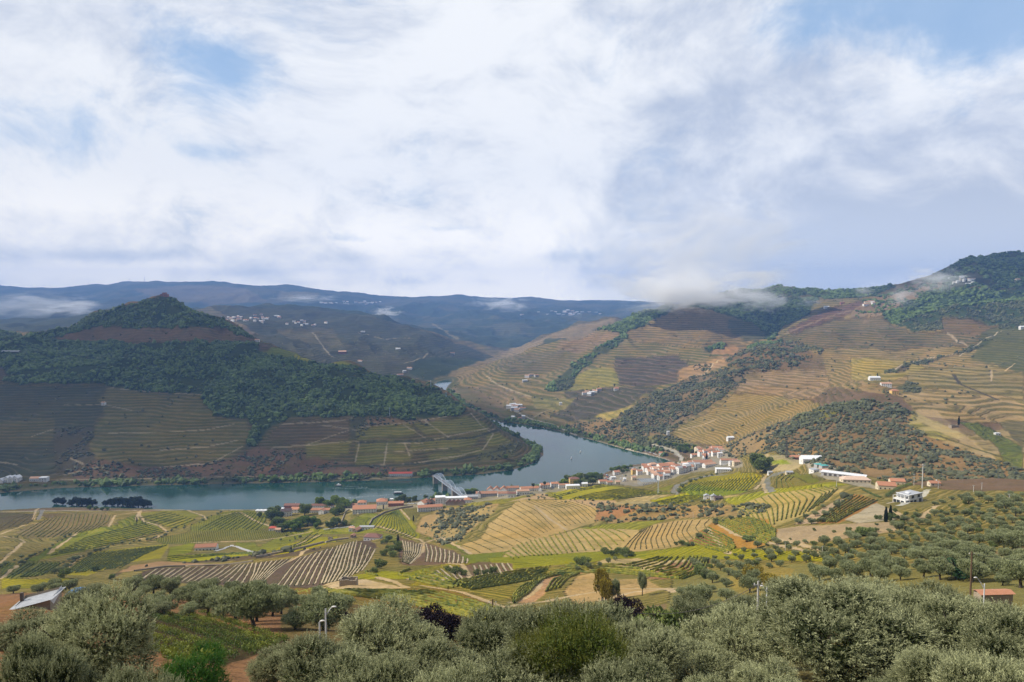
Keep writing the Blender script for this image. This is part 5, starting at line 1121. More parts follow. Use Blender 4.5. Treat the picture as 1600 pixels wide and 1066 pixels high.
grove([(868, 782), (884, 786), (898, 782), (910, 786), (925, 790), (937, 793), (948, 798), (955, 790), (968, 795), (978, 792), (990, 797), (1003, 795), (1015, 800), (1026, 797), (1038, 802), (1050, 797), (1030, 812), (966, 815), (930, 815)], OL_MID, 2.9, 'small tree on the red-brown terrace', 'small_tree', 'tree', 'small trees on the red-brown terrace', 14, 300, 1100, base=4.2)
grove(spread([(820, 783), (900, 768), (940, 783), (940, 800), (900, 790)], 7, 15, 14), OL_MID, 3.4, 'dark bush along the crest of the pale slope', 'bush', 'bush', 'bushes on the crest of the pale slope', 15, 300, 1200, base=4.2)
# shrub rows along the field banks at the left
for i, (g, n) in enumerate([([(30, 885), (50, 870), (80, 855), (110, 838)], 14), ([(100, 880), (140, 868), (180, 853), (230, 845), (262, 838)], 24), ([(260, 832), (290, 825), (320, 812), (345, 803)], 12), ([(0, 888), (15, 880), (30, 872)], 5), ([(85, 898), (100, 890), (120, 878)], 8), ([(450, 838), (470, 842), (440, 848)], 6), ([(905, 893), (950, 880), (990, 868)], 7)]):
    G = np.array(g, float); t = np.linspace(0, len(G) - 1, n); rr = np.random.default_rng(30 + i)
    pts = [(float(np.interp(q, range(len(G)), G[:, 0]) + rr.normal(0, 2)), float(np.interp(q, range(len(G)), G[:, 1]) + rr.normal(0, 1.2))) for q in t]
    grove(pts, OL_MID, 3.6, 'grey-green tree on the field bank ' + ('at the far left', 'through the left fields', 'up towards the river', 'at the left edge', 'by the small green field', 'by the yellow field', 'at the centre')[i], 'hedgerow_tree', 'tree', 'hedgerow trees ' + str(('far left', 'left', 'river', 'edge', 'green field', 'yellow field', 'centre')[i]), 30 + i, 200, 1100, base=4.2)
# bushes near
M_BS = [(p,) for p in BU_MID]
def bush(pts, size, lab, group, seed, mat_proto=None, name='bush', **k): grove(pts, mat_proto or BU_MID, size, lab, name, 'bush' if name == 'bush' else 'tree', group, seed, base=3.0, **k)
bush(spread([(1180, 850), (1400, 800), (1600, 775), (1620, 860), (1300, 880), (1150, 890)], 75, 21, 13), 2.2, 'low green bush among the right slope olives', 'low bushes of the dry right slope', 21, y0=100, y1=560)
bush([(150, 893), (100, 903), (175, 905)], 6.5, ['dark round tree at the corner of the striped yellow field', 'broad yellow-green tree behind the shed', 'dark green tree left of the olive grove'], None, 22, y0=120, y1=600, name='broad_tree')
bush([(905, 883), (915, 882)], 5.5, ['dark round tree left of the pale bank at the centre', 'smaller dark tree beside the round one'], None, 23, y0=150, y1=600, name='round_tree')
bush([(955, 868), (965, 866), (975, 868), (985, 869), (945, 866)], 5, 'dark green tree of the low clump beyond the pale bank', 'low dark clump', 24, y0=150, y1=700, name='dark_tree')
bush([(1110, 888), (1100, 905), (1115, 903), (1095, 902)], 4.2, 'green bush at the end of the curved steps', 'bushes by the curved steps', 25, y0=150, y1=600)
bush([(1056, 852), (1065, 852), (1074, 854), (1082, 853)], 3.5, 'dark bush of the hedge below the tan hill', 'dark hedge below the tan hill', 26, y0=150, y1=700)
bush([(700, 893), (712, 897), (725, 899), (745, 899), (758, 898), (770, 897)], 4.2, 'bright green bush of the row beside the track junction', 'bushes by the track junction', 27, y0=150, y1=700)
bush([(600, 850), (606, 858), (600, 868), (612, 862), (618, 852), (614, 870), (590, 880), (596, 888), (622, 862), (585, 895), (608, 846)], 5.5, 'dark tree beside the brown-roofed farmhouse', 'farmhouse gully trees', 28, y0=200, y1=900, name='dark_tree')
bush(spread([(1370, 812), (1400, 800), (1420, 815), (1390, 825)], 6, 29, 10), 4, 'bright green bush below the modern white house', 'bushes below the modern house', 29, y0=150, y1=600)
# named trees
PINE = crown_near('crown', 5, 3, 77, M_PINE, 4200, nl=14, ll=.11, lw=.012, lo=.0, sl=.34, upw=1.1)
PLUM = crown_mid('crown', 5, 3, 78, M_PLUM, 5200, .20, .12, lo=.12)
YSH = crown_near('crown', 5, 3, 79, leaf_mat('yellowish_leaves', (.07, .10, .012), (.26, .25, .04)), 3000, ll=.07, lw=.035, lo=.0, sl=.6, upw=2.2)
GRT = [crown_mid('crown', 6, 3.2, 80 + i, M_POPLAR, 1700, .5, .34, lo=.1) for i in range(2)]
DKT = [crown_mid('crown', 6, 3.4, 84 + i, M_BUSH, 1700, .5, .34, lo=.08) for i in range(2)]
YLT = [crown_mid('crown', 5, 3, 88 + i, M_YELLOW, 1500, .34, .2, lo=.05) for i in range(2)]
CYP = crown_mid('crown', 9, 1.0, 92, M_CYP, 1300, .45, .25, lobes=[(0, 0, z, r, 1.6) for z, r in ((1.2, .8), (2.6, 1.0), (4.2, .95), (5.8, .75), (7.2, .5), (8.2, .3))])
PAL_T, PAL_C = trunk_mesh('trunk', 9, .6, rg, .2, 3, .85), crown_mid('crown', 9, 2, 93, M_BUSH, 260, 1.6, .25, lobes=[(0, 0, 8.4, 1.0, .8)])
TR6 = trunk_mesh('trunk', 6, 3, rg, .3)
def special(name, px, top, wp, Y, crown, lab, cat='tree', base=(5.15, 5.6), trunk=None):
    a = (px - 800) / FPX; r = ray(px, top); g = float(height([a * Y], [Y])[0]); h = max(1.5, CAMZ + r[2] / r[1] * Y - g)
    put_tree(name, trunk, crown, (a * Y, Y, g - .1), wp / FPX * Y / base[1], RNG.uniform(0, 6), lab, cat, sz=h / topz(crown))
special('pine_tree', 290, 1010, 125, 22, PINE, 'bright green young pine at the bottom left', trunk=OL_NEAR[0][0])
special('plum_tree', 682, 950, 78, 62, PLUM, 'round dark purple-leaved tree behind the tall olives', trunk=OL_NEAR[1][0])
special('plum_tree', 985, 940, 75, 66, PLUM, 'dark purple tree beside the small sunlit terrace track', trunk=OL_NEAR[1][0])
special('plum_tree', 541, 955, 24, 80, PLUM, 'narrow dark purple tree right of the street lamp heads', trunk=OL_NEAR[1][0])
special('yellowish_shrub', 905, 960, 170, 25, YSH, 'upright yellowish-green shrub in front of the tallest olive', 'shrub')
special('yellowish_shrub', 840, 985, 90, 25, YSH, 'smaller yellowish-green shrub left of the upright one', 'shrub')
special('dark_shrub', 1040, 955, 100, 60, DKT[0], 'dark green spreading tree right of the second purple tree', base=(6, 6.4), trunk=TR6)
special('yellow_tree', 945, 886, 34, 250, YLT[0], 'tall yellow-leaved tree in the middle of the lower terraces', base=(5, 6), trunk=TR6)
special('yellow_tree', 950, 902, 26, 240, YLT[1], 'browning tree just below the tall yellow one', base=(5, 6), trunk=TR6)
special('yellow_tree', 1215, 897, 50, 200, YLT[0], 'golden bush on the slope above the utility pole', base=(5, 6))
special('yellow_tree', 1185, 885, 40, 230, YLT[1], 'yellow bush left of the golden one', base=(5, 6))
special('yellow_tree', 1230, 915, 44, 150, YLT[1], 'bright yellow bush at the end of the sagging wire', base=(5, 6))
special('olive_tree', 1008, 893, 18, 250, OL_MID[0][1], 'lone round olive on the tan terrace', base=(4.2, 5), trunk=OL_MID[0][0])
special('olive_tree', 965, 905, 18, 240, OL_MID[1][1], 'lone round olive under the tall yellow tree', base=(4.2, 5), trunk=OL_MID[0][0])
special('umbrella_pine', 1360, 823, 30, 320, DKT[1], 'dark spreading pine with a bare trunk on the right slope', base=(6, 6.4), trunk=trunk_mesh('trunk', 6, 2.4, rg, .25, 4, .6))
special('round_tree', 1178, 838, 26, 420, DKT[0], 'big dark round tree at the edge of the curved orange field', base=(6, 6.4), trunk=TR6)
special('green_shrub', 1510, 875, 70, 150, crown_mid('crown', 4, 2.8, 95, leaf_mat('fresh_green_leaves', (.02, .06, .02), (.06, .13, .04)), 1600, .3, .16), 'fresh green bushy tree beside the tall brown pole', base=(4, 5.4), trunk=TR6)
bush([(1186, 733), (1193, 738)], 9.5, ['big dark green tree behind the golden field', 'second big dark tree behind the golden field'], None, 41, y0=600, y1=1500, name='big_tree', mat_proto=[GRT[0], DKT[1]])
bush([(1178, 722)], 9, ['tall brown-green tree up the slope behind the golden field'], None, 42, y0=600, y1=1500, name='big_tree')
# riverside and village trees: feet px, py, size
def rtrees(lst, protos, lab, group, seed, name='riverside_tree', base=6.0, **k):
    L = placed([(a, b) for a, b, c in lst], lab)
    for i, (a, b, c) in enumerate(lst): grove([(a, b)], protos, c, [L[i]], name, 'tree', group, seed + i, base=base, jit=.1, **k)
KW = dict(y0=600, y1=2600)
GT = [(TR6, c) for c in GRT]; DT = [(TR6, c) for c in DKT]
rtrees([(500, 794, 17), (508, 794, 18), (516, 794, 19), (526, 794, 19), (534, 794, 18), (541, 794, 16)], GT, 'tall light green poplar of the row on the near riverbank', 'riverbank poplars', 50, 'poplar_tree', **KW)
rtrees([(476, 806, 20)], DT, 'big round green tree standing alone beside the quay houses', None, 60, 'quay_tree', **KW)
rtrees([(430, 815, 22), (424, 812, 18), (432, 826, 16), (437, 822, 16), (442, 830, 14)], DT, 'tall green tree left of the white gabled house', 'trees left of the gabled house', 61, 'tall_tree', **KW)
rtrees([(450, 828, 13), (457, 825, 13), (465, 823, 13), (473, 820, 13), (481, 822, 13), (489, 820, 13), (497, 820, 12), (469, 828, 12), (460, 830, 11), (494, 826, 10)], GT, 'yellow-green garden tree before the quay', 'garden clump', 66, 'garden_tree', **KW)
rtrees([(514, 826, 12), (521, 824, 13), (526, 822, 12), (524, 806, 14), (530, 804, 14), (521, 803, 12), (538, 821, 9), (511, 800, 10), (405, 808, 8)], DT, 'dark green tree around the quay lane', 'quay lane trees', 80, 'dark_tree', **KW)
rtrees([(722, 776, 13), (728, 776, 15), (735, 775, 16), (741, 774, 15), (754, 773, 9)], GT, 'slender green tree right of the bridge end', 'bridge end trees', 90, 'slender_tree', **KW)
rtrees([(622, 785, 11), (630, 785, 13), (637, 785, 11), (648, 783, 9), (680, 777, 8), (687, 776, 8), (665, 779, 8)], DT, 'dark riverside tree left of the bridge end', 'dark riverside trees', 96, 'dark_tree', **KW)
rtrees([(882, 758, 13), (890, 756, 16), (898, 755, 17), (906, 754, 17), (914, 752, 17), (922, 751, 18), (930, 750, 17), (937, 750, 14), (912, 758, 14), (926, 757, 14), (902, 759, 12), (876, 760, 9)], DT + GT, 'leafy tree of the riverside clump by the yellow house', 'yellow house clump', 104, 'riverside_tree', **KW)
rtrees([(956, 737, 10), (962, 736, 11), (968, 735, 11), (975, 734, 11), (981, 733, 10), (986, 731, 9), (973, 740, 9), (980, 738, 9), (960, 740, 9), (1022, 730, 10), (1028, 730, 9), (1038, 730, 10), (1044, 730, 8), (1000, 733, 6)], GT + DT, 'green tree along the village waterfront car park', 'waterfront trees', 118, 'riverside_tree', **KW)
rtrees([(1062, 706, 14), (1068, 708, 13), (1074, 706, 14), (1080, 708, 12), (1072, 702, 12), (1064, 699, 11), (1055, 698, 11), (1048, 697, 11), (1040, 697, 10), (1030, 696, 10), (1075, 698, 10), (1085, 700, 10)], DT + GT, 'tree on the slope above the village road', 'trees above the village road', 134, 'hillside_tree', **KW)
rtrees([(x, y, s) for x, y, s in ((88, 787, 12), (98, 788, 12), (112, 789, 14), (120, 789, 17), (128, 790, 18), (136, 790, 17), (145, 790, 15), (165, 790, 12), (175, 790, 13), (184, 790, 16), (192, 790, 18), (200, 791, 19), (208, 791, 19), (216, 792, 18), (224, 792, 16), (231, 792, 13))], [(TR6, crown_mid('crown', 6, 3.4, 98, M_CYP, 1500, .5, .34, lo=.02))], 'dark tree of the wooded spit in the near water', 'dark trees of the wooded spit', 150, 'dark_tree', y0=900, y1=1300)
rtrees([(140, 797, 7), (150, 797, 7), (160, 798, 7), (168, 798, 6)], GT, 'lime-green bush behind the wooded spit', 'lime bushes', 170, 'lime_bush', **KW)
rtrees([(427, 753, 12), (433, 753, 10)], GT, 'light green tree on the far bank', 'light far bank trees', 176, 'far_bank_tree', **KW)
rtrees([(675, 742, 11), (682, 741, 10), (690, 740, 8)], DT, 'dark tree beside the far bridge end', 'far bridge end trees', 179, 'dark_tree', **KW)
rtrees([(790, 717, 12)], GT, 'bright green tree on the point of the far bank', None, 183, 'far_bank_tree', **KW)
for i, (x, y, s, lab) in enumerate([(1104, 718, 13, 'dark cypress beside the big orange-roofed winery'), (1099, 722, 8, 'small cypress by the winery wall'), (1084, 706, 15, 'dark cypress behind the winery road'), (1086, 707, 13, 'second dark cypress behind the winery road'), (622, 855, 13, 'dark cypress in the farmhouse gully'), (599, 796, 8, 'dark cypress left of the curved wall'), (1384, 816, 9, 'left cypress of the pair below the modern house'), (1391, 813, 9, 'right cypress of the pair below the modern house'), (1371, 591, 12, 'lone cypress by the white farm on the right slope'), (1498, 664, 14, 'cypress beside the small ruin on the right slope'), (646, 815, 9, 'dark cypress under the orange roofs'), (902, 625, 9, 'tiny cypress on the hillside across the river'), (214, 816, 8, 'cypress at the track bend on the green knoll')]):
    p = where(x, y, 200, 2600); put_tree('cypress_tree', None, CYP, p, s / 9, 0, lab, 'tree')
for i, (x, y) in enumerate([(833, 768), (851, 765)]):
    p = where(x, y, 600, 2000); put_tree('palm_tree', PAL_T, PAL_C, p, 1.3, 0, ('left', 'right')[i] + ' one of the two tall palms on the waterfront', 'tree')
grove([(1060, 770), (1066, 762)], OL_MID, 6, ['lone round tree at the corner of the golden field', 'tree beside the lone round one'], 'round_tree', 'tree', None, 190, 400, 1500, base=4.2)
grove([(1061, 768 - 0), (1066, 762), (1072, 758), (1079, 755), (1087, 752), (1095, 749), (1104, 746), (1112, 744), (1120, 742)], OL_MID, 5, 'small tree beside the golden field road', 'avenue_tree', 'tree', 'roadside avenue', 191, 400, 1500, base=4.2)
grove([(x, y) for x, y in spread([(1040, 790), (1075, 780), (1110, 785), (1120, 800), (1060, 805)], 16, 44, 9)], OL_MID, 4.4, 'olive tree on the knoll beneath the twin white gables', 'olive_tree', 'tree', 'olives under the twin gables', 192, 300, 1200, base=4.2)
# the olive groves too numerous to tell apart
P = scatter((inpoly(gX, gY, [tuple(q[:2]) for q in world([(660, 835), (690, 800), (775, 790), (760, 812), (718, 848), (690, 852)], 14, 300, 1200, True)])) * 1.0, .02, 70, 300, 1200)
blobs('olive_plantation', P, np.random.default_rng(1).uniform(.5, 1.15, len(P)), M_OLIVE_FAR, 'young olive plantation on the tan slope below the bridge', seed=9)
# ---------------------------------------------------------------- buildings and other built things
def flat_mat(name, c, rough=.8, spec=.3, var=.25, scale=.6, metal=0):
    m, b, bs = material(name, rough, spec); P = b.n('ShaderNodeNewGeometry').outputs['Position']
    rnd = b.n('ShaderNodeObjectInfo').outputs['Random']
    n = b.m('ADD', b.noise(P, scale, 4, .65), b.m('MULTIPLY', b.m('SUBTRACT', rnd, .5), .35))
    b.put(bs.inputs['Base Color'], b.mix(n, tuple(x * (1 - var) for x in c) + (1,), tuple(min(x * (1 + var), .95) for x in c) + (1,))); bs.inputs['Metallic'].default_value = metal
    return m
MW = dict(white=flat_mat('white_plaster', (.74, .73, .70), var=.12), cream=flat_mat('cream_plaster', (.66, .57, .40), var=.1), yellow=flat_mat('yellow_plaster', (.72, .50, .17), var=.1), grey=flat_mat('grey_render', (.42, .41, .40)), stone=flat_mat('schist_stone', (.24, .19, .15), scale=2.5, var=.4), red=flat_mat('red_render', (.33, .15, .12)), dark=flat_mat('dark_wall', (.10, .09, .085)))
MR = dict(orange=flat_mat('orange_roof_tiles', (.43, .20, .115), scale=1.2), pale=flat_mat('faded_roof_tiles', (.50, .30, .20), scale=1.2), brown=flat_mat('old_brown_tiles', (.20, .10, .075), scale=1.2), rust=flat_mat('rusty_roof', (.35, .18, .11), scale=1.2), red=flat_mat('red_roof', (.45, .09, .06)), white=flat_mat('white_sheet_roof', (.76, .77, .78), .45, .5, .08), grey=flat_mat('grey_sheet_roof', (.36, .37, .38), .5, .5), peach=flat_mat('peach_roof', (.58, .42, .32)), teal=flat_mat('teal_sheet', (.10, .36, .34)), slate=flat_mat('dark_roof', (.085, .06, .06)))
M_GLASS, _, _g = material('window_glass', .12, .6); _g.inputs['Base Color'].default_value = (.03, .035, .04, 1)
M_DOOR = flat_mat('door_wood', (.14, .08, .05)); M_STEEL = flat_mat('painted_steel', (.46, .55, .66), .45, .5, .08); M_CONC = flat_mat('concrete', (.40, .38, .34)); M_GRAN = flat_mat('granite_pier', (.34, .30, .25), scale=.8)
M_POLE = flat_mat('timber_pole', (.13, .085, .05), scale=6); M_POLEC = flat_mat('concrete_pole', (.52, .51, .48)); M_METALD = flat_mat('dark_steel', (.10, .08, .07), .6)
def boxv(x0, x1, y0, y1, z0, z1):
    V = np.array([(x0, y0, z0), (x1, y0, z0), (x1, y1, z0), (x0, y1, z0), (x0, y0, z1), (x1, y0, z1), (x1, y1, z1), (x0, y1, z1)], float)
    return V, np.array([[0, 3, 2, 1], [4, 5, 6, 7], [0, 1, 5, 4], [1, 2, 6, 5], [2, 3, 7, 6], [3, 0, 4, 7]])
def meshof(name, parts, mat, smooth=False):
    V, F = joinm(parts); me = newmesh(name, V, F, smooth); me.materials.append(mat); return me
def bar(a, b, w=.2):
    return tube([a, b], [w / 2, w / 2], 4)
def poly2(V, F3, F4): return V, F3, F4
def gable(w, d, h, pitch, over=.35, th=.25, hip=False, base=-4):
    """walls and a real, thick, overhanging roof; ridge along x"""
    rh = d / 2 * pitch; hw, hd = w / 2, d / 2
    if hip:
        walls = (np.array(boxv(-hw, hw, -hd, hd, base, h)[0]), [np.array([[0, 1, 5, 4], [1, 2, 6, 5], [2, 3, 7, 6], [3, 0, 4, 7]])])
        k = max(hw - hd, .05)
        E = np.array([(-hw - over, -hd - over, h - .1), (hw + over, -hd - over, h - .1), (hw + over, hd + over, h - .1), (-hw - over, hd + over, h - .1), (-k, 0, h + rh), (k, 0, h + rh)])
        V = np.concatenate([E, E[:4] - [0, 0, th]])
        F = [np.array([[0, 1, 5, 4], [2, 3, 4, 5], [6, 7, 1, 0], [7, 8, 2, 1], [8, 9, 3, 2], [9, 6, 0, 3], [9, 8, 7, 6]]), np.array([[1, 2, 5], [3, 0, 4]])]
        return walls, (V, F)
    V = np.array([(-hw, -hd, base), (hw, -hd, base), (hw, hd, base), (-hw, hd, base), (-hw, -hd, h), (hw, -hd, h), (hw, hd, h), (-hw, hd, h), (-hw, 0, h + rh), (hw, 0, h + rh)])
    walls = (V, [np.array([[0, 1, 5, 4], [2, 3, 7, 6]]), np.array([[1, 2, 6, 9, 5], [3, 0, 4, 8, 7]])])
    o = over; s = pitch * o
    R = []
    for sg in (-1, 1):
        R += [(-hw - o, sg * (hd + o), h - s), (hw + o, sg * (hd + o), h - s), (hw + o, 0, h + rh), (-hw - o, 0, h + rh)]
    R = np.array(R); V = np.concatenate([R, R + [0, 0, th]]) + [0, 0, .02]
    F = []
    for q in (0, 4):
        F += [[q, q + 1, q + 2, q + 3], [q + 8, q + 9, q + 10, q + 11], [q, q + 1, q + 9, q + 8], [q + 1, q + 2, q + 10, q + 9], [q + 3, q, q + 8, q + 11]]
    return walls, (V, [np.array(F)])
def house(px, py, w, d, h, rz, wall='white', roof='orange', kind='gable', pitch=.5, lab='', group=None, name='house', wins=1, floors=None, chim=False, y0=150, y1=5000, at_=None, door=True):
    p = np.array(at_) if at_ is not None else where(px, py, y0, y1)
    if p[1] > 850 and w < 30 and name == 'house': w, d, h = w * 1.22, d * 1.15, h * 1.25
    e = link(name, None, loc=(p[0], p[1], p[2]), rz=math.radians(rz), label=lab, cat='house' if name == 'house' else name.replace('_', ' '), group=group)
    if kind == 'flat':
        wl = meshof('wall', [boxv(-w / 2, w / 2, -d / 2, d / 2, -4, h)], MW[wall]); link('wall', wl, e)
        rf = link('roof', meshof('roof', [boxv(-w / 2 - .25, w / 2 + .25, -d / 2 - .25, d / 2 + .25, h, h + .35)], MR[roof]), e)
    else:
        (WV, WF), (RV, RF) = gable(w, d, h, pitch, hip=(kind == 'hip'))
        me = newmesh('wall', WV, WF); me.materials.append(MW[wall]); link('wall', me, e)
        me = newmesh('roof', RV, RF); me.materials.append(MR[roof]); rf = link('roof', me, e)
        if chim: link('chimney', meshof('chimney', [boxv(w * .2, w * .2 + .8, -.4, .4, h, h + d / 2 * pitch + 1.0)], MW['white']), rf)
    if wins:
        fl = floors or max(1, int(h / 2.9)); n = max(2, int(w / 3.4)); ww, wh = (1.1, 1.3)
        wm = meshof('window', [boxv(-ww / 2, ww / 2, -.06, .06, -wh / 2, wh / 2)], M_GLASS)
        for f_ in range(fl):
            for i in range(n):
                if f_ == 0 and i == n // 2: continue
                x = -w / 2 + w * (i + .5) / n
                link('window', wm, e, loc=(x, -d / 2 - .03, 1.6 + f_ * 2.9))
        for f_ in range(fl): link('window', wm, e, loc=(-w / 2 - .03, -d * .15, 1.6 + f_ * 2.9), rz=math.pi / 2)
        if door: link('door', meshof('door', [boxv(-.55, .55, -.07, .07, -1, 1.1)], M_DOOR), e, loc=(-w / 2 + w * (n // 2 + .5) / n, -d / 2 - .03, 1.05))
    return e
V_ = 'village houses packed by the river bend'
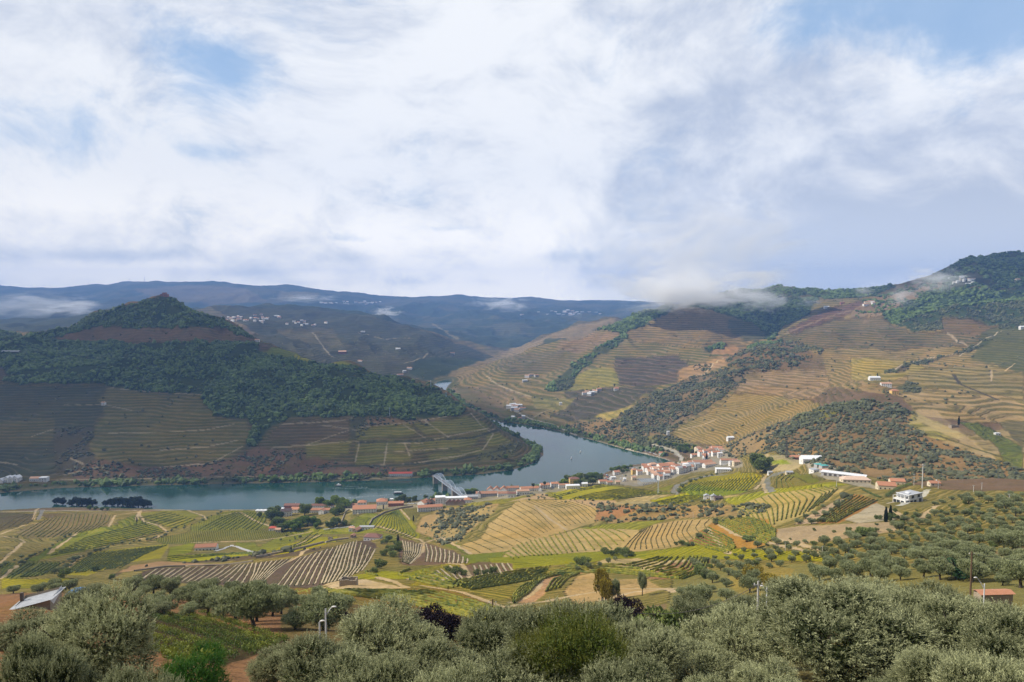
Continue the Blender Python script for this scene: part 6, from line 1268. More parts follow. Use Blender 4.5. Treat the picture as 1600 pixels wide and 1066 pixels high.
H = [ # px, py, w, d, h, rz, wall, roof, kind, label
 (963, 742, 9, 8, 5, 15, 'white', 'orange', 'gable', 'small white house with a red roof among the parked cars'),
 (991, 741, 8, 7, 7, 10, 'yellow', 'orange', 'hip', 'pale yellow house at the edge of the riverside car park'),
 (999, 742, 8, 7, 6, 10, 'white', 'rust', 'gable', 'white house touching the pale yellow one'),
 (1011, 736, 13, 9, 6, 8, 'white', 'orange', 'gable', 'white-walled house at the river end of the big roof cluster'),
 (1020, 732, 14, 9, 7, 20, 'white', 'pale', 'hip', 'pale-roofed house nearest the water trees'),
 (1027, 738, 14, 10, 6, 8, 'white', 'pale', 'gable', 'white house with a salmon roof in the middle of the cluster'),
 (1038, 734, 20, 13, 7, 12, 'white', 'orange', 'gable', 'widest orange-brown roof in the heart of the village'),
 (1048, 732, 14, 11, 7, -8, 'white', 'orange', 'hip', 'orange hip-roofed house behind the widest roof'),
 (1031, 743, 11, 8, 6, 6, 'white', 'orange', 'gable', 'long-fronted house above the substation'),
 (1042, 743, 9, 8, 6, -12, 'white', 'pale', 'gable', 'white house right of the substation mast'),
 (1051, 740, 11, 9, 7, 5, 'white', 'orange', 'gable', 'orange-roofed house left of the tall white block'),
 (1032, 749, 7, 7, 5, 20, 'white', 'orange', 'gable', 'little red-roofed house beside the mast'),
 (1041, 748, 8, 7, 5, 0, 'grey', 'grey', 'gable', 'grey house in the yard right of the mast'),
 (1061, 740, 8, 8, 9, 30, 'white', 'grey', 'gable', 'tall white three-storey block'),
 (1068, 738, 8, 8, 7, 25, 'white', 'brown', 'gable', 'white house with a dark red roof beside the tall white block'),
 (1074, 736, 8, 8, 8, 20, 'white', 'grey', 'gable', 'white house with a grey roof near the road'),
 (1071, 731, 7, 7, 6, 15, 'white', 'white', 'flat', 'flat-roofed white house behind the tall block'),
 (1080, 732, 10, 8, 7, 12, 'white', 'grey', 'gable', 'white house below the big winery'),
 (1089, 731, 8, 7, 6, 8, 'white', 'grey', 'gable', 'white annex in front of the winery'),
 (976, 752, 4, 4, 4, 0, 'white', 'white', 'flat', 'tiny white hut in the car park'),
 (958, 749, 7, 5, 3.5, 10, 'white', 'white', 'flat', 'low white shed at the river end of the car park'),
 (990, 750, 6, 6, 4, 10, 'cream', 'pale', 'gable', 'cream house beside the substation'),
 (942, 756, 11, 7, 4, 10, 'white', 'orange', 'gable', 'orange-roofed house at the edge of the yellow field'),
 (952, 757, 8, 6, 3.5, 12, 'white', 'orange', 'gable', 'low orange roof right beside the yellow field edge'),
 (965, 757, 6, 5, 4, 5, 'cream', 'pale', 'gable', 'cream cottage above the yellow field'),
 (1035, 711, 12, 7, 4, -20, 'white', 'orange', 'gable', 'orange-roofed boathouse by the river road'),
 (1093, 706, 8, 7, 5, 10, 'white', 'orange', 'gable', 'upper house behind the two-storey orange-roofed one'),
 (1098, 712, 14, 10, 7, 8, 'white', 'orange', 'hip', 'two-storey house with a bright orange roof above the winery'),
 (1086, 714, 14, 8, 4, 8, 'white', 'orange', 'gable', 'long low wing left of the two-storey orange-roofed house'),
 (1102, 718, 6, 6, 5, 8, 'white', 'orange', 'gable', 'white cube below the two-storey orange-roofed house'),
 (1097, 727, 36, 15, 6, 6, 'white', 'rust', 'gable', 'big long winery with a red-brown tile roof'),
 (1108, 729, 20, 8, 4, 24, 'white', 'pale', 'gable', 'slanting pale-roofed wing of the winery yard'),
 (1117, 704, 18, 8, 4, -14, 'white', 'orange', 'gable', 'long orange roof on the slope above the village'),
 (1127, 706, 8, 6, 4, -10, 'white', 'pale', 'gable', 'small white house at the end of the long orange roof'),
 (1125, 714, 7, 6, 6, 0, 'white', 'white', 'flat', 'small white cube house on the upper lane'),
 (1140, 723, 26, 8, 4, -6, 'white', 'rust', 'gable', 'row house with a long rust roof behind the golden field'),
 (1130, 725, 9, 7, 4, 0, 'white', 'pale', 'gable', 'white house left in the row behind the golden field'),
 (1143, 727, 7, 6, 5, 10, 'white', 'grey', 'gable', 'small white house with blue-grey roof in the row'),
 (1150, 727, 9, 7, 5, 10, 'cream', 'pale', 'gable', 'cream house at the right end of the row'),
 (1130, 738, 20, 10, 5, -4, 'white', 'white', 'flat', 'modern white building with a flat roof beside the golden field'),
 (801, 767, 18, 8, 5, 6, 'white', 'orange', 'gable', 'long orange-roofed house right of the three peaked roofs'),
 (827, 767, 24, 8, 4, 10, 'white', 'orange', 'gable', 'long low orange roof in the middle of the waterfront'),
 (817, 772, 14, 6, 4, 8, 'white', 'pale', 'gable', 'white wall house in front of the long low roof'),
 (851, 763, 12, 8, 5, 10, 'white', 'orange', 'gable', 'orange-roofed house right of the white chapel'),
 (867, 761, 11, 7, 5, 8, 'white', 'orange', 'gable', 'orange roof with a white chimney on the waterfront'),
 (881, 762, 14, 6, 4, 6, 'white', 'rust', 'gable', 'low rust roof left of the yellow villa'),
 (897, 758, 13, 9, 9, 6, 'yellow', 'brown', 'hip', 'tall yellow villa among the riverside trees'),
 (895, 763, 18, 8, 4, 6, 'white', 'white', 'flat', 'white flat-roofed building below the yellow villa'),
 (913, 760, 8, 6, 4, 10, 'white', 'white', 'gable', 'small white house right of the yellow villa'),
 (786, 775, 14, 8, 4, 6, 'white', 'rust', 'gable', 'rust-roofed house in front of the three peaked roofs'),
 (800, 776, 10, 6, 4, 0, 'white', 'brown', 'gable', 'brown-roofed house by the vines below the waterfront'),
 (760, 776, 28, 9, 5, 4, 'grey', 'rust', 'gable', 'long grey warehouse attached to the white gable wall'),
 (736, 780, 18, 7, 4, 4, 'grey', 'grey', 'gable', 'long grey shed between the bridge and the white gable wall'),
 (731, 785, 9, 8, 4, 0, 'white', 'orange', 'hip', 'orange hip roof right of the brown sawtooth sheds'),
 (662, 792, 11, 11, 6, 60, 'white', 'orange', 'gable', 'orange gabled warehouse left of the white quay building'),
 (671, 790, 10, 10, 5, 60, 'dark', 'brown', 'gable', 'dark brown roof between the orange warehouses'),
 (679, 789, 9, 9, 6, 60, 'dark', 'rust', 'gable', 'rust roof just left of the white quay building'),
 (672, 798, 28, 8, 5, 12, 'white', 'orange', 'gable', 'long orange-roofed barn at the corner of the olive plantation'),
 (570, 800, 27, 13, 5, 8, 'white', 'orange', 'gable', 'wide orange-roofed house by the quay lane'),
 (566, 793, 10, 9, 7, 8, 'white', 'orange', 'hip', 'upper wing behind the wide orange-roofed house'),
 (597, 789, 14, 13, 6, 10, 'white', 'orange', 'hip', 'square hip-roofed house with a tall chimney'),
 (612, 788, 4, 4, 7, 5, 'white', 'white', 'flat', 'narrow white kiosk block right of the hip-roofed house'),
 (619, 790, 18, 7, 3.5, 4, 'red', 'orange', 'gable', 'low orange shed behind the narrow white block'),
 (448, 806, 12, 10, 6.5, 14, 'white', 'slate', 'gable', 'white gabled house with a nearly black roof'),
 (457, 795, 20, 8, 5, 0, 'red', 'brown', 'gable', 'long dark red roof behind the black-roofed house'),
 (463, 801, 11, 9, 5, 0, 'white', 'orange', 'gable', 'orange roof right of the black-roofed house'),
 (504, 795, 34, 8, 6, 0, 'white', 'brown', 'gable', 'long white station-like building with a brown roof'),
 (493, 801, 14, 7, 4, 0, 'white', 'orange', 'gable', 'low orange roofs in front of the long white building'),
 (504, 803, 8, 7, 5, 80, 'white', 'orange', 'gable', 'white gable end in front of the long white building'),
 (514, 801, 8, 7, 4, 0, 'white', 'orange', 'gable', 'small orange roof right of the white gable end'),
 (537, 792, 10, 9, 7, 0, 'white', 'orange', 'hip', 'two-storey white villa with a red hip roof on the quay'),
 (556, 792, 9, 6, 3, 0, 'white', 'rust', 'gable', 'low house right of the quay villa'),
 (545, 793, 7, 6, 3, 0, 'cream', 'pale', 'gable', 'cream hut beside the quay villa'),
 (440, 798, 6, 4, 3, 0, 'white', 'white', 'flat', 'small white canopy left of the black-roofed house'),
 (427, 829, 8, 6, 3.5, 0, 'white', 'red', 'hip', 'tiny white cottage with a bright red roof'),
 (435, 831, 6, 5, 3, 0, 'cream', 'pale', 'gable', 'cream lean-to beside the bright red cottage'),
 (323, 859, 21, 9, 4, 8, 'white', 'orange', 'gable', 'lone white cottage with a long red roof in the left fields'),
 (583, 843, 19, 11, 4.5, -8, 'white', 'brown', 'hip', 'brown-roofed farmhouse among dark trees above the fan field'),
 (558, 831, 9, 6, 3, 70, 'stone', 'rust', 'gable', 'rust-roofed barn left of the farmhouse'),
 (550, 830, 6, 5, 4, 0, 'white', 'pale', 'gable', 'small white outhouse at the farm'),
 (573, 827, 16, 5, 3, 0, 'white', 'grey', 'flat', 'low white-walled store behind the farmhouse'),
 (552, 840, 6, 5, 3, 80, 'stone', 'rust', 'gable', 'small stone barn below the farm outhouse'),
 (626, 743, 44, 9, 4.5, 3, 'white', 'red', 'gable', 'long white house with a pinkish red roof on the far bank'),
 (1104, 780, 4.5, 6, 4, 80, 'white', 'grey', 'gable', 'left one of the twin white gables below the golden field'),
 (1115, 781, 4.5, 6, 4, 80, 'white', 'grey', 'gable', 'right one of the twin white gables below the golden field'),
 (1122, 781, 8, 5, 2.8, 0, 'stone', 'slate', 'gable', 'dark-roofed store attached to the twin gables'),
 (1267, 722, 20, 12, 4, -4, 'white', 'white', 'gable', 'white hall with a white roof under the hillock'),
 (1244, 718, 13, 7, 3, 0, 'red', 'orange', 'gable', 'low red-roofed shed left of the white hall'),
 (1272, 738, 8, 7, 3.5, 20, 'white', 'grey', 'flat', 'white block at the head of the yard'),
 (1233, 741, 8, 5, 2.8, 0, 'cream', 'grey', 'gable', 'small cream hut above the round green field'),
 (1336, 753, 27, 10, 3.5, -6, 'cream', 'peach', 'hip', 'long building with a peach-coloured roof'),
 (1384, 764, 15, 10, 4.2, -14, 'cream', 'orange', 'gable', 'cream villa with a bright orange roof'),
 (1401, 757, 13, 8, 4, -12, 'cream', 'orange', 'gable', 'second orange roof behind the cream villa'),
 (1459, 759, 9, 6, 3, -4, 'cream', 'orange', 'gable', 'small orange-roofed outbuilding by the tall mast'),
 (1366, 594, 18, 9, 4.5, -4, 'white', 'white', 'gable', 'white farm with a pale roof beside the lone cypress'),
 (1384, 604, 16, 8, 5, -10, 'white', 'pale', 'gable', 'white farm buildings just below the lone cypress'),
 (1397, 616, 11, 8, 6, 0, 'yellow', 'orange', 'hip', 'bright yellow house under the white farm'),
 (1044, 681, 5, 5, 8, 0, 'white', 'white', 'flat', 'small white tower at the foot of the golden vineyard'),
 (1141, 688, 11, 7, 5, 10, 'white', 'white', 'gable', 'white hut at the right foot of the golden vineyard'),
 (963, 610, 12, 9, 5, 0, 'white', 'orange', 'gable', 'orange-roofed farm above the dark vineyard across the river'),
 (876, 633, 7, 6, 6, 0, 'white', 'white', 'flat', 'tiny white hut on the hillside across the river'),
 (162, 633, 7, 6, 5, 0, 'white', 'pale', 'gable', 'tiny white hut on the dark hill above the left bank'),
 (535, 552, 36, 18, 8, 10, 'red', 'pale', 'gable', 'large pinkish farm on the dark middle range'),
 (1203, 741, 5, 4, 3, 0, 'white', 'grey', 'gable', 'white hut at the bend of the grey road'),
 (1558, 680, 6, 4, 2.5, 0, 'white', 'white', 'flat', 'tiny white store in the lower right terraces'),
 (1590, 440, 14, 9, 7, 0, 'cream', 'pale', 'gable', 'cream house alone on the dark mountain at the right edge'),
 (1316, 475, 14, 8, 5, 0, 'red', 'rust', 'gable', 'reddish house on the upper right ridge'),
 (1292, 481, 22, 8, 4, 8, 'white', 'white', 'gable', 'long pale house on the upper right ridge'),
 (1597, 514, 12, 8, 5, 0, 'white', 'white', 'gable', 'white house at the right edge below the mountain wood')]
vr = np.random.default_rng(21)
VX = [(vr.uniform(1008, 1080), 0) for _ in range(26)]; VX = [(x, float(vr.uniform(731 - (x - 1040) * .08, 746 - (x - 1040) * .18))) for x, _ in VX] + [(vr.uniform(1088, 1128), float(vr.uniform(704, 716))) for _ in range(9)]
for (x, y), l in zip(VX, placed(VX, 'small house squeezed among the village roofs')):
    H.append((x, y, vr.uniform(7, 12), vr.uniform(6, 9), vr.uniform(4, 8), vr.uniform(-20, 30), ('white', 'white', 'white', 'cream')[vr.integers(4)], ('orange', 'pale', 'rust', 'orange')[vr.integers(4)], ('gable', 'hip')[vr.integers(2)], l))
for q in H:
    house(q[0], q[1], q[2], q[3], q[4], q[5], q[6], q[7], q[8], lab=q[9], group=V_ if 955 < q[0] < 1095 and 725 < q[1] < 755 else None, chim=(len(q[9]) % 3 == 0 or 'chimney' in q[9]), wins=1)
# three peaked roofs, four brown sawtooth sheds
for i, x in enumerate((766, 776, 787)): house(x, 772, 9, 10, 6.5, 84, 'white', 'orange', pitch=.8, lab=('left', 'middle', 'right')[i] + ' one of the three peaked orange gables on the waterfront', group='three peaked gables')
for i, x in enumerate((702, 708.5, 715, 721.5)): house(x, 789, 6.2, 9, 3.5, 84, 'stone', 'brown', pitch=.9, wins=0, lab=('first', 'second', 'third', 'fourth')[i] + ' brown sawtooth shed from the left under the white quay building', name='shed', group='brown sawtooth sheds')
# villas on the far left bank, hillside hamlets
for i, (x, y) in enumerate(((4, 754), (13, 753), (20, 752.5), (27, 752))): house(x, y, 9, 9, 6 if i else 4, 84, 'white', 'white', pitch=.7, lab=('first', 'second', 'third', 'fourth')[i] + ' white gabled villa from the left edge on the far bank', group='white gabled villas')
house(56, 751, 14, 8, 4, 3, 'white', 'pale', lab='white farmhouse right of the gabled villas on the far bank'); house(69, 752, 11, 8, 6, 3, 'white', 'white', 'flat', lab='white block at the end of the far bank farmhouse')
def hamlet(pts, lab, group, seed, w=(7, 13), y0=1200, y1=12000, roofs=('orange', 'pale', 'rust', 'white'), sc=1.0):
    r = np.random.default_rng(seed)
    L = placed(pts, lab)
    for i, (x, y) in enumerate(pts):
        house(x, y, r.uniform(*w) * sc, r.uniform(6, 9) * sc, r.uniform(4, 6.5) * sc, r.uniform(-35, 35), 'white' if r.random() < (.35 if y1 > 5000 else .8) else ('grey' if y1 > 5000 else 'cream'), roofs[r.integers(len(roofs))], pitch=.45, lab=L[i], group=group, wins=0, y0=y0, y1=y1)
rr = np.random.default_rng(8)
hamlet([(801, 634), (805, 637), (811, 636), (816, 640), (803, 641), (808, 643), (797, 638)], 'white house of the roadside hamlet at the foot of the right hill', 'roadside hamlet', 1, (12, 22))
hamlet([(802, 655), (812, 656), (818, 654)], 'small white building on the bank below the roadside hamlet', 'bank buildings', 2)
hamlet([(913, 617), (918, 615), (924, 616), (930, 613), (936, 611), (921, 618)], 'white farm building in the cluster above the dark striped vineyard', 'hillside farm cluster', 3, (10, 18))
hamlet([(824, 590), (830, 588), (838, 589), (820, 597)], 'small farm building on the far side slope', 'far slope farm', 4, (10, 16))
hamlet([(1487, 437), (1494, 435), (1502, 437), (1498, 441), (1508, 439), (1518, 438), (1521, 443), (1514, 446), (1505, 434), (1491, 443)], 'white house of the mountain village under the dark summit', 'mountain village', 5, (12, 24), 2000, 4000, ('white', 'white', 'pale'))
hamlet([(1355, 474), (1361, 473), (1366, 476), (1352, 478)], 'pale house of the small ridge hamlet', 'ridge hamlet', 6, (14, 24), 2000, 4000)
hamlet([(x, y) for x, y in zip(np.concatenate([rr.normal(366, 7, 16), rr.normal(412, 16, 26), rr.uniform(440, 510, 12)]), np.concatenate([rr.normal(497, 2.2, 16), rr.normal(498, 2.6, 26), rr.uniform(502, 510, 12)]))], 'white village house on the middle range', 'village on the middle range', 7, (10, 19), 3200, 7000)
hamlet([(x, y) for x, y in zip(rr.uniform(500, 600, 26), rr.normal(473.5, 1.2, 26))] + [(x, y) for x, y in zip(rr.normal(885, 22, 26), rr.normal(489, 2, 26))], 'speck of a house on the far range', 'far range villages', 8, (22, 40), 5000, 14000, ('white', 'pale'), 1.3)
hamlet([(567, 520), (622, 546), (632, 582), (640, 577), (625, 588), (707, 553), (563, 565)], 'lone white farm on the dark middle range', 'lone farms', 9, (12, 22), 2600, 6000)
# waterfront tents and pontoon at the left quay
for i, x in enumerate((403, 409, 415, 421, 427)): house(x, 799.5, 6, 5, 2.6, 0, 'white', 'white', 'hip', lab=('first', 'second', 'third', 'fourth', 'fifth')[i] + ' white canopy from the left on the quay', name='canopy', wins=0, group='white quay canopies')
# white quay building by the bridge: long block, taller left block
e = house(709, 785, 42, 9, 8, 6, 'white', 'white', 'flat', lab='long white quay building under the near end of the bridge', wins=1)
e = house(688, 788, 12, 9, 9, 8, 'white', 'white', 'flat', lab='taller white block left of the long quay building', wins=1)
# white gable with bell cote; chapel
def chapel(px, py, rz, lab, h=7, w=5, d=9):
    e = house(px, py, d, w, h, rz, 'white', 'rust', pitch=1.0, lab=lab, name='chapel', wins=0)
    link('bell_cote', meshof('bell_cote', [boxv(-d / 2 - .1, -d / 2 + .9, -.9, -.35, h + 1.5, h + 4), boxv(-d / 2 - .1, -d / 2 + .9, .35, .9, h + 1.5, h + 4), boxv(-d / 2 - .1, -d / 2 + .9, -.9, .9, h + 4, h + 4.6)], MW['white']), e)
chapel(748, 778, 84, 'narrow white gable wall with a bell cote right of the bridge', 7, 6)
chapel(844, 767, 80, 'small white chapel on the waterfront', 5, 5, 7)
# hilltop lookout building on the left summit
p = np.array([(258 - 800) / FPX * 2390, 2390, 0.0]); p[2] = height([p[0]], [p[1]])[0] + 1; e = link('lookout_house', None, loc=p, label='stone lookout house on top of the wooded hill', cat='building')
link('wall', meshof('wall', [boxv(-13, 13, -6, 6, -4, 6), boxv(-6, 7, -4, 5, 6, 11)], MW['red']), e); link('roof', meshof('roof', [boxv(-13.5, 13.5, -6.5, 6.5, 6.02, 6.5), boxv(-6.5, 7.5, -4.5, 5.5, 11, 11.6)], MR['rust']), e)
for x in (-9, -3, 3, 9): link('window', meshof('window', [boxv(-1, 1, -.1, .1, -1.3, 1.3)], M_GLASS), e, loc=(x, -6.1, 2.6))
house(14, 552, 62, 10, 5, 0, 'dark', 'grey', 'gable', lab='long dark building at the left edge on the wooded hill', y0=1200, y1=2700)
house(402, 534, 12, 8, 5, 0, 'white', 'pale', lab='pale hut on the right shoulder of the wooded hill', y0=1200, y1=2700)
# roofless stone hut
def ruin(px, py, w, d, h, rz, lab, y0=150):
    p = where(px, py, y0, 1500); e = link('ruined_hut', None, loc=p, rz=math.radians(rz), label=lab, cat='ruin')
    rg_ = np.random.default_rng(int(px)); t = .55
    def wall(x0, x1, y0_, y1_):
        n = 9; parts = []
        ax = abs(x1 - x0) > abs(y1_ - y0_)
        for i in range(n):
            hh = h * rg_.uniform(.86, 1.0)
            a, b_ = (x0 + (x1 - x0) * i / n, x0 + (x1 - x0) * (i + 1) / n) if ax else (y0_ + (y1_ - y0_) * i / n, y0_ + (y1_ - y0_) * (i + 1) / n)
            parts.append(boxv(a, b_, y0_, y1_, -2, hh) if ax else boxv(x0, x1, a, b_, -2, hh))
        return meshof('wall', parts, MW['stone'] if h > 3 else MW['stone'])
    link('wall', wall(-w / 2, w / 2, -d / 2, -d / 2 + t), e); link('wall', wall(-w / 2, w / 2, d / 2 - t, d / 2), e)
    link('wall', wall(-w / 2, -w / 2 + t, -d / 2 + t, d / 2 - t), e); link('wall', wall(w / 2 - t, w / 2, -d / 2 + t, d / 2 - t), e)
MW['stone'] = flat_mat('pale_rubble_stone', (.30, .25, .185), scale=2.2, var=.45)
ruin(545, 914, 7.0, 4.2, 3.0, 2, 'roofless stone hut on the pale clearing below the fan-shaped field')
ruin(1490, 668, 12, 6, 4, 10, 'small stone ruin beside a cypress on the right terraces')
ruin(516, 843, 5, 4, 2.6, 0, 'small stone pump house in the bright yellow field')
# modern white house with its pool
def modern():
    p = where(1416, 784, 250, 800); e = link('modern_house', None, loc=p, rz=math.radians(28), label='large modern white house with slatted terraces and a blue pool', cat='house')
    link('wall', meshof('wall', [boxv(-9, 13, -5, 5, -3, 3.2), boxv(-4, 13, -4.4, 5.2, 3.2, 6.0)], MW['white']), e)
    link('roof', meshof('roof', [boxv(-4.4, 13.4, -4.8, 5.6, 6.0, 6.35)], MR['grey']), e)
    link('parapet', meshof('parapet', [boxv(-4.4, 13.4, -4.85, -4.55, 6.35, 6.7), boxv(-4.4, -4.1, -4.5, 5.6, 6.35, 6.7), boxv(1, 4, -1, 2, 6.36, 7.1)], MR['white']), e)
    for i in range(7): link('pergola_slat', meshof('pergola_slat', [boxv(-9.2, -4.5, -4.8 + i * 1.4, -4.5 + i * 1.4, 5.6, 5.9)], MR['white']), e)
    for y in (-4.8, 4.6): link('pergola_post', meshof('pergola_post', [boxv(-9.2, -8.9, y, y + .25, 3.2, 5.6)], MR['white']), e)
    for x, z in ((-6.5, 1.3), (-1.5, 1.3), (3, 1.3), (1, 4.6), (8.5, 4.6)): link('window', meshof('window', [boxv(-1.5, 1.5, -.08, .08, -1.1, 1.1)], M_GLASS), e, loc=(x, -5.03 if z < 3 else -4.43, z))
    for y in (-2.6, 0.6, 3.4): link('window', meshof('window', [boxv(-.08, .08, -1.2, 1.2, -1.2, 1.2)], M_GLASS), e, loc=(-9.03, y, 1.3)); link('window', meshof('window', [boxv(-.08, .08, -1.1, 1.1, -1, 1)], M_GLASS), e, loc=(-4.03, y, 4.6))
    link('garage_door', meshof('garage_door', [boxv(-1.6, 1.6, -.08, .08, -1.4, 1.4)], MW['dark']), e, loc=(9.5, -5.03, 1.4))
    link('terrace', meshof('terrace', [boxv(-17, -9.05, -6, 5, -4, -.1), boxv(-9, 2, -8, -5.1, -4, -.1)], MW['stone']), e)
    link('balustrade', meshof('balustrade', [boxv(-17, -9.05, -6, -5.8, -.1, .7)], M_GLASS), e)
    pm, _, pb = material('pool_water', .05, .6); pb.inputs['Base Color'].default_value = (.06, .50, .66, 1)
    link('pool', meshof('pool', [boxv(-16.2, -10.5, -3.5, 2.5, -.09, .02)], pm), e)
modern()
# hedge between villa and modern house; patios
def hedge_thing(pts, w, h, lab, y0=150, y1=1500, mat=None):
    W_ = world(pts, 4, y0, y1); V, F, t = leafrow(W_, w, h, np.random.default_rng(4), 30, .5); c = V.mean(0); c[2] = V[:, 2].min()
    me = newmesh('hedge', V - c, F, False, cols=dict(tint=t)); me.materials.append(mat or M_BUSH); link('hedge', me, loc=c, label=lab, cat='hedge')
hedge_thing([(1385, 778), (1392, 772), (1405, 764), (1424, 758)], 2.2, 3.0, 'clipped dark hedge between the cream villa and the modern house')
hedge_thing([(1345, 764), (1360, 772), (1375, 778)], 2, 1.5, 'low hedge curving round the cream villa garden')
# long warehouse with a white roof, its yard
p = where(1318, 745, 300, 1200); e = link('warehouse', None, loc=p, rz=math.radians(-33), label='long warehouse with a white ribbed roof slanting down the slope', cat='warehouse')
link('wall', meshof('wall', [boxv(-21, 21, -5, 5, -4, 3.4)], MW['grey']), e); link('roof', meshof('roof', [boxv(-21.4 + i * 2.4, -19.15 + i * 2.4, -5.5, 5.5, 3.4, 3.8) for i in range(18)] + [boxv(-21.4, 21.6, -.2, .2, 3.8, 4.0)], MR['white']), e)
for i in range(8): link('bay_door', meshof('bay_door', [boxv(-1.4, 1.4, -.08, .08, -1.3, 1.3)], MW['dark']), e, loc=(-17 + i * 4.8, -5.05, 1.3))
for i, (x, y, rf, lab) in enumerate(((1279, 729, 'teal', 'teal-roofed open shed at the head of the yard'), (1287, 731, 'teal', 'second teal roof beside the first'), (1288, 738, 'orange', 'orange truck in the yard, modelled as a small shed'))): house(x, y, 8, 6, 2.8, 10, 'grey', rf, 'flat', lab=lab, name='shed', wins=0)  # the orange box stands for a truck, built like the sheds
# substation below the village
def substation():
    p = where(1013, 757, 600, 1500); e = link('substation', None, loc=p, rz=math.radians(8), label='grey lattice of an electrical substation below the village houses', cat='substation')
    def gantry(w, h):
        P = [bar((-w / 2, 0, -1), (-w / 2, 0, h), .35), bar((w / 2, 0, -1), (w / 2, 0, h), .35), bar((-w / 2, 0, h), (w / 2, 0, h), .35), bar((-w / 2, 0, h - 1), (w / 2, 0, h - 1), .3)]
        for i in range(8): P.append(bar((-w / 2 + w * i / 8, 0, h - 1), (-w / 2 + w * (i + 1) / 8, 0, h), .2))
        return P
    gm = meshof('gantry', gantry(30, 8), M_STEEL)
    for i in range(5): link('gantry', gm, e, loc=(0, -8 + i * 4.5, 0))
    gm2 = meshof('gantry', gantry(18, 6.5), M_STEEL)
    for i in range(7): link('gantry', gm2, e, loc=(-12 + i * 4, 1, 0), rz=math.pi / 2)
    im = meshof('transformer', [boxv(-1.2, 1.2, -.8, .8, -1, 2.4), boxv(-.9, -.5, -.2, .2, 2.4, 3.4), boxv(.5, .9, -.2, .2, 2.4, 3.4)], MW['grey'])
    for i in range(6): link('transformer', im, e, loc=(-11 + i * 4.3, -6, 0))
substation()
def mast(px, py_base, py_top, lab, kind='pole', w=.35, y0=100, y1=14000, mat=None, name='mast', cat='mast'):
    p = where(px, py_base, y0, y1); r = ray(px, py_top); top = CAMZ + r[2] / r[1] * p[1]; h = max(1.5, top - p[2])
    e = link(name, None, loc=p, label=lab, cat=cat)
    if kind == 'lattice':
        b2 = max(w, h * .07); P = []
        n = 8
        for sx, sy in ((-1, -1), (1, -1), (1, 1), (-1, 1)): P.append(tube([(sx * b2 / 2, sy * b2 / 2, -1), (0, 0, h)], [w * .3, w * .22], 4))
        for k in range(n):
            f0 = 1 - k / n; f1 = 1 - (k + 1) / n; z0 = h * k / n; z1 = h * (k + 1) / n
            for sx, sy, tx, ty in ((-1, -1, 1, -1), (1, -1, 1, 1), (1, 1, -1, 1), (-1, 1, -1, -1)):
                P.append(bar((sx * b2 / 2 * f0, sy * b2 / 2 * f0, z0), (tx * b2 / 2 * f1, ty * b2 / 2 * f1, z1), w * .3))
        link('tower', meshof('tower', P, mat or M_METALD), e)
        link('crossarm', meshof('crossarm', [bar((-h * .1, 0, h * .86), (h * .1, 0, h * .86), w * .5), bar((-h * .07, 0, h * .95), (h * .07, 0, h * .95), w * .5)], mat or M_METALD), e)
    else:
        link('shaft', meshof('shaft', [tube([(0, 0, -1), (0, 0, h)], [w / 2, w * .32], 8)], mat or M_POLEC, True), e)
        link('crossarm', meshof('crossarm', [boxv(-w * 2.2, w * 2.2, -w * .2, w * .2, h - w * 1.4, h - w * .9)], mat or M_POLEC), e)
    return p, h
mast(1441, 763, 725, 'tall white concrete mast behind the modern house', w=1.0, y0=300, y1=900)
mast(1428, 759, 741, 'shorter white pole left of the tall mast', w=.5, y0=300, y1=900, name='utility_pole', cat='pole')
mast(1466, 764, 752, 'short white pole right of the tall mast', w=.5, y0=300, y1=900, name='utility_pole', cat='pole')
mast(1534, 765, 754, 'short pole at the edge of the brown slope far right', w=.45, y0=300, y1=900, name='utility_pole', cat='pole')
mast(1521, 769, 758, 'pole left of the one at the far right edge of the brown slope', w=.45, y0=300, y1=900, name='utility_pole', cat='pole')
mast(1577, 780, 772, 'small pole by the right frame edge', w=.4, y0=200, y1=900, name='utility_pole', cat='pole')
mast(1307, 762, 749, 'pole on the wavy terraces below the warehouse', w=.5, y0=300, y1=1000, name='utility_pole', cat='pole')
mast(1229, 716, 681, 'brown lattice pylon beside the red-roofed shed', 'lattice', .6, 400, 1800, name='pylon', cat='pylon')
mast(1028.5, 771, 742, 'slender grey mast in front of the substation', 'lattice', .35, 500, 1500, M_STEEL, name='pylon', cat='pylon')
mast(1083, 812, 800, 'thin white pole on the tan hill', w=.3, y0=300, y1=1000, name='utility_pole', cat='pole')
mast(912, 757, 740, 'lamp mast behind the yellow villa', w=.4, y0=600, y1=1500, name='utility_pole', cat='pole')
mast(673, 606, 594, 'left pylon on the end of the wooded ridge', 'lattice', .9, 1200, 2600, M_STEEL, name='pylon', cat='pylon')
mast(697, 625, 613, 'right pylon on the end of the wooded ridge', 'lattice', .9, 1200, 2600, M_STEEL, name='pylon', cat='pylon')
mast(609, 652, 636, 'pylon standing in the wood above the vineyard squares', 'lattice', .8, 1200, 2600, M_STEEL, name='pylon', cat='pylon')
for i, (x, b_, t_) in enumerate(((139, 447.5, 439), (202, 443, 435), (226, 443.5, 433), (325, 444.5, 437), (345, 443, 436))): mast(x, b_, t_, ('leftmost', 'second', 'third', 'fourth', 'rightmost')[i] + ' thin mast from the left on the far skyline', w=3.2, y0=8000, y1=14500, mat=M_METALD)
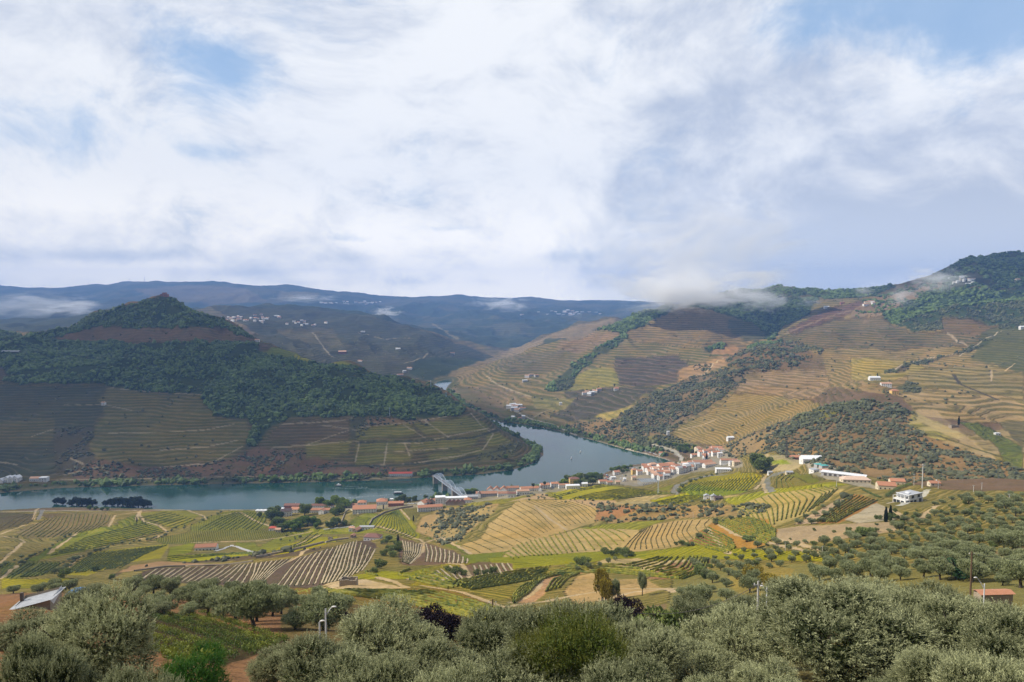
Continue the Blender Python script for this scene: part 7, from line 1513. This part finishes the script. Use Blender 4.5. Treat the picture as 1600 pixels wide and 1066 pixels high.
for i, (x, b_, t_, l) in enumerate(((1285, 866, 853, 'thin grey pole among olives left of the white sheet'), (1366, 852, 842, 'thin pole under the spreading pine'), (1461, 852, 838, 'thin pole right of the spreading pine'), (1553, 846, 834, 'thin pole in the upper right olives'), (1227, 862, 848, 'thin pole near the pale track end'))): mast(x, b_, t_, l, w=.22, y0=120, y1=800, name='utility_pole', cat='pole')
# bridge: three bowstring spans on granite piers
def bridge():
    A = np.array(onz(727, 777, 15)); B = np.array(onz(680.5, 743, 15)); d = B - A; L = float(np.linalg.norm(d[:2])); rz = math.atan2(d[1], d[0])
    e = link('steel_bridge', None, loc=(A[0], A[1], 0), rz=rz, label='pale blue steel bridge of three arched spans over the river', cat='bridge')
    sp = L / 3; dz = 14.0; hw = 3.6
    link('deck', meshof('deck', [boxv(-12, L + 10, -hw - .3, hw + .3, dz - .8, dz), ], flat_mat('bridge_asphalt', (.17, .17, .18))), e)
    for k in range(3):
        for s in (-1, 1):
            y = s * hw; P = []; n = 12; H_ = 9.0
            pt = [(k * sp + sp * i / n, y, dz + .6 + H_ * (1 - (2 * i / n - 1) ** 2)) for i in range(n + 1)]
            for i in range(n):
                P.append(bar(pt[i], pt[i + 1], .45))
                if i: P.append(bar((pt[i][0], y, dz - .2), pt[i], .22))
                if 0 < i < n - 1: P.append(bar((pt[i][0], y, dz + .4) if i % 2 else pt[i], pt[i + 1] if i % 2 else (pt[i + 1][0], y, dz + .4), .26))
            P.append(bar((k * sp, y, dz + .2), (k * sp + sp, y, dz + .2), .6))
            link('arch', meshof('arch', P, M_STEEL), e)
        P = []
        for i in range(3, 10):
            u = 2 * i / 12 - 1; z = dz + .6 + 9.0 * (1 - u * u); x = k * sp + sp * i / 12
            P.append(bar((x, -hw, z), (x, hw, z), .35))
            if i < 9:
                u2 = 2 * (i + 1) / 12 - 1; z2 = dz + .6 + 9.0 * (1 - u2 * u2); P.append(bar((x, -hw, z), (x + sp / 12, hw, z2), .22)); P.append(bar((x, hw, z), (x + sp / 12, -hw, z2), .22))
        link('top_bracing', meshof('top_bracing', P, M_STEEL), e)
    pm = meshof('pier', [boxv(-1.9, 1.9, -4.6, 4.6, -8, dz - 1.4), boxv(-2.3, 2.3, -5.1, 5.1, dz - 1.4, dz - .8)], M_GRAN)
    for x in (0, sp, 2 * sp, L): link('pier', pm, e, loc=(x, 0, 0))
bridge()
# boats
def boat(px, py, L_, w, rz, lab, roof=True, hull='dark'):
    x, y, z = onz(px, py, 0); e = link('river_boat', None, loc=(x, y, 0), rz=math.radians(rz), label=lab, cat='boat')
    n = 9; V = []
    for i in range(n):
        t = i / (n - 1); b_ = w / 2 * (1 - max(0, (t - .6) / .4) ** 2 * .95) * (.8 + .2 * min(1, t * 4)); X = -L_ / 2 + L_ * t; up = .3 * max(0, t - .6) * 3
        V += [(X, -b_, 1.3 + up), (X, -b_ * .8, -.4), (X, b_ * .8, -.4), (X, b_, 1.3 + up)]
    F = [[i * 4 + k, i * 4 + k + 1, i * 4 + k + 5, i * 4 + k + 4] for i in range(n - 1) for k in range(3)] + [[0, 3, 2, 1]]
    F += [[i * 4, i * 4 + 4, i * 4 + 7, i * 4 + 3] for i in range(n - 1)]
    link('hull', meshof('hull', [(np.array(V), np.array(F))], MW[hull]), e)
    link('cabin', meshof('cabin', [boxv(-L_ * .36, L_ * .26, -w * .36, w * .36, 1.35, 2.7)], M_GLASS if roof else MW['white']), e)
    if roof:
        link('canopy', meshof('canopy', [boxv(-L_ * .42, L_ * .3, -w * .42, w * .42, 2.9, 3.15)], MR['white']), e)
        for a in (-.4, -.2, 0, .2, .28):
            for s in (-1, 1): link('post', meshof('post', [bar((L_ * a, s * w * .4, 1.2), (L_ * a, s * w * .4, 2.9), .14)], MR['white']), e)
    else: link('wheelhouse', meshof('wheelhouse', [boxv(-L_ * .1, L_ * .12, -w * .3, w * .3, 2.7, 4.4)], MR['white']), e)
boat(622.5, 771.5, 17, 4.4, 4, 'tour boat with a long white canopy left of the bridge'); boat(529, 759.5, 12, 3.8, 176, 'dark little boat with a white wheelhouse out on the river', False)
for i, (x, y) in enumerate(((893, 717), (907, 707))): boat(x, y, 5, 1.8, 60, ('lower', 'upper')[i] + ' tiny white boat near the village bend', False, 'white')
fm, fb, fbs = material('foam', .6, .3); fbs.inputs['Base Color'].default_value = (.55, .6, .6, 1)
P_ = fb.n('ShaderNodeNewGeometry').outputs['Position']; fb.put(fbs.inputs['Alpha'], fb.ss(fb.noise(P_, .35, 4, .7), .46, .66, 0, .6))
for pts, w0, w1, lab in (([(618, 772.5), (590, 774.5), (560, 777), (530, 779)], 1, 6, 'pale wake trailing left behind the tour boat'), ([(533, 759.5), (548, 760.5), (575, 762)], 1, 3, 'short wake right of the dark little boat'), ([(520, 763), (570, 764), (620, 765.5), (680, 764)], 1.6, 1.6, 'thin line of foam between the two boats'), ([(655, 773), (680, 770), (690, 768)], 1.5, 2, 'faint wake reaching towards the bridge')):
    P = np.array([onz(x, y, 0)[:2] for x, y in pts]); n = 30; t = np.linspace(0, len(P) - 1, n); X = np.interp(t, range(len(P)), P[:, 0]); Y = np.interp(t, range(len(P)), P[:, 1]); ww = np.linspace(w0, w1, n)
    V = np.stack([np.stack([X, Y - ww, X * 0 + .02], -1), np.stack([X, Y + ww, X * 0 + .02], -1)], 1).reshape(-1, 3); i = np.arange(n - 1)[:, None] * 2
    link('boat_wake', newmesh('boat_wake', V, np.concatenate([i, i + 1, i + 3, i + 2], 1)), kind='stuff', label=lab, mat=fm)
# parked cars and coaches by the village
CARM = [flat_mat('car_paint_' + n_, c, .3, .6, .03) for n_, c in (('white', (.75, .75, .75)), ('silver', (.42, .43, .45)), ('black', (.03, .03, .035)), ('blue', (.06, .10, .22)), ('red', (.4, .04, .03)))]
def carmesh():
    prof = [(-2.1, .35), (-2.1, .85), (-1.5, .95), (-1.1, 1.4), (.5, 1.42), (1.1, .98), (2.0, .85), (2.1, .4)]
    V = [(x, s * .85 * (.86 if z > 1.2 else 1), z) for s in (-1, 1) for x, z in prof]; n = len(prof)
    F = [[i, (i + 1) % n, n + (i + 1) % n, n + i] for i in range(n)]
    return np.array(V), [np.array(F), np.array([list(range(n))[::-1], list(range(n, 2 * n))])]
CV, CF = carmesh(); car_me = []
for m in CARM: me = newmesh('body', CV, CF); me.materials.append(m); car_me.append(me)
glass_me = meshof('window', [boxv(-1.25, .75, -.87, .87, 1.0, 1.3)], M_GLASS); wheel_me = meshof('wheel', [tube([(0, -.12, 0), (0, .12, 0)], [.33, .33], 10)], MW['dark'])
def car(px, py, rz, k, lab, group, y0=300):
    p = where(px, py, y0, 1900); e = link('parked_car', None, loc=p + [0, 0, .05], rz=math.radians(rz), label=lab, cat='car', group=group)
    link('body', car_me[k], e); link('window', glass_me, e)
    for x in (-1.3, 1.3):
        for s in (-1, 1): link('wheel', wheel_me, e, loc=(x, s * .8, .33))
cr_ = np.random.default_rng(12)
CL = []
for i in range(60):
    g = cr_.integers(4); x, y = ((cr_.uniform(944, 958), cr_.uniform(741, 751)), (cr_.uniform(970, 990), cr_.uniform(743, 753)), (cr_.uniform(984, 1008), cr_.uniform(731, 736)), (cr_.uniform(1005, 1028), cr_.uniform(704, 712)))[g]
    if g == 3: y = 702.5 + (x - 1000) * .32
    CL.append((g, x, y, int(cr_.choice(5, p=[.38, .3, .18, .09, .05])), cr_.uniform(0, 180)))
for g in range(4):
    for k in range(5):
        q = [c for c in CL if c[0] == g and c[3] == k]; n_ = ('white', 'silver', 'black', 'blue', 'red')[k] + ' car in ' + ('the water edge car park', 'the lower car park', 'the waterfront row', 'the river road line')[g]
        for c, l in zip(q, placed([(c[1], c[2]) for c in q], n_)): car(c[1], c[2], c[4], k, l, 'cars in ' + ('the water edge car park', 'the lower car park', 'the waterfront row', 'the river road line')[g])
for i, x in enumerate((639, 644, 649)): car(x, 788 - .2, 0, (0, 0, 1)[i], ('left', 'middle', 'right')[i] + ' car of the three parked beside the quay warehouses', 'cars by the quay warehouses')
# ---------------------------------------------------------------- near things
def nearpos(px, pt, Y):
    a = (px - 800) / FPX; r = ray(px, pt); g = float(height([a * Y], [Y])[0]); return np.array([a * Y, Y, g]), CAMZ + r[2] / r[1] * Y
def shed():
    Y = 102; c, top = nearpos(42, 928, Y); e = link('tin_shed', None, loc=c, rz=math.radians(14), label='stone shed with a sloping corrugated tin roof at the lower left', cat='shed')
    zt = top - c[2]; hw = 2.5
    V = np.array([(-hw, -2.2, -3), (hw, -2.2, -3), (hw, 2.2, -3), (-hw, 2.2, -3), (-hw, -2.2, zt - 1.2), (hw, -2.2, zt - .2), (hw, 2.2, zt - .0), (-hw, 2.2, zt - .9)])
    me = newmesh('wall', V, np.array([[0, 1, 5, 4], [1, 2, 6, 5], [2, 3, 7, 6], [3, 0, 4, 7]])); me.materials.append(MW['stone']); link('wall', me, e)
    P = []
    n = 60
    for i in range(n):
        u0, u1 = i / n, (i + 1) / n; x0, x1 = -hw - .5 + (2 * hw + 1) * u0, -hw - .5 + (2 * hw + 1) * u1; f = lambda x: zt - .75 + (x / hw) * .5; w = .035 * (i % 2)
        P.append((np.array([(x0, -2.7, f(x0) + .12 + w), (x1, -2.7, f(x1) + .12 + .035 - w), (x1, 2.6, f(x1) - .1 + .035 - w), (x0, 2.6, f(x0) - .1 + w)]), np.array([[0, 1, 2, 3]])))
    link('roof', meshof('roof', P, flat_mat('weathered_tin', (.42, .44, .46), .6, .3, .4, 1.5, .0)), e)
    link('gable_board', meshof('gable_board', [(np.array([(hw + .02, -2.2, zt - .35), (hw + .02, 2.2, zt + .2), (hw + .02, 2.2, zt - .5), (hw + .02, -1.0, zt - 1.4)]), np.array([[0, 3, 2, 1]]))], MW['white']), e)
    link('chimney', meshof('chimney', [boxv(-2.6, -2.2, .6, 1.0, zt - 1.2, zt + .1)], M_METALD), e)
    link('door', meshof('door', [boxv(-.6, .5, -2.28, -2.18, -.5, 1.6)], M_DOOR), e)
shed()
def tarp():
    Y = 100; c, top = nearpos(106, 921, Y); e = link('tarpaulin_shelter', None, loc=c, rz=.2, label='blue tarpaulin shelter right of the tin-roofed shed', cat='shelter'); zt = top - c[2]
    bm_ = flat_mat('blue_tarpaulin', (.06, .20, .45), .5, .4)
    X, Yy = np.meshgrid(np.linspace(-1.3, 1.3, 9), np.linspace(-1.1, 1.1, 7)); Z = zt - .1 - .28 * (X / 1.3) ** 2 + .06 * np.sin(X * 7) * np.cos(Yy * 5)
    V = np.stack([X, Yy, Z], -1).reshape(-1, 3); i = (np.arange(6)[:, None] * 9 + np.arange(8)[None]).ravel()
    link('tarpaulin', meshof('tarpaulin', [(V, np.stack([i, i + 1, i + 10, i + 9], 1)), boxv(1.28, 1.32, -1.1, 1.1, zt - 1.6, zt - .4)], bm_), e)
    for x in (-1.25, 1.2):
        for y in (-1.05, 1.05): link('post', meshof('post', [bar((x, y, -1), (x, y, zt - .35), .09)], M_POLE), e)
    c, top = nearpos(92, 932, 97); e = link('water_tank', None, loc=c, rz=.3, label='white plastic water tank in a cage beside the blue shelter', cat='tank'); h = max(1.1, top - c[2])
    link('tank', meshof('tank', [boxv(-.5, .5, -.5, .5, h - 1.1, h)], MW['white']), e); link('cage', meshof('cage', [bar((x, -.53, h - 1.1), (x, -.53, h), .04) for x in (-.5, -.25, 0, .25, .5)] + [bar((-.53, -.54, z), (.53, -.54, z), .04) for z in (h - 1, h - .6, h - .2)], M_STEEL), e); link('stand', meshof('stand', [boxv(-.55, .55, -.5, .5, -1, h - 1.12)], MW['stone']), e)
    c, top = nearpos(88, 942, 94); e = link('blue_barrel', None, loc=c, label='blue barrel at the foot of the white tank', cat='barrel'); h = max(.9, top - c[2]); link('drum', meshof('drum', [tube([(0, 0, -.6), (0, 0, h)], [.3, .3], 14)], bm_, True), e); link('lid', meshof('lid', [tube([(0, 0, h), (0, 0, h + .05)], [.31, .29], 14), tube([(0, 0, h + .05), (0, 0, h + .051)], [.29, .001], 14)], MW['dark']), e)
tarp()
LAMPM = flat_mat('lamp_housing', (.62, .64, .66), .4, .5, .05)
def lamp(px, ptop, Y, arms, lab):
    c, top = nearpos(px, ptop, Y); h = top - c[2]; e = link('street_lamp', None, loc=c, label=lab, cat='street lamp')
    link('pole', meshof('pole', [tube([(0, 0, -1), (0, 0, h)], [.09, .05], 8)], LAMPM, True), e)
    for dx, dy, dz in arms:
        link('arm', meshof('arm', [tube([(0, 0, h - .5), (dx * .5, dy * .5, h - .25 + dz * .6), (dx, dy, h + dz)], [.04, .035, .03], 6)], LAMPM, True), e)
        link('lamp_head', meshof('lamp_head', [tube([(dx, dy, h + dz), (dx + np.sign(dx) * .09, dy, h + dz + .02), (dx + np.sign(dx) * .24, dy, h + dz + .03), (dx + np.sign(dx) * .32, dy, h + dz)], [.03, .06, .055, .02], 8)], MW['white'], True), e)
lamp(502, 951, 44, [(.4, 0, .1)], 'grey street lamp whose head points right, by the narrow purple tree'); lamp(492, 972, 42, [(.02, 0, .05)], 'lower street lamp with a round pale head')
lamp(1554, 912, 62, [(-.7, 0, .55)], 'street lamp reaching left above the orange roof')
lamp(1207, 917, 60, [(-.3, 0, .05)], 'small pale street lamp head right of the grey utility pole')
def pole(px, ptop, Y, lab, mat, w=.26, arm=True):
    c, top = nearpos(px, ptop, Y); h = top - c[2]; e = link('utility_pole', None, loc=c, label=lab, cat='pole'); link('shaft', meshof('shaft', [tube([(0, 0, -1), (0, 0, h)], [w / 2, w * .36], 8)], mat, True), e)
    if arm: link('crossarm', meshof('crossarm', [boxv(-.4, .4, -.04, .04, h - .42, h - .34)], mat), e)
    for s in (-.35, .35): link('insulator', meshof('insulator', [tube([(s, 0, h - .33), (s, 0, h - .18)], [.045, .045], 6)], MW['white']), e)
    return c + [0, 0, h - .3]
A1 = pole(1193, 908, 62, 'grey utility pole carrying the sagging wire', M_POLEC); A2 = pole(1532, 862, 95, 'tall brown utility pole left of the lamp above the orange roof', M_POLE, .3); A3 = pole(769, 937, 70, 'short rusty pole beside the round dark purple tree', M_POLE, .2, False)
def wire(a, b_, sag, lab):
    t = np.linspace(0, 1, 24)[:, None]; P = np.array(a) * (1 - t) + np.array(b_) * t; P[:, 2] -= sag * 4 * t[:, 0] * (1 - t[:, 0]); link('overhead_wire', meshof('overhead_wire', [tube(P, [.025] * 24, 5)], MW['dark'], True), label=lab, cat='wire')
c, top = nearpos(1000, 958, 58); wire(A1, (c[0], c[1], top), 1.0, 'black wire sagging left from the grey utility pole'); c, top = nearpos(1250, 910, 80); wire(A1, (c[0], c[1], top), .6, 'short wire running right from the grey utility pole'); wire(A2, (A2[0] + 22, A2[1] + 4, A2[2] - 2.5), .6, 'thin wire leaving the tall brown pole to the right')
c, top = nearpos(1566, 922, 100); e = link('tiled_roof_house', None, loc=c, rz=.06, label='long low orange-tiled roof showing above the olives at the lower right', cat='house'); h = top - c[2]
link('wall', meshof('wall', [boxv(-2.2, 2.7, -.8, .8, -2, h - .28)], MW['stone']), e); link('roof', meshof('roof', [(np.array([(-2.5, -1.0, h - .3), (3.0, -1.0, h - .3), (3.0, 0, h), (-2.5, 0, h), (3.0, 1.0, h - .3), (-2.5, 1.0, h - .3)]), np.array([[0, 1, 2, 3], [3, 2, 4, 5]]))], MR['orange']), e)
p = where(1330, 864, 120, 500); e = link('white_shed', None, loc=p, label='tiny white-roofed shed among the olives', cat='shed'); link('wall', meshof('wall', [boxv(-1, 1, -.7, .7, -.5, 1.2)], MW['grey']), e); link('roof', meshof('roof', [boxv(-1.2, 1.2, -.9, .9, 1.2, 1.32)], MR['white']), e)
# terrace and field walls near the farm, curved road wall
def stonewall(pts, h, t, lab, mat='stone', y0=200, y1=1600):
    W_ = world(pts, 5, y0, y1); x, y, z = resample(W_, 3); dx, dy = np.gradient(x), np.gradient(y); q = np.hypot(dx, dy) + 1e-9; nx, ny = -dy / q, dx / q
    V = np.stack([np.stack([x + nx * a, y + ny * a, z + b_], -1) for a, b_ in ((-t, -1), (-t, h), (t, h), (t, -1))], 1).reshape(-1, 3); i = np.arange(len(x) - 1)[:, None] * 4 + np.arange(3)[None]
    c = V.mean(0); me = newmesh('stone_wall', V - c, np.stack([i, i + 1, i + 5, i + 4], -1).reshape(-1, 4)); me.materials.append(MW[mat]); link('stone_wall', me, loc=c, label=lab, cat='wall')
stonewall([(577, 821), (582, 812), (600, 802), (625, 795), (645, 792)], 2.2, .5, 'dark stone wall curving round the bright green field')
stonewall([(400, 872), (450, 862), (480, 855), (520, 845), (545, 842)], 1.8, .5, 'dry stone wall above the dark brown fan field')
stonewall([(210, 893), (260, 886), (350, 884), (395, 878)], 1.2, .4, 'dry stone wall above the long dark field at the left')
stonewall([(505, 828), (545, 824), (552, 822)], 1.0, .4, 'white roadside wall below the garden clump', 'white')
stonewall([(532, 820), (540, 800), (545, 797)], 1.6, .5, 'brown wall beside the quay lane')
stonewall([(548, 797), (560, 804)], 1.0, .3, 'pale garden wall in front of the wide orange-roofed house', 'cream')
stonewall([(336, 862), (350, 858), (362, 852), (378, 858), (398, 864)], .5, 1.6, 'pale concrete ramp beside the lone cottage', 'grey')
